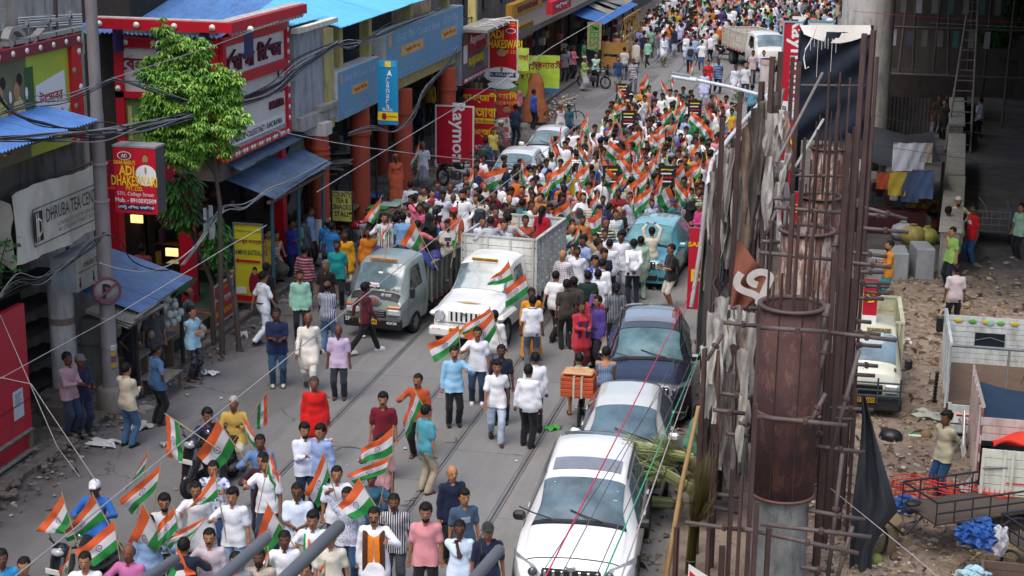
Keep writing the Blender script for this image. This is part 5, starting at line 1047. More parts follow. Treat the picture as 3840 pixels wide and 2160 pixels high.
def lerp_tab(tab,y):
 if y<=tab[0][0]:return tab[0][1]
 for(a,va),(b,vb)in zip(tab[:-1],tab[1:]):
  if y<=b:u=(y-a)/(b-a);u=u*.6+.4*sstep(u);return va+(vb-va)*u
 return tab[-1][1]
class CarBody:
 def __init__(s,L,W,prof,belt,wr,zb=.22,plan=None,crown=.03):
  s.L,s.W,s.prof,s.belt,s.wr,s.zb,s.crown=L,W,prof,belt,wr,zb,crown
  s.plan=plan or[(-L/2,.80),(-L/2+.12,.90),(-L/2+.45,.985),(0,1),(L/2-.5,.98),(L/2-.1,.90),(L/2,.84)]
 def S(s,y,t,side,off=0.):
  w=s.W/2*lerp_tab(s.plan,y);T=lerp_tab(s.prof,y);bl=min(lerp_tab(s.belt,y),T-.02)
  k=sstep((T-bl)/.42);e=s.wr*k+(1-k)*w*.86;zt=T-.05-.03*k
  if t<.4:
   u=t/.4;z=s.zb+(bl-s.zb)*u;x=w*(.93+.07*sin_(min(1,u*1.6)*math.pi/2))*(1-.025*max(0,u-.75)/.25)
  elif t<.65:
   u=(t-.4)/.25;x=w*.975+(e-w*.975)*(u*.9+.1*u*u);z=bl+(zt-bl)*u
  else:
   u=(t-.65)/.35;x=e*cos_(u*math.pi/2)**.75 if u<1 else 0;x=e*(1-u)**.8 if 0 else e*max(0,1-u**1.6);z=zt+(T-zt)*(1-(1-u)**2.6)+s.crown*u
  return V3((x*side,y,z))
 def ys(s,n=46):return[-s.L/2+s.L*i/(n-1)for i in range(n)]
 TS=[0,.05,.1,.16,.22,.28,.34,.38,.4,.44,.5,.56,.61,.65,.67,.70,.75,.82,.9,1.0]
 def body(s,mat,parent):
  b=MB();rows=[]
  for y in s.ys():rows.append([s.S(y,t,-1)for t in s.TS]+[s.S(y,t,1)for t in s.TS[-2::-1]])
  b.grid(rows)
  for r,fl in((rows[0],1),(rows[-1],0)):
   c=len(s.TS)-1;n=len(r);mid=[V3((0,r[0].y,p.z))for p in r[:c+1]]
   b.grid([r[:c+1],mid]if fl else[mid,r[:c+1]]);rr=r[c:][::-1];b.grid([mid,rr]if fl else[rr,mid])
  r0=[r[0]for r in rows];r1=[r[-1]for r in rows];b.grid([r0,r1])
  return b.B('body',mat,parent)
 def patch(s,name,mat,parent,y0,y1,t0,t1,side,th=.012,n=10,m=8,taper=0.,y0b=None,y1b=None):
  """panel lying on the body surface, standing th proud; corners may slant"""
  P=[]
  for j in range(m+1):
   v=j/m;t=t0+(t1-t0)*v;a=y0+((y0b if y0b is not None else y0)-y0)*v;c=y1+((y1b if y1b is not None else y1)-y1)*v;row=[]
   for i in range(n+1):
    y=a+(c-a)*i/n;p=s.S(y,t,side);q=s.S(y+.01,t,side)-p;e=s.S(y,min(t+.01,1),side)-s.S(y,max(t-.01,0),side)
    nn=q.cross(e)*side;nn=-nn if nn.dot(V3((side*.2,0,.3))if t>.4 else V3((side,0,0)))<0 else nn
    row.append(p+nn.normalized()*th)
   P.append(row)
  return MB().slab(P if side<0 else[r[::-1]for r in P],(0,0,0.004)).B(name,mat,parent)
 def top(s,name,mat,parent,y0,y1,t0=.66,th=.012,n=8,m=10,bow=0.):
  """full width panel on the top surface (windscreen, sunroof, bonnet)"""
  ts=[t0+(1-t0)*k/m for k in range(m+1)];P=[]
  for i in range(n+1):
   row=[]
   for sd,tt in[(-1,t)for t in ts]+[(1,t)for t in ts[-2::-1]]:
    y=y0+(y1-y0)*i/n+bow*(1-(1-(tt-t0)/(1-t0))**2)*(1-i/n)*-1
    p=s.S(y,tt,sd);q=s.S(y+.02,tt,sd)-s.S(y-.02,tt,sd);nn=V3((0,-q.z,q.y)).normalized();row.append(p+nn*th)
   P.append(row)
  return MB().slab(P,(0,0,.004)).B(name,mat,parent)
def wheel(parent,x,y,r=.33,w=.21,side=1,rim=None):
 o=MB().lathe((0,0,0),[(r*.62,-w/2),(r*.95,-w/2),(r,-w/2+.03),(r,w/2-.03),(r*.95,w/2),(r*.62,w/2),(r*.6,0),(r*.62,-w/2)],24,ax=(1,0,0)).B('wheel',tyre,parent,loc=(x,y,r))
 b=MB().lathe((0,0,0),[(0,side*w*.38),(r*.5,side*w*.42),(r*.63,side*w*.47),(r*.63,side*w*.3)],20,ax=(1,0,0))
 for k in range(5):a=k/5*6.283;b.box((side*w*.44,r*.32*cos_(a),r*.32*sin_(a)),(.02,.05,r*.55),rot=Matrix.Rotation(a-math.pi/2,3,'X'))
 b.B('rim',rim or rimm,o);return o
def text_local(s_,t,o,right,up,h,m,w=None,d=.004,al='C',bold=0,name='lettering'):return text(s_,o,right,up,h,m,t,w,d,al,bold,name,world=False)
def make_car(label,cat,loc,rz,L,W,prof,belt,wr,pnt,cowl,rf,rr,rt,wb,name='parked_car',r=.33,sunroof=None,rails=None,glassc='#6d8591',mirror=None,plate=None,grille=None,roofm=None,lamp_z=.72,lamp_w=.34,group=None,zb=.22,ant=True,crown=.03,lampshape=0):
 t=TH(name,label,cat,loc,R(rz),group);c=CarBody(L,W,prof,belt,wr,zb,crown=crown);c.body(pnt,t);gl=glass(glassc);f=-L/2
 c.top('windscreen',gl,t,cowl+.06,rf-.03,.67,.012);
 c.top('cowl_panel',blackp,t,cowl-.05,cowl+.06,.67,.010)
 c.top('rear_window',gl,t,rr+.04,rt,.68,.010)
 if roofm:c.top('roof_panel',roofm,t,rf,rr,.655,.008)
 for sd in(-1,1):
  c.patch('side_glass',gl,t,cowl+.42,cowl+1.35,.43,.62,sd,y0b=rf+.10,y1b=cowl+1.33);c.patch('side_glass',gl,t,cowl+1.42,cowl+2.25,.43,.62,sd,y1b=cowl+2.15)
  if rt-cowl>2.9:c.patch('side_glass',gl,t,cowl+2.32,rt-.3,.44,.62,sd,y1b=rr-.1)
  for yy in(cowl+.35,cowl+1.38,cowl+2.3):c.patch('door_seam',blackp,t,yy,yy+.012,.06,.4,sd,.003,1,6)
  for yy in(cowl+1.2,cowl+2.05):p=c.S(yy,.36,sd);MB().cb(p+V3((sd*.015,0,0)),(.03,.16,.03),.008).B('door_handle',pnt,t)
  c.patch('sill_trim',blackp,t,-wb/2+.4,wb/2-.4,.0,.05,sd,.01,6,2)
  for yw in(-wb/2,wb/2):
   o=wheel(t,sd*(W/2-.10),yw,r,.22,sd);P=[]
   for k in range(13):a=math.pi*k/12;P.append([V3((sd*(W/2-.25+.262*q_),yw+(r+.075-.0*q_)*cos_(a),r+(r+.075)*sin_(a)))for q_ in(0,.5,1)])
   b=MB().grid(P if sd>0 else P[::-1]);b.prism([(0,0)]+[((r+.07)*cos_(math.pi*k/12),(r+.07)*sin_(math.pi*k/12))for k in range(13)],(sd*(W/2-.03),yw,r),YV,ZV,(sd*.036,0,0));b.B('wheel_arch',blackp,t)
  yy=cowl+.42;p=c.S(yy,.42,sd);b=MB().cb(p+V3((sd*.10,-.02,.06)),(.2,.12,.15),.04);b.B('door_mirror',mirror or pnt,t)
  y_=f+.12;x_=W/2*lerp_tab(c.plan,y_)
  P=[]
  for i in range(9):
   u=i/8;row=[]
   for j in range(5):
    v=j/4;yy=f+.02+.50*u**1.6;xx=W/2*lerp_tab(c.plan,yy)*.985-(lamp_w*(1-u)**1.3);zz=lamp_z+(v-.5)*(.20-.05*u)+.10*u
    Tt=lerp_tab(prof,yy);row.append(V3((sd*(xx+.03),yy-.035*(1-u),min(zz,Tt-.01+.03))))
   P.append(row)
  MB().slab(P if sd<0 else P[::-1],(0,-.004,0)).B('headlamp',lampg,t);
  o=MB().ball((sd*(W/2*.62),f+.0,lamp_z),(.075,.05,.075),12,8).B('lamp_lens',M('#3c4348',rough=.08,coat=1,bump=0),t)
  MB().cb((sd*W*.36,f-.01,.36),(.24,.05,.1),.02).B('fog_lamp',blackp,t)
  if rails:c.patch('roof_rail',rails,t,rf+.15,rr-.05,.655,.69,sd,.035,12,2)
  c.patch('a_pillar_trim',blackp,t,cowl+.1,cowl+.35,.42,.44,sd,.006,4,1)
 for k,xx in enumerate((-.28,.2)):
  a=c.S(cowl+.03,.95,-1 if xx<0 else 1)+V3((xx,-.02,.03));MB().tube([a,a+V3((-.28,.06,.05)),a+V3((-.52,.16,.10))],.012,5).B('wiper',blackp,t)
 if sunroof:c.top('sunroof',M('#7e8086',rough=.12,coat=1,bump=0),t,sunroof[0],sunroof[1],.76,.014)
 MB().cb((0,f-.005,lamp_z-.01),(W*.48,.06,.17),.03).B('grille',blackp,t)
 for k in range(7):MB().cb((-W*.21+k*W*.07,f-.035,lamp_z-.01),(.045,.03,.14),.008).B('grille_bar',grille or chrome,t)
 MB().cb((0,f-.01,.38),(W*.55,.06,.16),.03).B('air_intake',blackp,t)
 MB().tube([(-W*.24,f-.03,lamp_z+.1),(0,f-.055,lamp_z+.105),(W*.24,f-.03,lamp_z+.1)],.013,6).B('chrome_strip',chrome,t)
 o=MB().cb((0,f-.055,.52),(.46,.02,.11),.005).B('number_plate',plate or plateW,t)
 c.top('bonnet_shut_line',blackp,t,f+.16,f+.175,.68,.003,1)
 return t,c
for_p=[]
tx,cx_=make_car('white SUV with a sunroof, nearest the camera, brooms resting by its door','SUV',(-4.14,24.62,0),4,4.3,1.88,[(-2.15,.70),(-2.08,.92),(-1.9,1.03),(-1.5,1.13),(-1.12,1.19),(-.75,1.42),(-.32,1.66),(.2,1.735),(1.2,1.735),(1.75,1.68),(2.05,1.35),(2.2,1.1),(2.27,.7)],[(-2.3,.78),(-1.2,1.02),(1.0,1.08),(2.3,1.02)],.65,paint('#e8e9ea',.05),-1.12,-.32,1.5,1.95,2.7,name='parked_suv',r=.37,sunroof=(-.1,.32),rails=M('#4a4c50',rough=.4),mirror=blackp,lamp_z=.82,lamp_w=.36)
MB().ball((0,-2.2,.93),(.085,.02,.05),14,8).B('badge',chrome,tx);MB().cb((-.42,-.45,1.585),(.12,.02,.06),.005,rot=Euler((R(-30),0,0)).to_matrix()).B('sticker',W1,tx)
for z,y_ in((1.53,-.5),(1.44,-.66),(1.34,-.82)):MB().cb((.50,y_,z),(.10,.015,.06),.005,rot=Euler((R(60),0,0)).to_matrix()).B('sticker',M('#9fd0cf',bump=0),tx)
make_car('silver white hatchback between the white SUV and the dark blue SUV','car',(-4.15,28.95,0),5,4.0,1.68,[(-2.0,.6),(-1.93,.78),(-1.6,.90),(-1.0,1.0),(-.55,1.24),(-.22,1.40),(.2,1.46),(1.0,1.44),(1.35,1.36),(1.7,1.05),(1.95,.95),(2.0,.6)],[(-2,.66),(-1,.88),(1,.95),(2,.9)],.57,paint('#c9cdcb',.1),-1.0,-.22,1.15,1.6,2.4,glassc='#66818f')
tj,cj=make_car('dark navy SUV with black roof and roof rails behind the silver hatchback','SUV',(-4.38,33.6,0),7,4.4,1.82,[(-2.2,.68),(-2.12,.90),(-1.9,1.0),(-1.45,1.07),(-1.1,1.12),(-.65,1.42),(-.3,1.57),(.2,1.64),(1.2,1.62),(1.7,1.55),(2.0,1.2),(2.15,1.0),(2.2,.7)],[(-2.2,.78),(-1.1,1.0),(1,1.06),(2.2,1.02)],.64,M('#1b2034',rough=.25,var=.1,bump=0,coat=1,world=False),-1.1,-.3,1.4,1.9,2.64,name='parked_suv',r=.36,rails=chrome,roofm=M('#3c3c3c',rough=.15,coat=1,bump=0),glassc='#6b9097',sunroof=(.0,.9),lamp_z=.82)
text_local('Jeep',tj,(0,-2.245,.93),XV,ZV,.07,WHT,.22,.005,bold=.02)
make_car('teal blue hatchback standing in the crowd with people leaning on it','car',(-5.72,44.15,0),-3,3.85,1.70,[(-1.93,.62),(-1.85,.80),(-1.5,.92),(-1.05,1.02),(-.55,1.28),(-.25,1.42),(.2,1.49),(1.0,1.47),(1.4,1.38),(1.7,1.1),(1.85,.95),(1.92,.6)],[(-1.9,.7),(-1,.92),(1,1.0),(1.9,.95)],.58,paint('#4f96a8',.08),-1.05,-.25,1.15,1.6,2.4,glassc='#74a9ae',roofm=M('#7db4bd',rough=.1,coat=1,bump=0),lamp_z=.72)
make_car('white hatchback, front one of two in the crowd by the left footpath','car',(-11.65,53.6,0),2,4.0,1.68,[(-2.0,.6),(-1.93,.8),(-1.6,.92),(-1.0,1.02),(-.55,1.26),(-.22,1.44),(.2,1.5),(1.0,1.48),(1.4,1.38),(1.75,1.05),(1.95,.95),(2.0,.6)],[(-2,.66),(-1,.9),(1,.97),(2,.9)],.56,paint('#dcdfe0',.06),-1.0,-.22,1.15,1.6,2.4,glassc='#7d969e')
make_car('white saloon car, rear one of two in the crowd by the left footpath','car',(-11.55,58.6,0),0,4.3,1.70,[(-2.15,.6),(-2.08,.8),(-1.7,.92),(-1.1,1.02),(-.6,1.26),(-.25,1.44),(.2,1.49),(.9,1.46),(1.3,1.3),(1.65,1.08),(2.1,1.0),(2.15,.6)],[(-2,.66),(-1,.9),(1,.95),(2,.9)],.50,paint('#dfe2e4',.06),-1.1,-.25,.95,1.5,2.5,glassc='#86989c')
def bed(t,x0,x1,y0,y1,z0,z1,m,rib=6,inside=None,slat=5,frame_m=None,tail=True,head=True,open_=True):
 fm=frame_m or m;w=.03
 MB().bb(x0,x1,y0,y1,z0-.07,z0).B('bed_floor',inside or m,t)
 n=slat;hh=(z1-z0)/n
 for sd,x in((-1,x0),(1,x1)):
  for k in range(n):MB().bb(x-w/2,x+w/2,y0,y1,z0+k*hh+(.03 if open_ else.008),z0+(k+1)*hh-.012).B('side_slat',m,t)
  for i in range(rib+1):y=y0+(y1-y0)*i/rib;MB().bb(x+sd*.016,x+sd*.055,y-.03,y+.03,z0-.1,z1+.005).B('side_post',fm,t)
  MB().bb(x-.03,x+.06*sd+.0 if sd>0 else x+.03,y0-.02,y1+.02,z1+.006,z1+.05).B('top_rail',fm,t)
 for y,ok in((y0,head),(y1,tail)):
  if not ok:continue
  for k in range(n):MB().bb(x0+.02,x1-.02,y-w/2,y+w/2,z0+k*hh+.008,z0+(k+1)*hh-.01).B('end_board',m,t)
  for i in range(4):x=x0+.05+(x1-x0-.1)*i/3;MB().bb(x-.025,x+.025,y-.045,y-.016,z0,z1+.002).B('end_post',fm,t)
  MB().bb(x0,x1,y-.035,y+.035,z1+.006,z1+.05).B('top_rail',fm,t)
def truckcab(t,L,W,prof,belt,wr,pnt,cowl,rf,zb,f,glassc,crown=.02,yoff=0.):
 c=CarBody(L,W,prof,belt,wr,zb,plan=[(-L/2,.93),(-L/2+.1,.97),(-L/2+.4,1),(L/2,1)],crown=crown);c.body(pnt,t)
 c.top('windscreen',glass(glassc),t,cowl+.04,rf-.03,.665,.012);return c
ace=TH('pickup_truck','grey small pickup truck with press notice in its windscreen and blue tarpaulin over the bed','truck',(-11.2,36.9,0),R(-7))
gp=paint('#8b9892',.3)
c=truckcab(ace,1.6,1.5,[(-.8,.62),(-.76,.98),(-.62,1.08),(-.52,1.14),(-.28,1.55),(-.14,1.74),(.1,1.82),(.8,1.84)],[(-.8,.9),(0,1.05),(.8,1.1)],.60,gp,-.55,-.14,.3,-.8,'#7b939c')
for sd in(-1,1):
 c.patch('side_glass',glass('#2c3436'),ace,-.30,.45,.43,.61,sd,y0b=-.02);c.patch('door_seam',blackp,ace,.55,.56,.05,.4,sd,.004,1,5);c.patch('door_seam',blackp,ace,-.42,-.41,.05,.38,sd,.004,1,5)
 MB().cb((sd*.84,-.42,1.12),(.13,.09,.26),.03).B('door_mirror',blackp,ace);MB().tube([(sd*.74,-.42,1.0),(sd*.84,-.42,1.0)],.012,5).B('mirror_arm',blackp,ace)
 MB().cb((sd*.53,-.80,.70),(.34,.09,.17),.035).B('headlamp',lampg,ace);MB().cb((sd*.53,-.80,.82),(.34,.08,.06),.015).B('indicator',amber,ace)
 wheel(ace,sd*.66,.05,.28,.17,sd);wheel(ace,sd*.66,2.35,.28,.17,sd)
c.top('front_black_panel',blackp,ace,-.76,-.57,.68,.006)
MB().cb((0,-.83,.42),(1.5,.12,.27),.04).B('bumper',blackp,ace);MB().cb((0,-.81,.66),(.66,.06,.15),.02).B('grille',blackp,ace)
for k in range(3):MB().cb((0,-.845,.61+k*.05),(.6,.015,.015),.004).B('grille_bar',GRYM,ace)
MB().cb((-.1,-.90,.46),(.46,.02,.13),.005).B('number_plate',plateY,ace)
text_local('WB 25 J 5605',ace,(-.1,-.911,.46),XV,ZV,.075,BLK,.42,.004,bold=.02);text_local('SP',ace,(-.62,-.893,.48),XV,ZV,.1,WHT,.14,.004,bold=.02);text_local('40KM',ace,(.5,-.893,.46),XV,ZV,.07,WHT,.26,.004,bold=.01)
MB().ball((0,-.80,.93),(.16,.03,.11),16,8).B('painted_medallion',M('#8c5a50',var=.4,vs=20,bump=0),ace);MB().ball((0,-.79,.93),(.2,.02,.14),16,8).B('medallion_rim',M('#7d8f9c',bump=0),ace)
text_local('জয়',ace,(-.25,-.70,1.08),XV,V3((0,.45,.9)),.07,WHT,.1,.02);text_local('মা তারা',ace,(.3,-.70,1.08),XV,V3((0,.45,.9)),.07,WHT,.26,.02)
MB().cb((0,-.18,1.80),(.72,.03,.09),.03).B('name_plate',M('#b98a5a',bump=0),ace);text_local('GOODS CARRIAGE',ace,(0,-.2,1.80),XV,ZV,.05,M('#5a2f20',bump=0),.6,.004)
MB().cb((-.12,-.50,1.25),(.3,.02,.1),.005,rot=Euler((R(-28),0,0)).to_matrix()).B('notice',WHT,ace);text_local('PRESS',ace,(-.12,-.515,1.25),XV,V3((0,.47,.88)),.055,RED,.24,.012,bold=.01)
MB().cb((.0,-.33,1.52),(.13,.02,.05),.005,rot=Euler((R(-28),0,0)).to_matrix()).B('sticker',WHT,ace)
for xx in(-.35,.2):MB().tube([(xx,-.56,1.16),(xx+.4,-.54,1.2)],.01,5).B('wiper',blackp,ace)
MB().bb(-.7,.7,.2,3.0,.42,.52).B('chassis',blackp,ace)
bedm=M('#5d625d',rough=.6,var=.25,vs=3,bump=.4,dirt=.5);bed(ace,-.76,.76,.92,3.15,.66,1.5,bedm,7,frame_m=M('#6d726c',dirt=.4),open_=False);MB().bb(.755,.80,.9,3.2,.58,.64).B('red_stripe',M('#6a2c2c'),ace)
P=[[(-.80+1.66*u,.80+.55*v,1.62+.10*sin_(u*9+2*v)*(v+.3)-.25*max(0,u-.85)*6+.2*v*(1-v))for v in[k/8 for k in range(9)]]for u in[k/18 for k in range(19)]]
MB().slab([r[::-1]for r in P],(0,0,.012)).B('blue_tarpaulin',M('#232a6a',rough=.55,var=.3,vs=5,bump=.8,bs=10),ace)
for i in range(6):MB().ball((.62+rnd.uniform(-.12,.16),1.1+i*.12,1.5+rnd.uniform(-.1,.08)),(.17,.16,.11),10,7).B('tarpaulin_fold',M('#232a6a',rough=.55,var=.3,vs=5,bump=.8,bs=10),ace)
bol=TH('pickup_truck','white bonneted pickup with high white slatted bed carrying people','truck',(-8.85,36.9,0),R(-5))
wp=paint('#e2e4e1',.12)
c=truckcab(bol,2.5,1.62,[(-1.0-.25,.70),(-1.2,.98),(-1.0,1.06),(-.45,1.13),(-.2,1.18),(.12,1.58),(.28,1.78),(.6,1.86),(1.25,1.86)],[(-1.25,.9),(-.2,1.06),(1.25,1.12)],.62,wp,-.2,.28,.38,-1.25,'#829aa3')
for sd in(-1,1):
 c.patch('side_glass',glass('#2f3a3c'),bol,.12,.95,.43,.61,sd,y0b=.42);c.patch('door_seam',blackp,bol,1.02,1.03,.05,.4,sd,.004,1,5)
 MB().cyl((sd*.60,-1.2,.83),(sd*.60,-1.30,.82),.125,n=20).B('headlamp',lampg,bol);MB().ring((sd*.60,-1.30,.82),(0,1,0),.125,.012).B('lamp_ring',chrome,bol)
 MB().cyl((sd*.54,-1.42,.47),(sd*.54,-1.47,.47),.07,n=14).B('fog_lamp',blackp,bol);MB().cb((sd*.9,.1,1.2),(.12,.08,.25),.02).B('door_mirror',blackp,bol)
 wheel(bol,sd*.74,-.62,.37,.21,sd);wheel(bol,sd*.74,2.3,.37,.21,sd)
 b=MB().cb((sd*.80,-.62,.82),(.24,1.05,.12),.05);b.B('wheel_flare',wp,bol)
MB().cb((0,-1.27,.84),(.78,.06,.30),.02).B('grille',wp,bol)
for k in range(6):MB().cb((-.3+k*.12,-1.305,.84),(.05,.02,.22),.02).B('grille_slot',blackp,bol)
MB().ball((0,-1.32,.93),(.06,.015,.035),12,6).B('badge',chrome,bol)
MB().cb((0,-1.40,.50),(1.62,.18,.24),.05).B('bumper',wp,bol);MB().cb((-.05,-1.50,.56),(.5,.02,.13),.005).B('number_plate',plateY,bol);text_local('WB 23 F 4471',bol,(-.05,-1.511,.56),XV,ZV,.075,BLK,.44,.004,bold=.02)
for sd in(-1,1):text_local('STOP',bol,(sd*.6,-1.492,.58),XV,ZV,.04,RED,.22,.004,bold=.02)
MB().cb((0,.22,1.86),(.66,.03,.08),.01).B('name_plate',M('#c79a2c',bump=0),bol);text_local('GOODS CARRIAGE',bol,(0,.20,1.86),XV,ZV,.05,BLK,.6,.004,bold=.02)
MB().prism([(-.3,0),(-.1,.03),(0,.06),(.1,.03),(.3,0),(.1,-.03),(0,-.05),(-.1,-.03)],(0,-.95,1.10),XV,(0,.99,.12),(0,0,.01)).B('gold_emblem',M('#b39a62',bump=0),bol)
for xx in(-.05,):MB().tube([(xx,-.16,1.23),(xx+.35,.0,1.35)],.012,5).B('wiper',blackp,bol)
MB().bb(-.6,.6,.2,4.1,.48,.6).B('chassis',blackp,bol)
wb_=M('#d2d4cf',rough=.55,var=.12,vs=3,bump=.3,dirt=.55,dc='#7d7a70');bed(bol,-.92,.92,1.30,3.85,.80,2.15,wb_,7,slat=7,frame_m=M('#b3b6b0',dirt=.5))
ft=TH('delivery_truck','small white lorry with open slatted bed standing far up the road','truck',(-5.9,89.3,0),R(24))
c=truckcab(ft,1.9,1.75,[(-.95,.8),(-.9,1.15),(-.75,1.25),(-.6,1.3),(-.3,1.75),(-.15,1.95),(.2,2.02),(.95,2.02)],[(-.95,1.0),(0,1.2),(.95,1.2)],.74,paint('#dcdcd8',.2),-.6,-.15,.45,-.95,'#89a5b0')
for sd in(-1,1):c.patch('side_glass',glass('#2c3436'),ft,-.35,.55,.43,.61,sd,y0b=-.05);wheel(ft,sd*.8,.1,.4,.24,sd);wheel(ft,sd*.8,3.0,.4,.3,sd);MB().cb((sd*.6,-.97,.85),(.3,.06,.2),.03).B('headlamp',lampg,ft);MB().cb((sd*1.02,-.4,1.4),(.12,.08,.28),.02).B('door_mirror',blackp,ft)
MB().cb((0,-.98,.55),(1.75,.14,.28),.04).B('bumper',GRYM,ft);MB().bb(-.75,.75,.3,4.4,.6,.72).B('chassis',blackp,ft)
bed(ft,-.98,.98,1.1,4.4,.95,1.85,M('#c2beb4',dirt=.5,dc='#8a6a5a'),7,slat=4);
for sd in(-1,1):MB().bb(sd*1.0-.01,sd*1.0+.03,1.1,4.4,.84,.93).B('red_valance',M('#9a5a50'),ft)
cr=TH('mini_lorry','cream mini lorry with amber number plate and dark bull bar behind the posts','truck',(.08,33.85,0),R(2))
crp=paint('#c9cbb8',.3)
c=truckcab(cr,1.7,1.6,[(-.85,.62),(-.82,1.0),(-.7,1.12),(-.6,1.17),(-.35,1.58),(-.2,1.76),(.1,1.84),(.85,1.84)],[(-.85,.9),(0,1.08),(.85,1.1)],.64,crp,-.6,-.2,.35,-.85,'#7fa0b0')
for sd in(-1,1):
 c.patch('side_glass',glass('#2c3436'),cr,-.35,.5,.43,.61,sd,y0b=-.08);wheel(cr,sd*.7,.1,.3,.18,sd);wheel(cr,sd*.7,2.4,.3,.18,sd)
 MB().cb((sd*.58,-.86,.72),(.28,.07,.2),.04).B('headlamp',lampg,cr);MB().cb((sd*.90,-.5,1.18),(.16,.1,.24),.05).B('door_mirror',blackp,cr);MB().tube([(sd*.76,-.45,1.02),(sd*.95,-.5,1.08)],.014,5).B('mirror_arm',blackp,cr)
MB().cb((0,-.88,.42),(1.6,.14,.32),.05).B('bumper',M('#23282a',dirt=.2),cr);MB().cb((0,-.87,.72),(.8,.05,.2),.02).B('grille',blackp,cr)
for z in(.62,.74,.9):MB().cyl((-.75,-1.0,z),(.75,-1.0,z),.02,n=8).B('bull_bar',M('#33464c'),cr)
for x in(-.75,-.3,.3,.75):MB().cyl((x,-1.0,.45),(x,-1.0,1.0),.02,n=8).B('bull_bar',M('#33464c'),cr)
MB().cb((0.05,-.98,.52),(.42,.02,.12),.005).B('number_plate',plateY,cr);text_local('5 A 6503',cr,(.1,-.991,.52),XV,ZV,.075,BLK,.36,.004,bold=.02)
MB().cb((.28,-.22,1.80),(.5,.03,.1),.01).B('name_plate',M('#c5b98a',bump=0),cr);text_local('CARRIAGE',cr,(.28,-.24,1.80),XV,ZV,.07,M('#4a3420',bump=0),.46,.004,bold=.02);text_local('দুর্গা',cr,(0,-.76,1.10),XV,V3((0,.5,.85)),.05,GRYM,.2,.02)
for k in range(5):c.patch('vent_slot',blackp,cr,-.72+k*.02,-.71+k*.02,.66,.72,1,.006,1,3)
MB().tube([(0,-.57,1.2),(.45,-.54,1.24)],.01,5).B('wiper',M('#6a2a3a'),cr);MB().bb(-.7,.7,.2,3.0,.5,.6).B('chassis',blackp,cr)
bed(cr,-.8,.8,.95,3.1,.72,1.62,M('#b9b99c',dirt=.4),5,slat=3,open_=False);MB().ball((-.1,1.6,1.5),(.5,.4,.3),14,8).B('straw_load',M('#a89b6c',bump=.8),cr)
tY=31.5;zt=oY(*px('D2',1470,1200),tY).z;hY=34.3;zh=oY(*px('D2',1430,965),hY).z
lx=1.72;t=TH('open_lorry','pale grey open lorry with painted flower band inside its headboard, seen from behind','truck',(lx+.95,tY,0))
lw=M('#c3c9c6',rough=.6,var=.12,vs=3,bump=.4,dirt=.6,dc='#6d6e66');zf=1.02
for k in range(9):MB().bb(-.95,.95,hY-tY,hY-tY+.03,zf+k*(zh-zf)/9+.006,zf+(k+1)*(zh-zf)/9-.006).B('headboard_plank',lw,t)
for k in range(6):x=-.7+k*.28;MB().ball((x,hY-tY-.012,zh-.11),(.085,.012,.05),10,6).B('painted_flower',M(['#b9a52c','#5f9a3c'][k%2],bump=0),t)
MB().ball((-.08,hY-tY-.012,zh-.11),(.1,.01,.08),12,6).B('painted_flower',M('#8fb5a2',bump=0),t)
MB().bb(-.35,.25,hY-tY-.03,hY-tY-.005,zh-.62,zh-.34).B('cab_window',M('#18242c',rough=.2),t);MB().tube([(-.35,hY-tY-.045,zh-.5),(-.05,hY-tY-.045,zh-.42),(.25,hY-tY-.045,zh-.5)],.008,4).B('window_guard',GRYM,t)
for sd in(-1,1):
 for k in range(6):MB().bb(sd*.95-.015,sd*.95+.015,0,hY-tY,zf+k*(zt-zf)/6+.01,zf+(k+1)*(zt-zf)/6-.01).B('side_plank',M('#a5b0b8',rough=.6,dirt=.5),t)
 MB().cyl((sd*.95,0,zt+.02),(sd*.95,hY-tY,zh+.02),.035).B('top_rail',lw,t)
 for yy in(.1,1.0,1.9,2.7):MB().bb(sd*.98-.02,sd*.98+.02,yy,yy+.06,.9,zt).B('side_post',lw,t)
 wheel(t,sd*.75,.9,.4,.3,sd)
MB().bb(-.93,.93,.05,hY-tY,zf-.08,zf).B('bed_floor',M('#5d4a3c',bump=.6,dirt=.5),t)
MB().cyl((-.95,.02,zt),(.95,.02,zt),.03).B('cross_bar',M('#6f777a',metal=.3),t);MB().cyl((.12,.02,zt),(.12,.02,zf+.1),.025).B('upright',M('#7a7670'),t)
for a,b_ in(((.6,.02,zt),(.4,.3,zf+.4)),((.62,.02,zt),(.85,.3,zf+.4))):MB().tube([a,b_],.015,4).B('rope',woodg,t)
for k in range(3):MB().bb(-.92,.92,-.04,-.005,.45+k*.2,.62+k*.2).B('tailgate_panel',lw,t)
for x in(-.9,-.3,.3,.9):MB().bb(x-.03,x+.03,-.07,-.042,.4,zf+.05).B('tailgate_post',lw,t)
MB().bb(-.8,-.4,-.05,-.043,.66,.86).B('painted_panel',WHT,t);MB().bb(-.76,-.44,-.056,-.051,.80,.84).B('red_band',RED,t);text_local('Safe',t,(-.6,-.06,.72),XV,ZV,.08,BLK,.24,.004)
MB().bb(-.25,.1,-.05,-.043,.84,.97).B('blue_plate',M('#4a90b0',bump=0),t);text_local('CAUTIOUS',t,(-.08,-.055,.9),XV,ZV,.06,WHT,.3,.004,bold=.02)
for k in range(4):MB().cyl((-.9,-.15,.25+k*.08),(.9,-.15,.25+k*.08),.02).B('guard_bar',M('#2c4454',rough=.4),t)
for sd in(-1,):
 for k in range(9):MB().ball((sd*1.12,1.2+k*.05,1.25-k*.09),.045,8,6).B('chain_link',blackp,t)
 MB().cb((sd*1.06,2.9,1.8),(.16,.1,.34),.03).B('door_mirror',blackp,t)
MB().cb((.1,-.3,.95),(.26,.08,.36),.06).B('round_mirror',blackp,t)
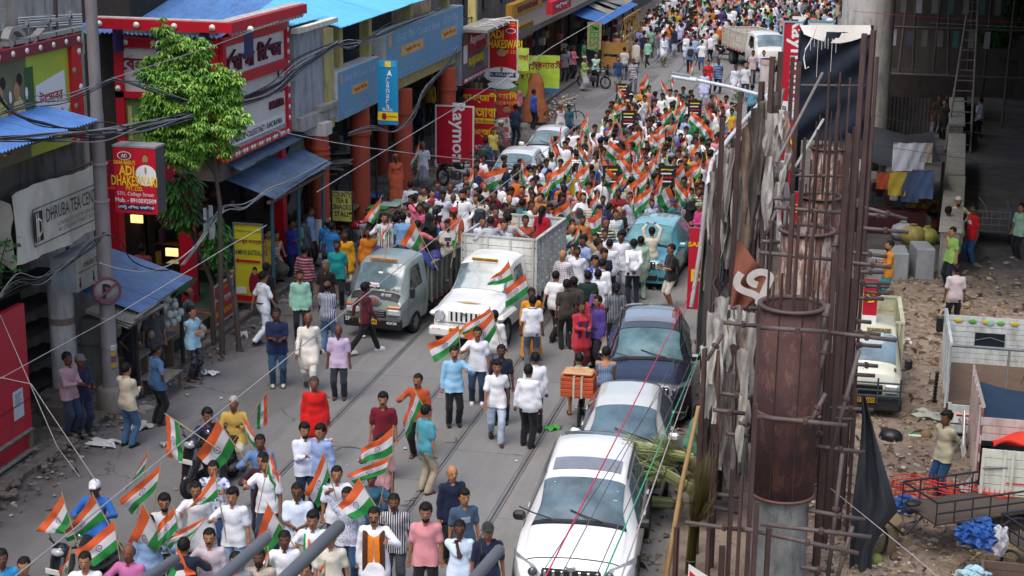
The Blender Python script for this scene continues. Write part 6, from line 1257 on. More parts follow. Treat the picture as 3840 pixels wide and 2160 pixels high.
tY2=27.8;zn=oY(*px('D3',1765,180),tY2).z;lx2=2.12
t=TH('open_lorry','white and pink lorry with blue tarpaulin, red cloth load and red lined tailgate','truck',(lx2+.95,tY2,0));zf=1.1;fY=2.9;zfar=oY(*px('D2',1680,1400),tY2+fY).z
pk=M('#b5a49f',rough=.6,var=.15,vs=3,bump=.4,dirt=.5);tg=M('#c6c7ba',rough=.6,var=.12,vs=3,bump=.4,dirt=.6,dc='#77705f')
for sd in(-1,1):
 for k in range(9):
  za,zb_=.9+k*.0,0
  MB().prism([(0,.72+k*(zn-.72)/9+.008),(fY,.72+k*(zfar-.72)/9+.008),(fY,.72+(k+1)*(zfar-.72)/9-.008),(0,.72+(k+1)*(zn-.72)/9-.008)],(sd*.95-.015,0,0),YV,ZV,(.03,0,0)).B('side_plank',pk if k%2 else M('#8c4a56',var=.3,vs=9,dirt=.3),t)
 MB().cyl((sd*.95,0,zn+.02),(sd*.95,fY,zfar+.02),.04).B('top_rail',M('#9a948a',dirt=.4),t)
 for yy in(.05,.6,1.2,1.8,2.4):MB().bb(sd*.99-.02,sd*.99+.02,yy,yy+.06,.7,zn+.0).B('side_post',pk,t)
 wheel(t,sd*.75,1.9,.42,.3,sd)
P=[[(-.9+1.8*u,.1+(fY-.15)*v,zn-.30+(zfar-zn)*v-.25*sin_(math.pi*u)*(1-.4*v)+(.15*sstep(v*3-2)))for v in[k/10 for k in range(11)]]for u in[k/10 for k in range(11)]]
MB().slab(P,(0,0,.02)).B('blue_tarpaulin',M('#1d3348',rough=.6,var=.2,vs=1.5,bump=.3),t)
MB().bb(-.92,.92,.02,.08,zn-.4,zn-.34).B('cross_bar',M('#4a5056'),t)
for k in range(3):MB().bb(-.93,.93,0,.03,1.62+k*.14,1.75+k*.14).B('rear_board',pk,t)
P=[[(-.75+1.7*u,-.28+.5*v,1.62+.16*sin_(3.1*u)+.06*sin_(u*14+v*8)+.03*cos_(v*13+u*5)+.1*v)for v in[k/10 for k in range(11)]]for u in[k/20 for k in range(21)]]
MB().slab([r[::-1]for r in P],(0,0,.03)).B('red_cloth',M('#c22a12',rough=.7,bump=.4),t)
for k in range(5):MB().bb(-.93,.93,-.34,-.31,.82+k*.155,.965+k*.155).B('tailgate_panel',tg,t)
for x in(-.9,-.55,-.42,.3,.9):MB().bb(x-.025,x+.025,-.37,-.342,.8,1.6).B('tailgate_post',tg,t)
MB().bb(-.5,.9,-.348,-.341,1.0,1.02).B('red_line',RED,t);MB().bb(-.93,.93,-.33,0,.74,.8).B('rear_sill',tg,t);MB().bb(-.93,.93,-.36,-.30,.60,.74).B('bumper',tg,t)
MB().cb((-.55,-.38,.67),(.3,.05,.1),.01).B('tail_lamp',M('#7a2a20',rough=.3),t);MB().cyl((-.9,-.36,1.25),(-.5,-.36,1.3),.02).B('latch',GRYM,t);MB().bb(-.9,.9,-.1,2.8,.5,.7).B('chassis',blackp,t)
P=[[(-1.12+.05*sin_(v*3),1.45+.9*u,1.0+.5*sin_(math.pi*u)*(1-v)-.25*v)for v in(0,.3,.6,1)]for u in[k/8 for k in range(9)]];MB().slab(P,(.02,0,0)).B('white_mudguard',WHT,t)
def scooter(name,label,loc,rz,c1='#1c1e22',lampc='#9aa0a4',group=None):
 t=TH(name,label,'scooter',loc,R(rz),group);bm=M(c1,rough=.25,bump=0,coat=1,var=.05)
 for y in(-.62,.62):o=MB().ring((0,y,.24),(1,0,0),.19,.055,22,8).B('wheel',tyre,t);MB().cyl((-.04,y,.24),(.04,y,.24),.14,n=14).B('rim',GRYM,o)
 q=[[V3((sx*w,y,z))for sx in(-1,-.7,0,.7,1)]for(w,y,z)in((.13,-.66,.42),(.19,-.58,.60),(.22,-.50,.80),(.19,-.46,.95))]
 for r in q:r[2].y-=.10;r[1].y-=.06;r[3].y-=.06
 MB().slab([r[::-1]for r in q],(0,-.05,0)).B('front_apron',bm,t)
 MB().ball((0,-.60,.40),(.1,.22,.09),12,8).B('mudguard',bm,t);MB().cb((0,-.1,.32),(.34,.6,.06),.03).B('floorboard',blackp,t)
 MB().ball((0,.42,.52),(.2,.5,.2),16,10).B('rear_cowl',bm,t);MB().cb((0,.35,.76),(.27,.75,.1),.05).B('seat',blackp,t)
 MB().ball((0,-.50,1.0),(.15,.13,.11),14,9).B('head_cowl',bm,t);MB().ball((0,-.57,1.0),(.12,.09,.07),14,9).B('headlamp',M(lampc,rough=.15,coat=1,bump=0),t)
 MB().tube([(-.34,-.34,1.06),(-.15,-.44,1.04),(.15,-.44,1.04),(.34,-.34,1.06)],.018,6).B('handlebar',blackp,t)
 for sd in(-1,1):MB().tube([(sd*.2,-.43,1.05),(sd*.27,-.43,1.2)],.008,4).B('mirror_stem',blackp,t);MB().ball((sd*.28,-.42,1.24),(.06,.02,.045),10,6).B('mirror',chrome,t)
 MB().cyl((0,-.52,.9),(0,-.64,.3),.035).B('fork',GRYM,t);MB().cb((0,-.70,.72),(.3,.015,.09),.005).B('number_plate',plateW,t);MB().tube([(.16,.3,.28),(.17,.75,.34)],.05,8).B('exhaust',GRYM,t)
 return t
def motorbike(label,loc,rz,c1,group=None,name='motorcycle'):
 t=TH(name,label,'motorcycle',loc,R(rz),group);bm=M(c1,rough=.25,bump=0,coat=1)
 for y in(-.66,.64):o=MB().ring((0,y,.31),(1,0,0),.27,.045,26,8).B('wheel',tyre,t);MB().cyl((-.03,y,.31),(.03,y,.31),.06,n=10).B('hub',GRYM,o);[MB().cyl((0,y,.31),(0,y+.26*cos_(k),.31+.26*sin_(k)),.008,n=4).B('spoke',chrome,o)for k in(0,1.05,2.1,3.15,4.2,5.25)]
 MB().ball((0,-.15,.80),(.14,.27,.13),14,9).B('fuel_tank',bm,t);MB().cb((0,.33,.78),(.24,.62,.09),.04).B('seat',blackp,t);MB().cb((0,0,.45),(.22,.38,.3),.05).B('engine',M('#55585c',metal=.5,rough=.4),t)
 for sd in(-1,1):MB().cyl((sd*.07,-.42,1.0),(sd*.07,-.66,.31),.022).B('fork',chrome,t);MB().tube([(sd*.02,-.4,1.03),(sd*.3,-.33,1.08)],.014,6).B('handlebar',blackp,t);MB().ball((sd*.3,-.33,1.22),(.06,.02,.04),8,6).B('mirror',blackp,t)
 MB().ball((0,-.52,.88),(.13,.1,.12),12,8).B('headlamp',lampg,t);MB().ball((0,-.50,.95),(.15,.12,.08),12,8).B('head_cowl',bm,t);MB().ball((0,-.68,.62),(.07,.2,.05),10,6).B('mudguard',bm,t);MB().ball((0,.62,.66),(.1,.22,.09),10,7).B('tail',bm,t);MB().tube([(.13,.1,.3),(.14,.8,.36)],.04,8).B('exhaust',chrome,t)
 return t
sc_loc=V3((-11.35,26.35,0));scooter('scooter','black scooter ridden by two men at the lower left, flags around it',sc_loc,-16)
sc2_loc=at(*px('A3',640,1480),.3)*1.0;sc2_loc.z=0;scooter('scooter','scooter with silver headlamp cowl under the flags at the bottom left',sc2_loc,-12,'#23262a','#b5b9bc')
motorbike('red motorcycle parked by the white based red pillar',at(*px('V',875,640))+V3((0,.4,0)),55,'#9c1a24')
motorbike('red and black motorcycle parked at the far left kerb',at(*px('E',1370,900)),12,'#b01f26');motorbike('black motorcycle parked behind the man in mint shirt at the far kerb',at(*px('E',1210,1060)),70,'#1c1e22')
motorbike('motorcycle with pale seat cover parked in front of the red sideways banner',at(*px('B1',1510,1420)),60,'#22252a');motorbike('red motorcycle beside the front white hatchback',at(*px('B1',1690,1400)),10,'#a8202c')
motorbike('dark motorcycle parked by the stalls under the blue tarpaulin far up the road',at(*px('E',1080,330)),40,'#8a2024')
scooter('scooter','dark scooter with helmeted rider beside the far white lorry',at(*px('C1',1640,450)),75,'#2a2c30')
def cycle(label,loc,rz,name='bicycle',tri=False,c='#1e2022'):
 t=TH(name,label,'bicycle' if not tri else 'cycle cart',loc,R(rz));m=M(c,rough=.5);ws=((0,-.55),(0,.55))if not tri else((0,-1.0),(-.5,.75),(.5,.75))
 for x,y in ws:
  o=MB().ring((x,y,.34),(1,0,0),.32,.022,28,6).B('wheel',tyre,t);[MB().cyl((x,y,.34),(x,y+.31*cos_(k*.524),.34+.31*sin_(k*.524)),.004,n=3).B('spoke',chrome,o)for k in range(12)]
 f=ws[0][1]
 for a,b_ in(((0,f+.15,.85),(0,f+.75,.82)),((0,f+.15,.85),(0,f+.62,.34)),((0,f+.75,.82),(0,f+.62,.34)),((0,f+.62,.34),(0,f+1.1,.34)),((0,f+.75,.82),(0,f+1.1,.34)),((0,f+.12,.98),(0,f,.34))):MB().cyl(a,b_,.018,n=6).B('frame_tube',m,t)
 MB().tube([(-.27,f+.3,1.0),(-.2,f+.13,1.02),(0,f+.10,1.0),(.2,f+.13,1.02),(.27,f+.3,1.0)],.013,6).B('handlebar',chrome,t);MB().ball((0,f+.78,.92),(.1,.14,.05),10,6).B('saddle',blackp,t)
 MB().cyl((-.12,f+.62,.34),(.12,f+.62,.34),.03,n=8).B('crank',chrome,t)
 if tri:MB().cb((0,.75,.62),(1.05,1.5,.06),.01).B('cargo_deck',wood,t)
 return t
ob=at(*px('C3',540,330));cb=cycle('old bicycle carrying a wide orange striped box, ridden away past the silver hatchback',(ob.x,ob.y+.3,0),186)
t=TH('cargo_box','wide orange box strapped with pale ropes on the back of the bicycle','box',(ob.x+.03,ob.y-.25,.78))
for k in range(5):MB().cb((0,0,.05+k*.082),(.66,.42,.078),.01).B('box_band',M('#b5502a' if k%2 else '#a84524',bump=.3),t)
for x in(-.06,.1):MB().bb(x-.02,x+.02,-.225,-.212,0,.44).B('strap',M('#b5b09c'),t);MB().bb(x-.02,x+.02,-.225,.22,.43,.442).B('strap',M('#b5b09c'),t)
MB().cb((0,.02,.48),(.6,.36,.07),.03).B('cloth_bundle',M('#c09468',bump=.5),t)
cycle('bicycle loaded with baskets in front of the front white hatchback, two men beside it',at(*px('C1',420,960))+V3((0,.3,0)),95)
cycle('bicycle standing at the kerb between the orange sari woman and the red sideways banner',at(*px('B1',1250,1340)),150)
hc=at(*px('D2',1720,470));t=TH('hand_cart','low wooden cycle cart with a grid side rack behind the man in red','cart',(hc.x+.1,hc.y+.8,0))
MB().cb((0,0,.55),(1.1,1.7,.06),.01).B('deck',M('#55504a',dirt=.3),t)
for x in(-.55,.55):
 MB().ring((x*1.1,-.2,.36),(1,0,0),.34,.02,26,6).B('wheel',tyre,t)
for k in range(5):MB().cyl((-.5+k*.25,-.85,.58),(-.5+k*.25,-.85,1.15),.014,n=5).B('rack_bar',GRYM,t)
for z in(.75,.95,1.15):MB().cyl((-.5,-.85,z),(.5,-.85,z),.014,n=5).B('rack_bar',GRYM,t)
for y in(-.85,.85):MB().cyl((.53,y,.58),(.53,y,1.15),.016,n=5).B('rack_bar',GRYM,t)
MB().cyl((.53,-.85,1.15),(.53,.85,1.15),.016,n=5).B('rack_bar',GRYM,t);MB().tube([(0,.85,.5),(0,1.7,.75),(-.25,1.8,1.05)],.02,5).B('shaft',GRYM,t)
def rack_cart(label,loc,rz,Lc=2.3,Wc=1.1,z0=.75,h=.38,m=None,extra=None):
 t=TH('cargo_tricycle',label,'cycle cart',loc,R(rz));m=m or M('#1f2226',rough=.5)
 MB().cb((0,0,z0),(Wc,Lc,.05),.01).B('deck',M('#4a4038',dirt=.4),t)
 for sd in(-1,1):
  for z in(z0+h,z0+h*.5):MB().cyl((sd*Wc/2,-Lc/2,z),(sd*Wc/2,Lc/2,z),.018,n=6).B('side_rail',m,t)
  for k in range(8):y=-Lc/2+Lc*k/7;MB().cyl((sd*Wc/2,y,z0),(sd*Wc/2,y,z0+h),.012,n=5).B('rail_post',m,t)
  MB().ring((sd*(Wc/2+.08),.3,.36),(1,0,0),.34,.024,28,6).B('wheel',tyre,t)
 for y in(-Lc/2,Lc/2):MB().cyl((-Wc/2,y,z0+h),(Wc/2,y,z0+h),.018,n=6).B('end_rail',m,t)
 fy=-Lc/2-.9
 o=MB().ring((0,fy,.36),(1,0,0),.34,.024,30,6).B('wheel',tyre,t);[MB().cyl((0,fy,.36),(0,fy+.33*cos_(k*.39),.36+.33*sin_(k*.39)),.004,n=3).B('spoke',chrome,o)for k in range(16)]
 for a,b_ in(((0,fy,.36),(0,fy+.12,1.0)),((0,fy+.12,.92),(0,fy+.85,.8)),((0,fy+.12,.85),(0,fy+.65,.4)),((0,fy+.65,.4),(0,fy+1.0,.7))):MB().cyl(a,b_,.022,n=6).B('frame_tube',m,t)
 MB().tube([(-.3,fy+.35,.98),(-.26,fy+.15,1.02),(0,fy+.1,1.0),(.26,fy+.15,1.02),(.3,fy+.35,.98)],.014,6).B('handlebar',chrome,t);MB().ball((0,fy+.78,.95),(.11,.15,.05),10,6).B('saddle',blackp,t)
 return t
a=at(*px('D3',1330,1180));
t1=rack_cart('black railed cargo tricycle with straw and blue sheet, standing slantwise in the yard corner',(2.15,27.0,0),-58,2.4,1.0)
tarpb=M('#1e4a8c',rough=.55,var=.3,vs=6,bump=1.,bs=12)
def lump(name,mat,parent,c,r,seed,n=30,m=20,amp=.16):
 rr=random.Random(seed);ph=[rr.uniform(0,6)for _ in range(6)];b=MB().ball((0,0,0),r,n,m)
 b.v=[(x*(1+amp*sin_(9*z/r[2]*.5+ph[0])*sin_(5*y/r[1]+ph[1]))+c[0],y*(1+amp*sin_(4*x/r[0]+ph[2]))+c[1],max(z*(1+amp*sin_(6*x/r[0]+3*y/r[1]+ph[3])),-r[2]*.6)+c[2])for x,y,z in b.v]
 b.v=[(x+.22*r[0]*sin_(37*z+29*y+ph[4])*sin_(23*x),y+.22*r[1]*sin_(41*x+19*z+ph[5]),z+.2*r[2]*abs(sin_(31*x+27*y+ph[0])))for x,y,z in b.v];b.sm=[False]*len(b.sm);return b.B(name,mat,parent)
def lump_at(name,label,cat,p,r,mat,seed):t=lump(name,mat,None,(0,0,r[2]*.6),r,seed);t.location=p;return tag(t,label,cat)
pb=oY(*px('D3',1130,900),27.2);lump_at('blue_bundle','crumpled blue plastic bundle on the railed cart beside the dark tarpaulin','bundle',(pb.x,pb.y,pb.z-.15),(.30,.2,.15),tarpb,1)
pb=oY(*px('D3',1690,1110),25.6);lump_at('blue_sheet_bundle','large crumpled blue sheet heaped in the cart at the bottom right','bundle',(pb.x,pb.y,pb.z-.25),(.36,.3,.24),tarpb,2)
pb=oY(*px('D3',1830,1170),25.4);lump_at('white_bag','limp white cloth bag hanging beside the blue sheet','bag',(pb.x,pb.y,pb.z-.3),(.13,.1,.3),M('#a9a9ae',bump=.8),3)
t2_=rack_cart('second railed cargo tricycle nearest the bottom right corner with chrome handlebar',(3.3,25.3,0),30,1.7,1.1)
pn=at(*px('D3',1450,900),.5);t=TH('orange_net','orange plastic safety net strung low across the yard','net',pn);om=M('#c8321c',rough=.5)
for i in range(7):z=.05+i*.06;MB().tube([(-1.0+2.0*k/10,.25*sin_(k*.5),z+.04*sin_(k*1.3+i)-.1*sin_(k*.31))for k in range(11)],.012,4).B('net_strand',om,t)
for k in range(26):x=-1.0+k*.08;MB().cyl((x,.25*sin_((x+1)*2.5),0),(x+.03,.25*sin_((x+1)*2.5),.42),.006,n=4).B('net_strand',om,t)
t=TH('wooden_cart_box','rough wooden cart box with red stripe at the very bottom right','cart',(2.75,23.6,0))
for k in range(4):MB().bb(-.75,.75,-.5,-.46,.5+k*.13,.62+k*.13).B('plank',M('#5c4c42',dirt=.5),t);MB().bb(-.75,.75,.46,.5,.5+k*.13,.62+k*.13).B('plank',M('#5c4c42',dirt=.5),t);MB().bb(-.75,-.71,-.45,.45,.5+k*.13,.62+k*.13).B('plank',M('#5c4c42',dirt=.5),t);MB().bb(.71,.75,-.45,.45,.5+k*.13,.62+k*.13).B('plank',M('#5c4c42',dirt=.5),t)
MB().bb(-.7,.7,-.51,-.502,.72,.76).B('red_stripe',M('#7a2a2a'),t);MB().bb(-.7,.7,-.45,.45,.46,.5).B('floor',wood,t)
for sd in(-1,1):MB().ring((sd*.82,0,.34),(1,0,0),.32,.024,26,6).B('wheel',tyre,t)
pb=oY(*px('D3',1640,1400),23.7);lump_at('pale_blue_bundle','pale blue plastic bundle on the wooden cart box','bundle',(pb.x,pb.y,pb.z-.2),(.22,.18,.14),M('#8fb0ba',bump=.8,bs=12),4)
MB_=MB();rs=random.Random(9)
for i in range(900):
 a=rs.random()*6.28;p=V3((rs.gauss(2.9,.45),rs.gauss(26.3,.6),rs.uniform(.1,.55)*math.exp(-abs(rs.gauss(0,.5)))));d=V3((cos_(a),sin_(a),rs.uniform(-.3,.3)))*.14;s_=V3((-d.y,d.x,0))*.035;MB_.add([p-d-s_,p-d+s_,p+d+s_,p+d-s_],[(0,1,2,3)])
tag(MB_.B('straw',M('#a3936a',bump=0)),'loose golden straw spilling around the cargo tricycles','straw',kind='stuff')
def surfnets(F,org,h):
 """isosurface of a sampled distance field as one closed quad mesh"""
 ins=F<0;nx,ny,nz=F.shape;acc=np.zeros((nx-1,ny-1,nz-1,3),np.float32);cntr=np.zeros((nx-1,ny-1,nz-1),np.float32)
 C=lambda a,i,j,k:a[i:nx-1+i,j:ny-1+j,k:nz-1+k]
 for ax in range(3):
  for p in range(2):
   for q in range(2):
    o0=[0,0,0];o1=[0,0,0];b,c=[d for d in range(3)if d!=ax];o0[b]=p;o0[c]=q;o1[b]=p;o1[c]=q;o1[ax]=1
    f0,f1=C(F,*o0),C(F,*o1);m=C(ins,*o0)!=C(ins,*o1);t=np.where(m,f0/np.where(m,f0-f1,1),0)
    for d in range(3):acc[...,d]+=np.where(m,t if d==ax else o0[d],0)
    cntr+=m
 act=cntr>0;idx=-np.ones(act.shape,np.int64);I=np.argwhere(act);idx[act]=np.arange(len(I))
 V=(I+acc[act]/cntr[act][:,None])*h+np.array(org)
 quads=[]
 for ax in range(3):
  b,c=[d for d in range(3)if d!=ax]
  sl0=[slice(None)]*3;sl1=[slice(None)]*3;sl0[ax]=slice(0,-1);sl1[ax]=slice(1,None)
  e=ins[tuple(sl0)]!=ins[tuple(sl1)];E=np.argwhere(e)
  ok=(E[:,b]>0)&(E[:,c]>0)&(E[:,b]<act.shape[b])&(E[:,c]<act.shape[c]);E=E[ok]
  fl=ins[tuple(sl0)][tuple(E.T)]
  def g(db,dc):G=E.copy();G[:,b]-=db;G[:,c]-=dc;return idx[tuple(G.T)]
  Q=np.stack([g(1,1),g(0,1),g(0,0),g(1,0)],1)
  if ax==1:fl=~fl
  Q[~fl]=Q[~fl][:,::-1];quads.append(Q)
 Q=np.concatenate(quads);Q=Q[(Q>=0).all(1)]
 for _ in range(2):
  S=np.zeros_like(V);n=np.zeros(len(V))
  for a in range(4):np.add.at(S,Q[:,a],V[Q[:,(a+1)%4]]+V[Q[:,(a+3)%4]]);np.add.at(n,Q[:,a],2)
  V=np.where(n[:,None]>0,V*.5+.5*S/np.maximum(n,1)[:,None],V)
 return V,Q
class Field:
 def __init__(s,lo,hi,h):
  s.h=h;s.lo=np.array(lo,np.float32);n=np.ceil((np.array(hi)-s.lo)/h).astype(int)+1;s.F=np.full(n,.5,np.float32);s.ax=[s.lo[i]+h*np.arange(n[i],dtype=np.float32)for i in range(3)]
 def blk(s,c0,c1,pad):
  lo=np.minimum(c0,c1)-pad;hi=np.maximum(c0,c1)+pad;sl=[];
  for i in range(3):
   a=int(max(0,np.floor((lo[i]-s.lo[i])/s.h)));b=int(min(len(s.ax[i]),np.ceil((hi[i]-s.lo[i])/s.h)+1));sl.append(slice(a,max(b,a+1)))
  X,Y,Z=np.meshgrid(s.ax[0][sl[0]],s.ax[1][sl[1]],s.ax[2][sl[2]],indexing='ij',sparse=True);return tuple(sl),X,Y,Z
 def union(s,sl,d,k):
  f=s.F[sl]
  if k>0:hh=np.clip(.5+.5*(f-d)/k,0,1);s.F[sl]=f*(1-hh)+d*hh-k*hh*(1-hh)
  else:s.F[sl]=np.minimum(f,d)
 def cap(s,a,b,ra,rb,k=.03):
  a=np.array(a,np.float32);b=np.array(b,np.float32);sl,X,Y,Z=s.blk(a,b,max(ra,rb)+k+.06);d=b-a;L2=max(float(d@d),1e-8)
  t=np.clip(((X-a[0])*d[0]+(Y-a[1])*d[1]+(Z-a[2])*d[2])/L2,0,1)
  D=np.sqrt((X-a[0]-t*d[0])**2+(Y-a[1]-t*d[1])**2+(Z-a[2]-t*d[2])**2)-(ra+(rb-ra)*t);s.union(sl,D,k);return s
 def ell(s,c,r,k=.03,R3=None):
  c=np.array(c,np.float32);r=np.array(r,np.float32);sl,X,Y,Z=s.blk(c,c,r.max()+k+.06);x,y,z=X-c[0],Y-c[1],Z-c[2]
  if R3 is not None:x,y,z=(R3[0][0]*x+R3[1][0]*y+R3[2][0]*z,R3[0][1]*x+R3[1][1]*y+R3[2][1]*z,R3[0][2]*x+R3[1][2]*y+R3[2][2]*z)
  q=np.sqrt((x/r[0])**2+(y/r[1])**2+(z/r[2])**2);D=(q-1)*r.min()*(1 if True else 0);
  g=np.sqrt((x/r[0]**2)**2+(y/r[1]**2)**2+(z/r[2]**2)**2)+1e-6;D=q*(q-1)/g;s.union(sl,D,k);return s
def ik(a,b,la,lb,pole):
 a,b=V3(a),V3(b);d=b-a;L=min(d.length,(la+lb)*.995);L=max(L,abs(la-lb)+.01);n=d.normalized();b=a+n*L
 x=(la*la-lb*lb+L*L)/(2*L);h=math.sqrt(max(la*la-x*x,0));p=V3(pole);p=(p-n*p.dot(n));p=p.normalized()if p.length>1e-4 else V3((0,0,-1));return a+n*x+p*h,b
POSES={}
def pose(n,**k):POSES[n]=k
pose('stand',hr=(-.25,-.03,.80),hl=(.25,-.03,.80))
pose('relax',hr=(-.24,-.08,.84),hl=(.26,.02,.82),fl=(.10,-.08),fr=(-.09,.04))
pose('walk',hr=(-.24,-.20,.86),hl=(.24,.16,.86),fr=(-.08,.26),fl=(.08,-.26))
pose('walk2',hr=(-.24,.16,.86),hl=(.24,-.20,.86),fr=(-.08,-.26),fl=(.08,.26))
pose('stride',hr=(-.22,-.18,.88),hl=(.22,.22,.90),fr=(-.06,.42),fl=(.06,-.38))
pose('phone',hr=(-.05,-.30,1.12),hl=(.07,-.30,1.10));pose('fold',hr=(.10,-.22,1.15),hl=(-.10,-.24,1.12))
pose('call',hr=(-.13,-.10,1.50),hl=(.25,-.05,.82));pose('hips',hr=(-.22,-.02,1.0),hl=(.22,-.02,1.0),er=(-1,.3,0),el=(1,.3,0))
pose('hip1',hr=(-.22,-.02,1.0),hl=(.25,-.03,.8),er=(-1,.4,0));pose('flag',hr=(-.22,-.30,1.28),hl=(.25,-.05,.82));pose('flag2',hl=(.22,-.30,1.28),hr=(-.25,-.05,.82));pose('flagup',hr=(-.24,-.16,1.72),hl=(.25,-.05,.84))
pose('flagboth',hr=(-.10,-.32,1.22),hl=(.05,-.34,1.05));pose('armsup',hr=(-.12,-.26,1.72),hl=(.12,-.26,1.72));pose('back',hr=(-.05,.16,.92),hl=(.05,.16,.92),er=(-.6,.8,0),el=(.6,.8,0))
pose('point',hr=(-.42,-.40,1.20),hl=(.25,-.03,.8));pose('mouth',hr=(-.03,-.20,1.40),hl=(.25,-.05,.82));pose('rail',hr=(-.48,-.25,1.05),hl=(.45,-.25,1.05));pose('mic',hr=(-.10,-.30,1.30),hl=(.22,-.18,1.0))
pose('hug',hl=(.46,-.08,1.36),hr=(-.05,-.28,1.18));pose('sit',hip=.62,hr=(-.24,-.42,.98),hl=(.24,-.42,.98),fr=(-.13,-.42),fl=(.13,-.42),lean=.10);pose('pillion',hip=.66,hr=(-.12,-.32,1.02),hl=(.14,-.32,1.02),fr=(-.18,-.25),fl=(.18,-.25),fz=.18)
pose('lean',lean=.32,hr=(-.16,-.46,.98),hl=(.18,-.44,.96));pose('squatwork',hip=.60,lean=.25,hr=(-.1,-.4,.8),hl=(.12,-.4,.8),fr=(-.12,-.2),fl=(.12,-.15))
MESHC={}
HS=1.1
def HV(v):return V3(v)*HS
def HR(r):return tuple(x*HS for x in r)
def frame(P):
 """joints of the posed skeleton, height 1.66"""
 J={};hip=P.get('hip',.87);ln=P.get('lean',.02);hc=V3((0,0,hip));up=V3((0,-sin_(ln),cos_(ln)))
 J['hip']=hc;J['waist']=hc+up*.16;J['chest']=hc+up*.36;J['neck']=hc+up*.55;hd=V3((0,-sin_(ln*.4),cos_(ln*.4)));J['head']=J['neck']+hd*.145+V3((0,-.015,0));J['up']=up
 for s_,n in((-1,'r'),(1,'l')):
  sh=hc+up*.487+V3((s_*.168,.0,0));J['s'+n]=sh;w=V3(P['h'+n]);dz=hip-.87
  e,w2=ik(sh,w,.285,.245,P.get('e'+n,(s_*.5,.8,-.4)));J['e'+n]=e;J['w'+n]=w2;J['pd'+n]=(w2-e).normalized()
  hj=hc+V3((s_*.088,0,-.03));J['j'+n]=hj;fx,fy=P.get('f'+n,(s_*.10,0));az=.085+P.get('fz',0)+(.06 if abs(fy)>.2 and fy>0 and hip>.8 else 0)
  k,a=ik(hj,(fx,fy+.03,az),.415,.40,(s_*.12,-1,.15));J['k'+n]=k;J['a'+n]=a
 return J
def add_hands(mb_v,mb_f,J,curl):
 """a palm rooted in the wrist with four unequal bent fingers and a thumb leaving its side"""
 b=MB()
 for s_,n in((-1,'r'),(1,'l')):
  d=J['pd'+n];w=J['w'+n];sx=d.cross(V3((0,1,0))if abs(d.y)<.8 else V3((0,0,1))).normalized();nn=d.cross(sx);cu=curl.get(n,.5)
  b.ball(w+d*.045,(.030,.040,.018),8,6,rot=Matrix((sx,d,nn)).transposed())
  for i,L in enumerate((.060,.072,.068,.052)):
   p0=w+d*.060+sx*((i-1.5)*.017);d1=(d*cos_(cu*.7)+nn*sin_(cu*.7)).normalized();d2=(d*cos_(cu*1.7)+nn*sin_(cu*1.7)).normalized();p1=p0+d1*L*.55;b.tube([p0,p1,p1+d2*L*.55],[.0095,.009,.007],5)
  p0=w+d*.03+sx*(.026*-s_);b.tube([p0,p0+(d*.6-sx*s_*.8+nn*.3).normalized()*.032,p0+(d*1.0-sx*s_*.6+nn*.6).normalized()*.055],[.011,.010,.008],5)
 return b
def clothing(F,J,k,infl=.012,arms=True,full=True):pass
def body_fields(pk,bld,sex,res):
 """skin surface: one continuous figure"""
 J=frame(POSES[pk]);pts=np.array([list(v)for v in J.values()if isinstance(v,V3)]);lo=pts.min(0)-.26;hi=pts.max(0)+.26;lo[2]=max(lo[2],-.03);w=bld
 F=Field(lo,hi,res);up=J['up']
 F.ell(J['hip']+up*.02,(.150*w,.110*w,.115),.05);F.ell(J['waist']+up*.02,(.135*w,.100*w*(1.1 if w>1.05 else 1),.13),.05);F.ell(J['chest']+up*.02,(.155*(.92 if sex=='f' else 1)*(w*.5+.5),.108*w,.16),.06)
 if sex=='f':
  for s_ in(-1,1):F.ell(J['chest']+V3((s_*.07,-.085,.02)),(.06,.05,.06),.03)
 if w>1.12:F.ell(J['waist']+V3((0,-.05,.0)),(.13,.11,.12),.05)
 F.cap(J['sr']+up*-.02,J['sl']+up*-.02,.052,.052,.05);F.cap(J['neck']-up*.04,J['head']-up*.05,.055,.05,.03)
 for n,s_ in(('r',-1),('l',1)):
  F.cap(J['s'+n],J['e'+n],.048*(w*.5+.5),.036,.035);F.cap(J['e'+n],J['w'+n],.037,.026,.015);F.cap(J['w'+n],J['w'+n]+J['pd'+n]*.05,.025,.022,.015)
  F.cap(J['j'+n],J['k'+n],.082*w,.052,.035);F.cap(J['k'+n],J['a'+n],.052,.034,.02);F.ell(J['k'+n].lerp(J['a'+n],.3)+V3((0,.02,0)),(.042,.045,.09),.02)
  F.cap(J['a'+n]+V3((0,.03,-.045)),J['a'+n]+V3((s_*.015,-.13,-.055)),.03,.026,.02)
 h=J['head'];F.ell(h+HV((0,.01,.03)),HR((.080,.101,.104)),.02);F.ell(h+HV((0,-.025,-.045)),HR((.058,.066,.072)),.03);F.ell(h+HV((0,-.105,-.005)),HR((.015,.022,.024)),.012);F.cap(h+HV((0,-.07,.03)),h+HV((0,-.10,-.01)),.012,.014,.01)
 for s_ in(-1,1):F.ell(h+HV((s_*.080,.005,.0)),HR((.012,.022,.032)),.008)
 return F,J
def to_mesh(V,Q,mats=None,extra=None,name='body',smooth=True,mi=None):
 me=bpy.data.meshes.new(name);v=V;q=Q
 nv=len(v);nq=len(q);ev=extra.v if extra else[];ef=extra.f if extra else[]
 me.from_pydata([tuple(x)for x in v.tolist()]+list(ev),[],q.tolist()+[tuple(nv+i for i in f)for f in ef])
 n=len(me.polygons);me.polygons.foreach_set('use_smooth',[True]*n)
 m=np.zeros(n,np.int32)
 if mi is not None:m[:nq]=mi
 if extra:m[nq:]=extra.mi
 me.polygons.foreach_set('material_index',m);me.update();return me
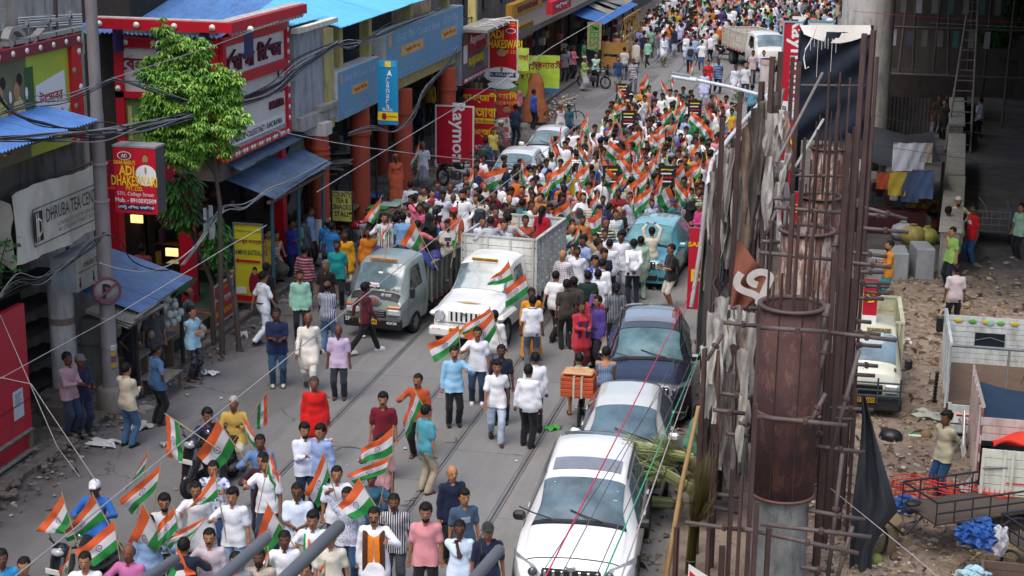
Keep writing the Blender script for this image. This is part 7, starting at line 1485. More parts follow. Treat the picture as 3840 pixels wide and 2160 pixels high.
def noise3(P,s,ph):return np.sin(P[:,0]*s+ph)*np.sin(P[:,1]*s*1.3+ph*2)+.6*np.sin(P[:,2]*s*1.7+P[:,0]*s*.8+ph*3)+.35*np.sin(P[:,2]*s*3.1-P[:,1]*s*2.3+ph)
def wrinkle(V,Q,amp,s,ph):
 a=V[Q[:,2]]-V[Q[:,0]];b=V[Q[:,3]]-V[Q[:,1]];fn=np.cross(a,b);N=np.zeros_like(V)
 for k in range(4):np.add.at(N,Q[:,k],fn)
 N/=np.linalg.norm(N,axis=1)[:,None]+1e-9;return V+N*(noise3(V,s,ph)*amp)[:,None]
def cut(V,Q,keep):
 k=keep(V[Q].mean(1));return V,Q[k]
def compact(V,Q):
 u,inv=np.unique(Q,return_inverse=True);return V[u],inv.reshape(Q.shape)
def gbody(pk,bld,sex,res,face):
 key=('body',pk,bld,sex,res,face)
 if key in MESHC:return MESHC[key]
 F,J=body_fields(pk,bld,sex,res);V,Q=surfnets(F.F,F.lo,F.h)
 ex=add_hands(None,None,J,{'r':1.3 if pk.startswith('flag')or pk in('phone','mic')else.5,'l':1.3 if pk in('flag2','flagboth','phone','sit')else.5})if res<.03 else MB()
 h=J['head']
 if res<.03:
  for s_ in(-1,1):
   ex.ball(h+HV((s_*.031,-.086,.012)),(.015,.009,.007),8,5,mi=2);ex.ball(h+HV((s_*.031,-.0925,.012)),(.007,.004,.006),6,4,mi=1)
   ex.tube([h+HV((s_*.014,-.096,.030)),h+HV((s_*.033,-.094,.036)),h+HV((s_*.052,-.080,.030))],.005,4,mi=1)
  ex.ball(h+HV((0,-.092,-.052)),(.024,.008,.007),8,5,mi=3)
  if 'm' in face:ex.tube([h+HV((-.032,-.088,-.042)),h+HV((0,-.099,-.034)),h+HV((.032,-.088,-.042))],.0085,5,mi=1)
  if 'g' in face:
   for s_ in(-1,1):ex.ring(h+HV((s_*.033,-.102,.012)),(0,1,0),.023,.003,14,4,mi=1);ex.cyl(h+HV((s_*.056,-.10,.014)),h+HV((s_*.08,-.01,.012)),.003,n=4,mi=1)
 me=to_mesh(V,Q,extra=ex);MESHC[key]=(me,J);return MESHC[key]
def gcloth(kind,pk,bld,sex,res):
 """garments grown round the same skeleton and cut at neck, cuffs and hems"""
 key=(kind,pk,bld,sex,res)
 if key in MESHC:return MESHC[key]
 J=frame(POSES[pk]);up=J['up'];w=bld;pts=np.array([list(v)for v in J.values()if isinstance(v,V3)]);lo=pts.min(0)-.30;hi=pts.max(0)+.22;lo[2]=max(lo[2],-.02);F=Field(lo,hi,res);g=.014
 top=kind[0]in 'tskvd';ph=(sum(map(ord,kind+pk))%17)*.7
 if top:
  F.ell(J['hip']+up*.02,(.178*w,.135*w,.15),.05);F.ell(J['waist']+up*.02,(.164*w,.125*w,.15),.05);F.ell(J['chest']+up*.02,(.170*(.93 if sex=='f' else 1)*(w*.5+.5),.122*w,.17),.06)
  if sex=='f':
   for s_ in(-1,1):F.ell(J['chest']+V3((s_*.07,-.095,.02)),(.064,.052,.064),.03)
  if w>1.12:F.ell(J['waist']+V3((0,-.06,.0)),(.14,.12,.13),.05)
  F.cap(J['sr']-up*.02,J['sl']-up*.02,.063,.063,.05);
  if kind[0]!='v':F.cap(J['neck']-up*.06,J['neck']-up*.005,.068,.060,.02)
  for n in 'rl':
   if kind[0]=='v':continue
   if kind[0]in 't':m=J['s'+n].lerp(J['e'+n],.78);F.cap(J['s'+n]-up*.004,m,.061,.064,.03)
   elif kind[0]in 'skd':F.cap(J['s'+n]-up*.004,J['e'+n],.060,.053,.03);F.cap(J['e'+n],J['e'+n].lerp(J['w'+n],.93 if kind!='s2' else.5),.052,.042,.02)
  hem=J['hip'].z-.11
  for n in 'rl':F.cap(J['j'+n]+V3((0,0,.10)),J['j'+n]+(J['k'+n]-J['j'+n]).normalized()*.16,.108*w,.116*w,.05)
  if kind[0]in 'kd':
   hem=(.52 if kind[0]=='k' else.12)+(0 if J['hip'].z>.8 else.1)
   z0=hem-.04
   for n in 'rl':a=J['j'+n];tt=(a.z-z0)/max(a.z-J['a'+n].z,.1);e=a.lerp(J['k'+n],min(1,tt*1.0))if kind[0]=='k' else J['k'+n];F.cap(a+V3((0,0,.02)),(e.x*.9,e.y,min(e.z,z0+.05)if kind[0]=='d' else e.z),.11*w,.125 if kind[0]=='k' else.15,.10)
   if kind[0]=='d':F.cap((0,0,.5),(0,.0,.12),.15,.19,.10)
   if kind[0]=='k':F.cap((0,0,.8),(0,0,.50),.12,.13,.10)
 elif kind[0]in 'px':
  F.ell(J['hip']+up*.01,(.160*w,.122*w,.12),.04)
  for n in 'rl':
   F.cap(J['j'+n],J['k'+n],.100*w,.076,.03)
   if kind[0]=='p':F.cap(J['k'+n],J['a'+n]+V3((0,0,-.01)),.076,.068,.02)
   else:pass
 elif kind[0]=='l':
  F.ell(J['hip'],(.165*w,.128*w,.12),.04);F.cap(J['hip'],(J['kr']+J['kl'])/2,.15,.15,.05);F.cap((J['kr']+J['kl'])/2,((J['ar']+J['al'])/2+V3((0,0,.03))),.15,.16,.05)
  for n in 'rl':F.cap(J['j'+n],J['k'+n],.10,.09,.06);F.cap(J['k'+n],J['a'+n],.09,.09,.06)
 V,Q=surfnets(F.F,F.lo,F.h)
 if top:
  nk=np.array(J['neck']-up*.0);u=np.array(up)
  def keep(c):
   dd=(c-nk)@u;rr=np.hypot(c[:,0]-nk[0],c[:,1]-nk[1]+dd*0);k=((dd<(.018 if kind[0]!='v' else-.05))|((rr>.088)&(kind[0]!='v')))&(c[:,2]>hem)
   if kind[0]=='v':k&=~((np.abs(c[:,0])<.07)&(((c-nk)@u)>-.12))
   else:k&=~((c[:,1]<nk[1]-.03)&(np.abs(c[:,0])<.028)&(rr<.09)&(dd>-.035))
   return k
  V,Q=cut(V,Q,keep)
  V,Q=compact(V,Q);V=wrinkle(V,Q,.006,14,ph)
  if kind[0]in 'kd':
   z=V[:,2];a=np.arctan2(V[:,1],V[:,0]);fade=np.clip((.82-z)/.4,0,1)[:,None];V[:,:2]*=1+fade*(.05*np.sin(a*9+ph)+.03*np.sin(a*4))[:,None]
 else:
  wz=J['hip'].z+.10;V,Q=cut(V,Q,lambda c:(c[:,2]<wz)&(c[:,2]>(.055 if kind[0]=='p' else.12)));V,Q=compact(V,Q);V=wrinkle(V,Q,.0055,15,ph)
  if kind[0]=='l':a=np.arctan2(V[:,1],V[:,0]);V[:,:2]*=1+(.05*np.sin(a*11+ph))[:,None]
 ex=MB()
 if kind[0]in 'ts' and res<.03:
  q=[J['neck']+up*(.012)+V3((.064*cos_(a),.060*sin_(a)+.0,.018*sin_(a)))for a in[R(-72+324*i/14)for i in range(15)]]
  if kind in('t1','s1','s2'):ex.tube(q,.011,5)
 me=to_mesh(V,Q,extra=ex if ex.v else None,name=kind);MESHC[key]=(me,J);return MESHC[key]
def ghair(style,pk,res):
 key=('hair',style,pk,res)
 if key in MESHC:return MESHC[key]
 J=frame(POSES[pk]);h=J['head'];F=Field(np.array(h)-.32,np.array(h)+.2,min(res,.018)if res<.03 else.024 if res<.05 else.045)
 if style=='short':F.ell(h+HV((0,.018,.042)),HR((.086,.104,.100)),0)
 elif style=='thick':F.ell(h+HV((0,.020,.050)),HR((.093,.112,.106)),0);F.ell(h+HV((0,-.06,.105)),HR((.06,.045,.03)),.03)
 elif style=='bald':F.ell(h+HV((0,.020,.018)),HR((.083,.103,.080)),0)
 elif style in('long','bun'):
  F.ell(h+HV((0,.018,.042)),HR((.087,.106,.100)),0)
  if style=='bun':F.ell(h+HV((0,.11,-.01)),HR((.05,.045,.05)),.02)
  else:F.cap(h+HV((0,.08,-.0)),h+HV((0,.13,-.28)),.065,.05,.04)
 elif style=='cap':F.ell(h+HV((0,.012,.055)),HR((.088,.106,.088)),0);F.cap(h+HV((-.04,-.11,.05)),h+HV((.04,-.11,.05)),.026,.026,.02)
 elif style=='turban':F.ell(h+HV((0,.01,.075)),HR((.105,.12,.075)),0)
 elif style=='skullcap':F.ell(h+HV((0,.015,.062)),HR((.084,.100,.080)),0)
 elif style=='veil':F.ell(h+HV((0,.020,.030)),HR((.096,.112,.110)),0);F.cap(h+HV((0,.05,-.1)),J['chest']+V3((0,.06,.05)),.10,.15,.05)
 elif style=='beard':F.ell(h+HV((0,-.035,-.070)),HR((.056,.066,.052)),0)
 V,Q=surfnets(F.F,F.lo,F.h);hh=np.array(h)
 def keep(c):
  c=(c-hh)/HS
  if style in('short','thick','long','bun'):return(c[:,2]>.072+.25*np.abs(c[:,0]))|(c[:,1]>.008)|((c[:,1]>-.045)&(c[:,2]>.03))
  if style=='bald':return(c[:,1]>.03)&(c[:,2]<.05)&(c[:,2]>-.05)
  if style in('cap','skullcap'):return c[:,2]>(.035 if style=='cap' else.065)
  if style=='veil':return(c[:,1]>-.03)|(c[:,2]>.10)
  return np.ones(len(c),bool)
 V,Q=cut(V,Q,keep)
 if style in('short','thick','long','bun','bald'):V,Q=cut(V,Q,lambda c:((c[:,2]-hh[2])/HS>-.055)|(style=='long'))
 V,Q=compact(V,Q)
 if style not in('cap','skullcap'):V=wrinkle(V,Q,.0035,60,1.)
 me=to_mesh(V,Q,name='hair');MESHC[key]=(me,J);return MESHC[key]
def gshoes(pk,kind):
 key=('shoe',pk,kind)
 if key in MESHC:return MESHC[key]
 J=frame(POSES[pk]);ms=[]
 for n,s_ in(('r',-1),('l',1)):
  a=J['a'+n];b=MB();c=a+V3((s_*.008,-.055,-.055))
  if kind=='sandal':b.cb(c+V3((0,0,-.022)),(.095,.26,.016),.01);b.ring(c+V3((0,-.05,.0)),(0,1,.2),.04,.008,12,4)
  else:b.ball(c+V3((0,-.03,-.0)),(.048,.115,.042),10,7);b.ball(c+V3((0,.065,.012)),(.042,.06,.05),10,6);b.cb(c+V3((0,-.005,-.03)),(.098,.28,.018),.012,mi=1)
  b.v=[(x,y,max(z,.002))for x,y,z in b.v];ms.append(b.mesh('shoe',[tyre,tyre]))
 MESHC[key]=(ms,J);return MESHC[key]
def fabric(c,pat=None,c2='#d8d8d8',sc=1.):
 key=('fab',c,pat,c2,sc)
 if key in MATS:return MATS[key]
 t=NT('fabric');v=t.coord('Object');g=t.n('ShaderNodeSeparateXYZ');t.l(v,g.inputs[0]);a,b=hx(c),hx(c2)
 o=t.mix(t.ramp(t.noise(5,4,.6,v),.3,.7),tuple(x*.86 for x in a),tuple(min(1,x*1.1)for x in a))
 def st(axis,n,w):m=t.math('FRACT',t.math('MULTIPLY',g.outputs[axis],n));return t.math('LESS_THAN',m,w)
 if pat=='stripe':o=t.mix(st(0,28*sc,.45),o,b)
 elif pat=='hstripe':o=t.mix(st(2,13*sc,.5),o,b)
 elif pat=='check':o=t.mix(t.math('MULTIPLY',t.math('ADD',st(0,22*sc,.3),st(2,22*sc,.3)),.5),o,b)
 elif pat in('dots','floral','camo'):
  vo=t.n('ShaderNodeTexVoronoi');vo.inputs['Scale'].default_value={'dots':34,'floral':16,'camo':14}[pat]*sc;t.l(v,vo.inputs['Vector'])
  o=t.mix(t.math('LESS_THAN',vo.outputs['Distance'],{'dots':.28,'floral':.42,'camo':.45}[pat]),o,b)
 elif pat=='print':o=t.mix(t.math('MULTIPLY',t.math('LESS_THAN',t.math('ABSOLUTE',g.outputs[0]),.08),t.math('MULTIPLY',t.math('LESS_THAN',t.math('ABSOLUTE',t.math('SUBTRACT',g.outputs[2],1.22)),.05),t.math('LESS_THAN',g.outputs[1],0.))),o,b)
 t.l(o,t.b.inputs['Base Color']);t.b.inputs['Roughness'].default_value=.85;t.b.inputs['Sheen Weight'].default_value=.15;t.b.inputs['Specular IOR Level'].default_value=.25
 t.bump(t.noise(16,5,.65,t.scale(v,1,1,.6)),.7,.02);MATS[key]=t.m;return t.m
def plainm(c,r=.6):
 key=('pl',c,r)
 if key not in MATS:t=NT('skin' if r==.6 else 'hair');v=t.coord();o=t.mix(t.ramp(t.noise(9,3,.5,v),.3,.7),tuple(x*.85 for x in hx(c)),hx(c));t.l(o,t.b.inputs['Base Color']);t.b.inputs['Roughness'].default_value=r;t.b.inputs['Specular IOR Level'].default_value=.3;MATS[key]=t.m
 return MATS[key]
SKINS=['#855640','#98684c','#744a36','#a57355','#653f30','#b07c5a']
BLACKM=plainm('#0f0d0c',.7);EYEW=plainm('#a8a29c',.6);LIP=plainm('#5d3029',.6)
def inst(name,me,mats,parent):
 o=bpy.data.objects.new(name,me);COL.objects.link(o);o.parent=parent
 while len(me.materials)<len(mats):me.materials.append(mats[len(me.materials)])
 for i,m in enumerate(mats):o.material_slots[i].link='OBJECT';o.material_slots[i].material=m
 return o
NP=0
def person(label,pos,face=0.,pk='stand',top=('t1','#d8d8d8'),bot=('p','#1c1c22'),hair='short',haircol='#0f0d0c',shoe=('shoe','#1b1a1a'),skin=None,H=1.64,sex='m',bld=1.,face_='',res=.021,group=None,facing_abs=None,z=0.,name='person',beard=None):
 """face: degrees, 0 = towards the camera, +90 = towards picture right, 180 = away"""
 global NP;NP+=1;r=random.Random(NP*7+3);skin=skin or r.choice(SKINS)
 t=TH(name,label,'person',(pos[0],pos[1],z),R(face+12),group);s_=H/1.66;t.scale=(s_,s_,s_)
 me,J=gbody(pk,bld,sex,res,face_ if res<.03 else '');b=inst('body',me,[plainm(skin),BLACKM,EYEW,LIP]if res<.03 else[plainm(skin)],t)
 def cloth(nm,k,args):
  me,_=gcloth(k,pk,bld,sex,res);return inst(nm,me,[fabric(*args)],t)
 NM={'t':'shirt','s':'shirt','k':'kurta','v':'vest','d':'sari','p':'trousers','x':'shorts','l':'lungi'}
 if top:cloth(NM[top[0][0]],top[0],top[1:])
 if bot and not(top and top[0]=='d'):cloth(NM[bot[0][0]],bot[0],bot[1:])
 if hair:
  me,_=ghair(hair,pk,res);nm={'cap':'cap','turban':'headscarf','skullcap':'skullcap','veil':'veil'}.get(hair,'hair');inst(nm,me,[plainm(haircol,.7)if nm=='hair' else fabric(haircol)],t)
 if hair in('cap','skullcap')and res<.03:me,_=ghair('bald',pk,res);inst('hair',me,[BLACKM],t)
 if beard:me,_=ghair('beard',pk,res);inst('beard',me,[plainm(beard,.7)],t)
 if shoe and res<.03:
  ms,_=gshoes(pk,shoe[0]);
  for m in ms:inst('shoe',m,[fabric(shoe[1]),plainm('#cfcfcf' if shoe[1]in('#dcdcda',)else '#151515')],t)
 t['_J']=0
 return t,J
def acc(t,name,mb,mat):return mb.B(name,mat,t)
def scarf(t,J,cols,L=.55,w=.07):
 up=J['up'];b=[MB()for _ in cols]
 for s_ in(-1,1):
  pts=[J['neck']+V3((0,.07,-.0)),J['neck']+V3((s_*.075,.04,.0)),J['neck']+V3((s_*.085,-.06,-.05)),J['chest']+V3((s_*.085,-.142,.02)),J['waist']+V3((s_*.09,-.155,-.02)),J['waist']+V3((s_*.095,-.15,.12-L))]
  for k,g in enumerate(b):
   P=[[p+V3((s_*((q-.5)*w+(k-(len(cols)-1)/2)*w)/len(cols),-.002*k,0))for q in(0,1)]for p in pts];g.slab(P if s_>0 else[r[::-1]for r in P],(0,-.008,0))
 for g,c in zip(b,cols):g.B('scarf',fabric(c),t)
def belt(t,J,c='#151515',w=1.):
 MB().lathe(J['hip']+V3((0,0,.10)),[(.158*w,0),(.162*w,0),(.162*w,.035),(.158*w,.035)],20).B('belt',M(c,rough=.4,bump=0),t)
def posat(c,x,y,H=1.64,base=0.):
 q=px(c,x,y);return at(q[0],q[1],H+base)
WH,BL,NV,DN,GY='#e4e6ea','#17171b','#1b2140','#3d5270','#4a4d54'
shoeW=('shoe','#dcdcda');sand=('sandal','#3a2a20')
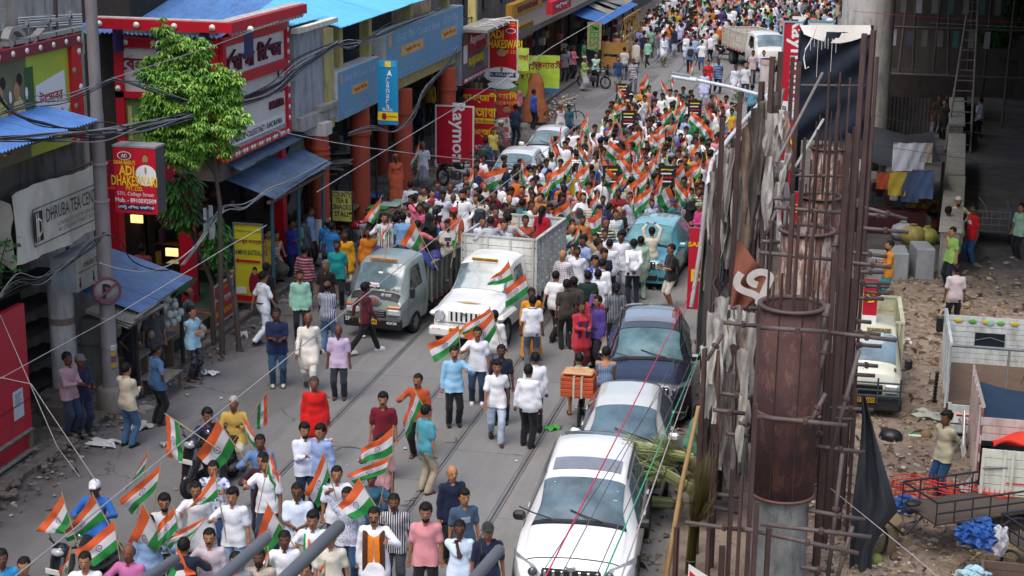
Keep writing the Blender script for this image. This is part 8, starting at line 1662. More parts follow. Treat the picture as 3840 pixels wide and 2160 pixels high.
PL=[('man in pink checked shirt and jeans, leftmost bystander by the white pillar','A2',500,1265,60,'phone',('s1','#a8888f','check','#8a6a78'),('p','#27334a'),{}),('man in navy shirt and grey cap standing behind the lamp pole','A2',598,1282,50,'phone',('s1','#1a2038'),('p','#232b42'),dict(hair='cap',haircol='#5d5c5c',shoe=('shoe','#2a2a2a'))),('man in cream shirt and blue jeans with his back to the camera','A2',945,1348,150,'phone',('s1','#c2b9a2'),('p','#3c5f82'),{}),('man in blue shirt and black trousers with hand on hip at the kerb','A2',1170,1205,130,'hip1',('t1','#3d5f86'),('p','#19191c'),dict(shoe=sand,bld=1.1)),('man in pale blue tee with camouflage trousers and an orange bottle bag','A2',1440,917,60,'fold',('t','#9cc3d4'),('p','#22242c','camo','#4a4c50'),dict(shoe=sand)),('vendor in black tee with pink cloth inside the tea stall','A2',965,970,80,'hips',('t','#1d1d20'),('p','#20242a'),dict(hair='thick')),('bald man in grey tee bending at the tea stall','A2',1418,775,100,'point',('t','#5d6268'),('p','#1c2430'),dict(hair='bald',face_='')),('vendor in faded grey shirt inside the tea stall under the green tarp','A2',1150,890,30,'stand',('t1','#4a484c'),('p','#2a2a30'),{}),('man in white shirt and grey trousers beside the yellow standing banner','A2',1850,470,110,'relax',('s1','#dfe1e4'),('p','#6d6e6c'),dict(shoe=sand)),('man in yellow green shirt standing inside the shop doorway','A2',1350,232,70,'relax',('t1','#8a8430'),('p','#3c4046'),{}),('man in red checked shirt seen from behind beyond the low blue awning','A2',1070,445,170,'stand',('s1','#8a3a40','check','#5a2830'),('p','#232328'),{}),('policeman in white uniform with black belt walking by the kerb','B2',48,655,130,'walk',('t1','#e6e9f0'),('p','#e2e5ec'),dict(H=1.70,belt=1)),('man in dark tee just behind the policeman','B2',75,590,150,'stand',('t','#202024'),('p','#26262c'),{}),('heavy man in navy polo shirt and jeans looking at a phone','B2',152,930,8,'phone',('t1','#1b2346'),('p','#2c4a68'),dict(bld=1.15,H=1.72,shoe=('shoe','#b9b9b9'))),('man in mint green shirt and dark trousers walking along the kerb','B2',330,645,10,'stand',('s1','#9dcfb8'),('p','#23262e'),dict(face_='m')),('older man in long cream white kurta walking towards the camera','B2',393,968,5,'walk',('k','#e0dbd0'),('p','#d8d4cc'),dict(hair='bald',haircol='#77706a',shoe=sand,H=1.68)),('man in blue white striped shirt and jeans seen from behind','B2',535,728,165,'phone',('t1','#3f4a68','stripe','#c4c8d2'),('p','#4a6f95'),dict(hair='bald',shoe=shoeW)),('older man in lavender short sleeved shirt and dark trousers','B2',622,1058,0,'stand',('t1','#c3aecb'),('p','#292d38'),dict(hair='bald',haircol='#88827c',H=1.6,shoe=('shoe','#4a2a22'))),('young man in maroon shirt striding away with white shoes','B2',822,740,120,'stride',('s1','#4a1522'),('p','#17171a'),dict(hair='thick',shoe=shoeW)),('man in black polo with grey bandana near the grey pickup','B2',527,567,-10,'relax',('t1','#1b1b1c'),('p','#2a2a2c'),dict(hair='skullcap',haircol='#5d5a58')),('stout man in turquoise polo shirt by the grey pickup','B2',612,418,0,'relax',('t1','#178a8c'),('p','#20222a'),dict(bld=1.15,H=1.7,face_='m')),('man in long yellow kurta behind the turquoise shirt man','B2',668,338,5,'stand',('k','#cf961c'),('p','#d8d4cc'),dict(H=1.7,face_='m')),('man in orange kurta standing left of the grey pickup bed','B2',850,318,0,'relax',('k','#c8761a'),('p','#8a6a50'),dict(H=1.7,face_='m')),('man in bright blue polo with his back turned, left of the white pillar base','B2',538,252,170,'stand',('t1','#2468a8'),('p','#26262c'),dict(hair='bald')),('man in blue polo shirt, right one of the blue shirted pair','B2',570,285,150,'relax',('t1','#2a74b5'),('p','#22242a'),{}),('man in violet blue tee with arms folded by the brown packets','B2',265,260,50,'fold',('t','#2e2f86'),('p','#242a48'),{}),('man in green checked shirt behind the folded arms man','B2',300,245,50,'stand',('t1','#6aa58a','check','#3d7a6a'),('p','#242424'),{}),('man in grey tee seen from behind under the long awning','B2',352,220,160,'stand',('t','#5f6468'),('p','#222228'),{}),('man in light blue shirt under the long awning by the red pillar','B2',402,165,80,'relax',('s1','#7f9cc8'),('p','#1f2026'),{}),('man in pink and maroon striped shirt with a tricolour scarf','B2',362,458,160,'relax',('s1','#b27d88','hstripe','#6a2230'),('p','#4a4a44'),dict(sc=('#d8652c','#e0e0dc','#1f8a48'))),('vendor in a white vest behind the brown packets','B2',125,352,40,'squatwork',('v','#c8c0b4'),('l','#6a6050'),{}),('bearded man with yellow sleeve behind the yellow standing banner','B2',80,330,60,'stand',('t','#b5952a'),('p','#222'+'222'),{}),('man in light blue tee standing in the grey pickup bed','B2',1108,208,170,'stand',('t','#6f9bc6'),('p','#2a3040'),dict(base=.66)),('man in salmon pink tee leaning over the grey pickup bed','B2',1220,268,150,'point',('t','#c46a72'),('p','#20232a'),dict(base=.62)),('man in white shirt with flag at the front left of the grey pickup bed','B2',968,210,10,'flag',('s1','#c6c9d0'),('p','#2c2c34'),dict(base=.5,sc=('#e0652c','#d8d8d8','#2a8a48'))),('sitting man with dark shirt low in the grey pickup bed','B2',1012,318,20,'stand',('t','#3a3432'),('p','#222228'),dict(base=.1)),('person in black headscarf in the middle of the grey pickup bed','B2',1302,212,160,'phone',('s1','#1d1c22'),('p','#1d1c22'),dict(base=.66,hair='veil',haircol='#17161a',sex='f')),('bearded man in white printed tee at the right side of the grey pickup bed','B2',1450,262,0,'phone',('t','#b9b4ae','print','#4a4a4e'),('p','#26282e'),dict(base=.62,beard='#15110f',hair='thick')),('man in pink shirt phoning behind the grey pickup bed','B2',1238,138,0,'call',('s1','#cf5f86'),('p','#2a2a2e'),dict(base=.5)),('bearded man in white kurta speaking into a microphone','B2',1562,38,-10,'mic',('k','#e4e7ec'),('p','#d0d0d0'),dict(base=.72,beard='#12100f',hair='thick',H=1.72,micr=1)),('man in red cap and orange scarf beside the microphone man','B2',1498,168,-10,'stand',('t1','#c05a3a'),('p','#3a3a3a'),dict(base=.66,hair='cap',haircol='#a5222a',face_='m',sc=('#d8702a','#d8d0c8'))),('smiling man in white shirt behind the camera tripod','B2',1410,42,0,'relax',('s1','#c6c8d2'),('p','#2a2c34'),dict(base=.3,hair='thick')),('cameraman in cream shirt with dark backpack straps','B2',1698,78,175,'phone',('s1','#b5b09c'),('p','#2a2c34'),dict(base=.66,bag='#22303a',bld=1.1)),('man in white checked shirt leaning on the white pickup rail, left one','B2',1772,238,200,'rail',('s1','#b9bac2','check','#8a8c9a'),('p','#2a2a34'),dict(base=.95)),('man in white checked shirt leaning on the white pickup rail, right one','B2',1905,215,165,'rail',('s1','#bcbab8','check','#7f8494'),('p','#2a2a34'),dict(base=.95)),('long haired woman in red top sitting on the white pickup side rail','C2',268,158,150,'stand',('t','#a5142c'),('p','#5f6f8c'),dict(base=1.0,sex='f',hair='long',H=1.55)),('man in white shirt with red collar standing by a tall pole, back turned','B2',1165,-30,170,'relax',('s1','#c2c6d0'),('p','#2f3a52'),{}),('man in purple polo standing behind the trucks','B2',1372,-30,0,'stand',('t1','#3d3a72'),('p','#2a2a30'),dict(bld=1.15,face_='g')),('woman in orange sari and veil standing on the left kerb','B1',1052,1172,20,'stand',('d','#c5613f'),None,dict(sex='f',hair='veil',haircol='#c5613f',shoe=sand,H=1.6)),('man in blue tee with green backpack by the yellow tee boy','B1',1735,1050,160,'relax',('t','#2c4a6c'),('p','#26282e'),dict(bag='#2f4038')),('boy in yellow tee at the kerb near the white cars','B1',1790,975,20,'stand',('t','#bfb05a'),('p','#3a3a42'),dict(H=1.4)),('man in patterned shirt with white headcloth near the white cars','B1',1845,918,120,'relax',('t1','#4a3f44','floral','#8a7a78'),('p','#2a2a2a'),dict(hair='turban',haircol='#a59a94')),('man in yellow shirt standing on a ladder height shop step','B1',1310,598,160,'stand',('s1','#b59a3a'),('p','#1d1d20'),dict(base=1.2)),('man in dark blue shirt on the shop step below the yellow shirt man','B1',1225,770,150,'stand',('t1','#1f2a48'),('p','#1b1d26'),dict(base=.5)),('man in white shirt and patterned lungi behind a hanging flag','B1',1258,1080,10,'stand',('t1','#b9bcc8'),('l','#8a8a94','check','#4a4a5a'),dict(hair='short',haircol='#5a5654')),('man in grey white shirt with phone on the far kerb','B1',1838,590,60,'hips',('s1','#b0b3b8'),('p','#2a3a44'),{}),('man in pink shirt phoning on the far kerb','B1',1968,640,20,'call',('s1','#c77a8a'),('p','#1f1f24'),{}),('man in dark blue shirt standing by the pink shirt man','B1',1958,795,150,'stand',('t1','#27344e'),('p','#22262e'),{}),('woman in floral cream sari with glasses behind the white pickup','C2',185,15,10,'stand',('d','#c9b58a','floral','#b5603a'),None,dict(sex='f',hair='bun',face_='g')),('man in tan checked shirt looking down behind the white pickup','C2',318,38,0,'phone',('t1','#9a8468','check','#6a5a48'),('p','#2a2a2a'),{}),('man in orange shirt in the crowd behind the white pickup','C2',425,-30,0,'stand',('t1','#c4642a'),('p','#2a2a2a'),{}),('reporter in dark red shirt with a microphone near the blue hatchback','C2',845,28,0,'mic',('s1','#8c1f2c'),('p','#1f1f22'),dict(face_='m',micr=1)),('man in blue white plaid shirt left of the blue hatchback roof','C2',945,78,-30,'flag',('t1','#b8c0cc','check','#2c3c5a'),('p','#222830'),{}),('man in pale blue shirt with raised fist by the blue hatchback roof','C2',1088,55,10,'mouth',('s1','#8fa4c8'),('p','#2a2a32'),dict(face_='m')),('woman in pale pink tee and white sash right of the blue hatchback','C2',1345,5,0,'stand',('t','#b5a2a6'),('p','#191b26'),dict(sex='f',sc=('#c8c6ca',))),('man in green white tee at the hoarding edge','C2',1452,15,0,'relax',('t','#2f5a52','hstripe','#c4c8c4'),('p','#202020'),{}),('person in magenta top and cap at the hoarding edge','C2',1467,128,-60,'phone',('s1','#b83a78'),('p','#2a2a44'),dict(hair='cap',haircol='#7a8a6a')),('bald man in pale cyan shirt holding a flag by the white pickup bed','C2',498,298,0,'flag',('t1','#9fc0b8'),('p','#6a6458'),dict(hair='bald')),('man in beige shirt holding up a phone','C2',672,362,-20,'flagup',('s1','#a5937a'),('p','#2c2c34'),dict(face_='m')),('man in white half sleeved shirt with glasses and moustache','C2',532,465,0,'relax',('t1','#e0e3ea'),('p','#23262e'),dict(face_='mg',bld=1.1)),('man in olive shirt with dark hair behind the phone man','C2',755,248,0,'stand',('t1','#a8ae7a'),('p','#3a3a34'),{}),('man in white shirt seen from behind next to the blue hatchback lamp','C2',778,412,175,'relax',('s1','#dde1e9'),('p','#26262e'),{}),('man in white shirt and navy trousers with hands clasped behind him','C2',962,410,185,'back',('s1','#e2e6ee'),('p','#1b2236'),dict(H=1.66)),('man in mint kurta beside the man with clasped hands','C2',1015,388,190,'stand',('k','#a3bda8'),('p','#a9c2ae'),{}),('man in cream shirt and olive trousers photographing over his head','C2',1098,318,180,'armsup',('s1','#c6c4b2'),('p','#37402f'),dict(shoe=shoeW)),('man in black tee and white shorts holding a black jacket','C2',1250,446,-70,'phone',('t','#1c1c20'),('x','#c2bfb6'),dict(shoe=None,face_='m')),('man in blue floral shirt facing the camera near the centre','C2',665,535,20,'relax',('t1','#2a4a96','floral','#8fa8d8'),('p','#2a2a34'),dict(hair='thick')),('man with white shirt and orange scarf, back of his head showing','C2',722,560,150,'stand',('s1','#e0e4ea'),('p','#26262c'),dict(sc=('#e0742c',))),('man in dark green shirt seen from behind near the centre','C2',615,652,175,'stand',('t1','#1a3130'),('p','#1d1f22'),dict(bld=1.1)),('man in brown grey tee and dark trousers seen from behind','C2',508,695,170,'stand',('t','#45413a'),('p','#2a2220'),{}),('short dark haired person between the two walking men','C2',455,715,190,'stand',('t1','#3f3b36'),('p','#202020'),{}),('man in white tee and black trousers walking past the white pickup','C2',370,652,150,'walk',('t','#e2e3e6'),('p','#17181b'),{}),('white shirted man seen from behind, ahead of the striped woman','C2',690,638,175,'stand',('t1','#dfe4ea'),('p','#26282e'),{}),('woman in thin striped dark shirt with bun seen from behind','C2',828,742,185,'stand',('t1','#26303a','stripe','#8a929a'),('p','#1f2834'),dict(sex='f',hair='bun')),('woman in long red kurti with navy scarf and a phone','C2',565,878,20,'phone',('k','#b02c3a'),('p','#6a1d26'),dict(sex='f',hair='bun',sc=('#232656',),H=1.6)),('man in purple shirt phoning with a watch on his wrist','C2',692,838,-50,'call',('s1','#4d3a86'),('p','#2b2b33'),dict(H=1.66,belt=1,face_='m')),('man in red shirt just behind the purple shirt man','C2',662,800,-20,'stand',('t1','#a32c38'),('p','#2a3040'),{}),('woman in long orange yellow dress behind the towel man','C2',188,778,10,'stand',('d','#cf8a22'),None,dict(sex='f',hair='bun')),('man with a yellow towel on white tee and grey trousers, back turned','C2',197,836,185,'stand',('t','#dee2ec'),('p','#54606a'),dict(sc=('#c9b784',))),('man in white shirt and black trousers, right one of the pair in black trousers','V',1347,892,190,'stand',('s1','#e2e5ea'),('p','#15161a'),{}),('man in white shirt and black trousers, left one of the pair in black trousers','V',1329,924,160,'relax',('s1','#e2e5ec'),('p','#131418'),{}),('man in pale yellow shirt pushing the bicycle with the orange box','C2',550,1285,185,'sit',('t1','#b7c29a'),('x','#6a6258'),dict(shoe=sand)),('thin man wrapped in a blue striped towel next to the navy SUV','C2',752,1225,170,'phone',('v','#4a6488','stripe','#8fa2bd'),('l','#3a3c44'),{}),('seated man in green tee at the foot of the hoarding beside the silver car','C3',1392,192,90,'squatwork',('t','#4f8a70'),('x','#8a7a5c'),{}),('man in light blue shirt and black trousers carrying a flag','B2',1495,1222,10,'flag2',('s1','#8fc0e0'),('p','#16171a'),dict(face_='m')),('man in plain white tee and jeans hidden behind his flags','B2',1672,1075,0,'flag',('t','#dfe3ec'),('p','#2c3c56'),dict(shoe=shoeW,bld=1.08)),('man in long sleeved white shirt walking in front of the white pickup','B2',1800,950,170,'relax',('s1','#e2e5e8'),('p','#a8b4c4'),{}),('man in navy tee with lanyard in front of the white pickup','B2',1852,1208,0,'stand',('t','#1e2233'),('p','#222c3c'),{}),('man in white tee and pale blue jeans walking with a bracelet','B2',1818,1328,5,'walk',('t1','#e0e2e6'),('p','#a9b8cc'),dict(hair='thick',shoe=('shoe','#3a2020'))),('man in long bright red kurta walking with a cane','V',790,953,5,'relax',('k','#c81818'),('p','#8a1c1c'),dict(bld=1.1,H=1.66,hair='short',haircol='#3a3532')),('man in dark red polo with moustache facing the camera','B3',960,82,0,'stand',('t1','#6a1424'),('p','#26262c'),dict(face_='m',hair='thick')),('man in rust orange shirt with a flag over his shoulder','V',1052,946,-15,'flag',('s1','#b04a24'),('p','#16171a'),dict(face_='m',shoe=sand)),('man in teal polo and beige trousers turning away','B3',1280,175,130,'stand',('t1','#4b95a5'),('p','#a59a86'),dict(shoe=sand)),('bald man in navy long sleeved shirt looking right','B3',1478,632,20,'relax',('s1','#17203c'),('p','#1c1e24'),dict(hair='bald')),('boy with thick black hair in a slate blue printed tee','B3',1568,812,20,'stand',('t','#3d5368','print','#9aa4ae'),('p','#23252b'),dict(hair='thick',H=1.62,skin='#a87552')),('bearded man in pink tee walking towards the camera','B3',1282,925,0,'stand',('t','#cf8a90'),('p','#15161a'),dict(beard='#15110f',hair='thick',H=1.7)),('man in pale blue tee covering his mouth with his hand','B3',1538,1050,0,'mouth',('t','#c9d9ee'),('p','#23262e'),dict(face_='g')),('man in navy tee with black cap and backpack','B3',1750,1065,10,'stand',('t','#141c3a'),('p','#1a1c24'),dict(hair='cap',haircol='#2b2d30',bag='#15161a',straps=1)),('man in black and white vertically striped shirt','B3',1042,850,0,'relax',('t1','#202430','stripe','#c6c8cc'),('p','#4a4d58'),dict(face_='m')),('man in white kurta with a long orange shawl and camera strap','B3',892,952,0,'flag2',('k','#e2e5ec'),('p','#c8c8c8'),dict(face_='gm',H=1.68,sc=('#d8781c','#4a2a1c'),scw=.16)),('man in white shirt with a tricolour party scarf','B3',430,982,0,'flag',('s1','#e2e5ea'),('p','#c4c4c4'),dict(hair='thick',sc=('#d8602a','#dcdcd8','#1f8a48'),scw=.1)),('man in pale blue tee with glasses and cream trousers','B3',312,768,0,'phone',('t1','#d2dff2'),('p','#a8a498'),dict(face_='g',H=1.7)),('man in white shirt hugging his friend by the shoulder','B3',365,312,20,'hug',('s1','#dadff0'),('p','#22304a'),dict(hair='thick',skin='#a87552',beard='#1c1512')),('man in light blue shirt hugged by his friend','B3',488,322,-25,'stand',('s1','#8fa5d0'),('p','#16171a'),dict(hair='thick',skin='#a87552',shoe=shoeW)),('man in pale pink polo holding a flag on his shoulder','B3',952,402,-30,'flag',('t1','#cf9aa2'),('p','#3c5a78'),dict(hair='thick')),('woman in teal and purple top with a flag','B3',872,665,0,'flag2',('t','#2b5a72'),('p','#4a1a2e'),dict(sex='f',hair='bun',H=1.58)),('person in white shirt with small blue dots raising a fist','B3',690,800,0,'flagup',('t1','#c9cede','dots','#2c3c8a'),('p','#31557a'),{}),('man in white shirt holding a tall flag, left of the maroon shirt','B3',80,572,-10,'flag',('t1','#e2e5ec'),('p','#3a4a62'),{}),('man in dark maroon shirt raising a flag next to the scooter','A3',1985,535,-10,'flag',('s1','#3a1020'),('p','#232a3c'),{}),('man in white shirt and pale jeans holding a flagpole','A3',1757,805,-5,'flag',('t1','#dfe4ec'),('p','#7d9ab5'),dict(hair='thick')),('moustached man in pale pink shirt holding a flagpole low','A3',1580,1112,5,'flag',('s1','#c5b8c0'),('p','#4a4a50'),dict(face_='m')),('man in blue floral white shirt behind his flag','A3',1610,600,0,'flag2',('t1','#c9d0dc','floral','#5a6aa0'),('p','#2c4a78'),{}),('bearded man with glasses in white tee and black jacket','A3',1240,852,10,'flag',('t','#c6c9cc'),('p','#4a4636'),dict(face_='g',beard='#14100e',hair='thick',skin='#a87552')),('bald man in pink shirt raising a flag at the bottom','A3',975,1230,-10,'flag',('s1','#b9689a'),('p','#2a2a30'),dict(hair='bald')),('man in beige checked shirt at the bottom by the pole tips','A3',1955,1262,0,'stand',('s1','#b8aa9c','check','#9a8c80'),('p','#3a3a3c'),dict(beard='#221c18',face_='m')),('person in light blue tee at the bottom left corner','A3',8,1268,20,'stand',('t','#2f94cf'),('p','#23262e'),{}),('person at the very bottom under the striped scarf man','B3',372,1358,0,'stand',('t','#c9c0b8'),('p','#33333a'),{}),('dark shirted person standing behind the two flags left of the striped pair','A3',1385,1185,180,'flag',('t','#1d2236'),('p','#222'+'22a'),{}),('rider in dark navy tee leaning on the black scooter','A3',1690,140,30,'sit',('t','#23233a'),('p','#26262c'),dict(hair='thick',abs_=(-11.45,26.45),H=1.7)),('grey haired pillion rider in mustard kurta on the black scooter','A3',1815,155,0,'pillion',('k','#b5984a'),('p','#c8c0b0'),dict(hair='short',haircol='#a5a19c',abs_=(-11.18,27.1),H=1.68)),('scooter rider in blue shirt and white bucket hat','A3',722,742,0,'sit',('s1','#2a62b0'),('p','#26262c'),dict(hair='cap',haircol='#d6d8de',H=1.68,sc2=1)),('man in orange tee and turquoise shorts behind the posts','D2',1005,440,-80,'phone',('t','#c07d22'),('x','#2a8f92'),dict(shoe=sand,beard='#1a1512')),('bearded man in cream kurta and white skullcap in the shade','D2',1518,87,0,'hips',('k','#cfcc9c'),('p','#cac79a'),dict(hair='skullcap',haircol='#d0d0cc',beard='#15110f',H=1.72)),('man in red tee and jeans with sports shoes in the shade','D2',1642,147,-70,'stand',('t','#b8141e','print','#c8c8c8'),('p','#2f5280'),dict(bld=1.1,H=1.7)),('man in tan vest and blue lungi beside the yard wall','D2',1442,165,140,'phone',('t','#7d6a4c'),('l','#2f5f92'),dict(hair='thick',shoe=sand)),('man in lime green tee and navy trousers biting his nails','D2',1478,337,-60,'mouth',('t','#86ad5a'),('p','#141a2c'),{}),('man in pale grey pink tee seen from behind in the yard','D2',1508,622,178,'stand',('t','#bcaeae'),('p','#16161a'),{}),('person in mint top at the right edge in the shade','D2',2000,135,-60,'relax',('t','#9cc2a4'),('p','#1b1c20'),dict(shoe=('shoe','#8a8a88'))),('young man in cream shirt and blue track trousers in the yard','D3',1435,250,-60,'back',('s1','#aaa68e'),('p','#1c4068'),dict(hair='thick',shoe=sand,H=1.62)),('man in red tee standing by the far yard wall','D1',1282,762,-30,'relax',('t','#a8182a'),('p','#2c3852'),{}),('dark shirted man behind the far yard wall','D1',1372,722,10,'stand',('t','#3a2e22'),('p','#20201e'),{}),('second dark figure leaning at the far yard wall','D1',1420,758,-40,'relax',('t','#26241f'),('p','#1c1c1c'),{}),('man in white shirt standing alone deep in the shade','D1',1692,747,-150,'relax',('t1','#a9afc2'),('p','#15161a'),{}),('man in black white striped tee walking down the empty road','E',1695,720,5,'walk',('t','#1d2230','hstripe','#c9cbd0'),('p','#55575c'),{}),('man in blue tee and grey shorts walking at the left of the road','E',1510,690,-10,'walk2',('t','#24406c'),('x','#7a7a78'),{}),('man in white shirt seen from behind near the parked red motorcycle','E',1585,580,170,'stand',('t1','#b9b5ae'),('p','#2c4a6a'),{}),('man in lilac shirt with a shoulder bag','E',1770,340,10,'phone',('t1','#8f88c8'),('p','#1b2232'),dict(strap=1)),('man in green checked shirt with a shoulder bag, back turned','E',1905,345,170,'phone',('s1','#7fa58c','check','#5a8a70'),('p','#3a3a30'),dict(strap=1)),('man in loose white shirt and jeans walking away','E',2085,245,175,'walk',('s1','#e2e5ec'),('p','#35507a'),{}),('man in navy shirt just left of the loose white shirt','E',2000,270,175,'walk2',('t1','#1d2436'),('p','#4a6a8c'),{}),('man in yellow football tee with printed number','E',2170,95,180,'stand',('t','#c9b425','print','#e0d8a0'),('p','#1f2a3c'),{}),('man in emerald green tee and white cap','E',2020,55,175,'stand',('t','#17705a'),('p','#22262a'),dict(hair='cap',haircol='#c8c8c4')),('man in light blue shirt photographing with raised arms','E',2270,290,180,'armsup',('s1','#a9b8dc'),('p','#161a24'),{}),('man in dark red tee from behind beside the photographing man','E',2380,290,175,'stand',('t1','#6a1626'),('p','#1d1d22'),{}),('man in white shirt and white sneakers with a maroon bag','P',2642,80,-5,'relax',('s1','#cdc9cc'),('p','#1e222c'),dict(hair='short',haircol='#4a4644',shoe=shoeW)),('man in white shirt and white trousers next to the sneakers man','P',2665,97,0,'stand',('s1','#cfd2dc'),('p','#b5bccc'),{}),('man in light blue shirt with a sling bag walking away alone','P',2590,160,175,'walk',('s1','#8fa8cc'),('p','#26344e'),dict(bag='#2b2e38')),('man in red tee with backpack straps looking down','P',2657,228,0,'stand',('t','#c0202c'),('p','#2a2a30'),dict(hair='thick')),('man in navy striped tee walking beside the red tee man','P',2695,225,5,'walk',('t','#16243e','hstripe','#7f9cc8'),('p','#1c2434'),{}),('man in pale lavender kurta with dark skin behind the lamp arm','P',2643,265,0,'stand',('k','#b9bce0'),('p','#b9bcd8'),{}),('man in white kurta, left one of the group in white by the lamp arm','P',2760,245,10,'relax',('k','#cdd2e0'),('p','#bcc2d0'),{}),('man in white shirt, middle of the group in white','P',2798,240,0,'stand',('t1','#d0d3dc'),('p','#2a3040'),dict(hair='short',haircol='#6a6664')),('man in pinkish shirt below the far lorry','P',2825,192,-10,'relax',('t1','#b5a4a6'),('p','#2a2c40'),{}),('man in white blue shirt and jeans nearest the far lorry cab','P',2865,192,0,'relax',('s1','#b8c2dc'),('p','#4a6480'),{}),('man in cyan tee walking away at the hoarding','P',2822,320,175,'stand',('t1','#5c93ac'),('p','#1d222c'),{}),('man in blue shirt and jeans standing at the lime banner','E',665,780,100,'hip1',('t1','#33589a'),('p','#5f86b5'),{}),('man in grey tee standing first of the far kerb group','E',865,590,30,'relax',('t','#77797c'),('p','#23262e'),{}),('man in pale grey shirt second in the far kerb group','E',905,560,100,'stand',('t1','#9a9c9e'),('p','#17181c'),{}),('man in pink shirt with cap at the far kerb','E',965,560,60,'phone',('s1','#c5707c'),('p','#1c1d22'),dict(hair='cap',haircol='#2a2422')),('man in green shirt standing by the tan vertical banner','E',1095,490,90,'relax',('t1','#3f9a62'),('p','#a8a8a8'),{}),('older man in lime shirt and white dhoti at the far kerb','E',1095,690,60,'phone',('s1','#9aae62'),('l','#b8aeb8'),dict(hair='turban',haircol='#b5a88a')),('man in mint shirt with folded arms leaning on a motorcycle','E',1240,650,0,'fold',('s1','#a9ccb8'),('p','#1c1d22'),{}),('man in coral shirt by the red motorcycle','E',1380,440,60,'relax',('t1','#d0605f'),('p','#4a3a3a'),{}),('man in rose checked shirt right of the red motorcycle','E',1485,410,150,'stand',('s1','#c78a86','check','#b06a6a'),('p','#232328'),dict(hair='turban',haircol='#8a8078')),('man in violet blue shirt seen from behind at the near side of the kerb','E',485,1090,120,'stand',('s1','#30469a'),('p','#17181c'),{}),('man in pink striped shirt behind the violet blue shirt man','E',540,1020,120,'stand',('t1','#c9a3aa'),('p','#2a2a2e'),{}),('thin vendor in white vest with his loaded bicycle','E',815,1250,10,'stand',('v','#c2c3c8'),('l','#7a7468'),dict(hair='turban',haircol='#7a6f66')),('boy in teal tee behind the loaded bicycle','E',910,1275,20,'stand',('t','#24566a'),('x','#3a3a3a'),dict(hair='thick',H=1.45)),('old man in white at the lime banners','E',555,840,20,'stand',('s1','#c4c0b6'),('l','#b8b2a6'),dict(hair='short',haircol='#8a8682')),('helmeted rider on the dark scooter by the far lorry','P',2745,120,60,'sit',('s1','#2c3840'),('p','#23262c'),dict(hair='cap',haircol='#4a4e54')),('man in orange yellow kurta and orange turban at the head of the march','C1',1025,665,0,'stand',('k','#c58a1e'),('p','#b5862a'),dict(hair='turban',haircol='#e0622a',H=1.7,bld=1.1)),('man in checked shirt and white cap beside the orange turban man','C1',940,715,0,'fold',('t1','#8fa8a4','check','#4a6a68'),('p','#2a2a30'),dict(hair='cap',haircol='#d0d0cc')),]
EX=[('man in white tee half hidden between the bottom flags, left of the pink bald man','A3',640,1290,'flag','#dfe2ea','t'),('man in sky blue shirt behind the glasses man cluster of flags','A3',1120,1010,'flag2','#8fb0d8','s1'),('man in white kurta behind the floral shirt man','A3',1480,760,'flag','#e0e2e8','k'),('man in grey tee at the bottom between the moustached man and the rods','A3',1780,1290,'stand','#7d8086','t'),('man in white shirt between the tee man and the scarf man','B3',215,1130,'flag','#e2e5ec','s1'),('man in cream shirt low behind the second rod tip','B3',560,1120,'relax','#cfc8b8','t1'),('man in white shirt just above the dotted shirt person','B3',610,640,'flag2','#dde1ea','t1'),('man in maroon tee at the far lower left beside the flags','A3',180,1330,'flag','#5d1a26','t'),('man in blue checked shirt behind the tall white shirt man','B3',30,400,'flag','#5f7fae','s1')]
EXL=[(-15.6,40.6,'grey vested','#8a8c8e'),(-15.9,41.6,'pale blue shirted','#8fa8c8'),(-15.3,42.1,'brown shirted','#6b4f3c'),(-15.2,45.2,'cream shirted','#b8ae98'),(-15.8,46.4,'dark green shirted','#2a4438'),(-15.5,50.4,'red shirted','#8c2430'),(-16.2,53.0,'navy shirted','#1f2a48'),(-15.6,55.0,'lilac shirted','#9a92c0'),(-15.4,64.2,'mint shirted','#8fb8a4'),(-15.2,70.5,'orange shirted','#c0703a'),(-15.6,77.5,'white vested','#c8c8c8'),(-15.3,81.0,'teal shirted','#2f6f78'),(-14.9,88.0,'pink shirted','#c07a88')]
for(l_,c_,x_,y_,pk_,col_,k_)in EX:PL.append((l_,c_,x_,y_,5,pk_,(k_,col_),('p','#2a3040'),{}))
for(X_0,Y_0,l_,col_,sx_,k_)in((-9.35,39.0,'man in pale shirt standing in the white pickup bed behind the left checked man','#c8ccd6','m','s1'),(-8.9,39.7,'woman in orange top standing in the white pickup bed','#cf7a2a','f','t'),(-8.35,39.4,'woman in rust patterned sari in the white pickup bed beside the red top','#a04a34','f','d'),(-9.3,40.2,'man in maroon shirt at the tail of the white pickup bed','#6a1a2a','m','t1'),(-8.1,40.3,'man in grey tee at the right tail corner of the white pickup bed','#85888c','m','t'),(-8.75,38.75,'man in white tee standing between the two checked shirt men','#dcdfe6','m','t')):
 PL.append((l_,'P',0,0,10,'stand',(k_,col_),None if k_=='d' else('p','#2a3040'),dict(abs_=(X_0,Y_0),fz_=.8,sex=sx_,hair='bun' if sx_=='f' else 'short')))
for(X_0,Y_0,d_,col_)in EXL:PL.append(('%s bystander on the left footpath, %s'%(d_,'by the long blue awning' if Y_0<43 else 'at the snack stall' if Y_0<48 else 'under the bank signs' if Y_0<60 else 'by the standing banners' if Y_0<75 else 'at the far stalls'),'P',0,0,(int(Y_0*37)%160)-20,['stand','relax','fold','hip1','phone'][int(Y_0)%5],(['t1','t','s1'][int(Y_0)%3],col_),('p',['#23262e','#35506a','#3a3630'][int(Y_0)%3]),dict(abs_=(X_0,Y_0),fz_=.13)))
PEOPLE={}
CNT=[]
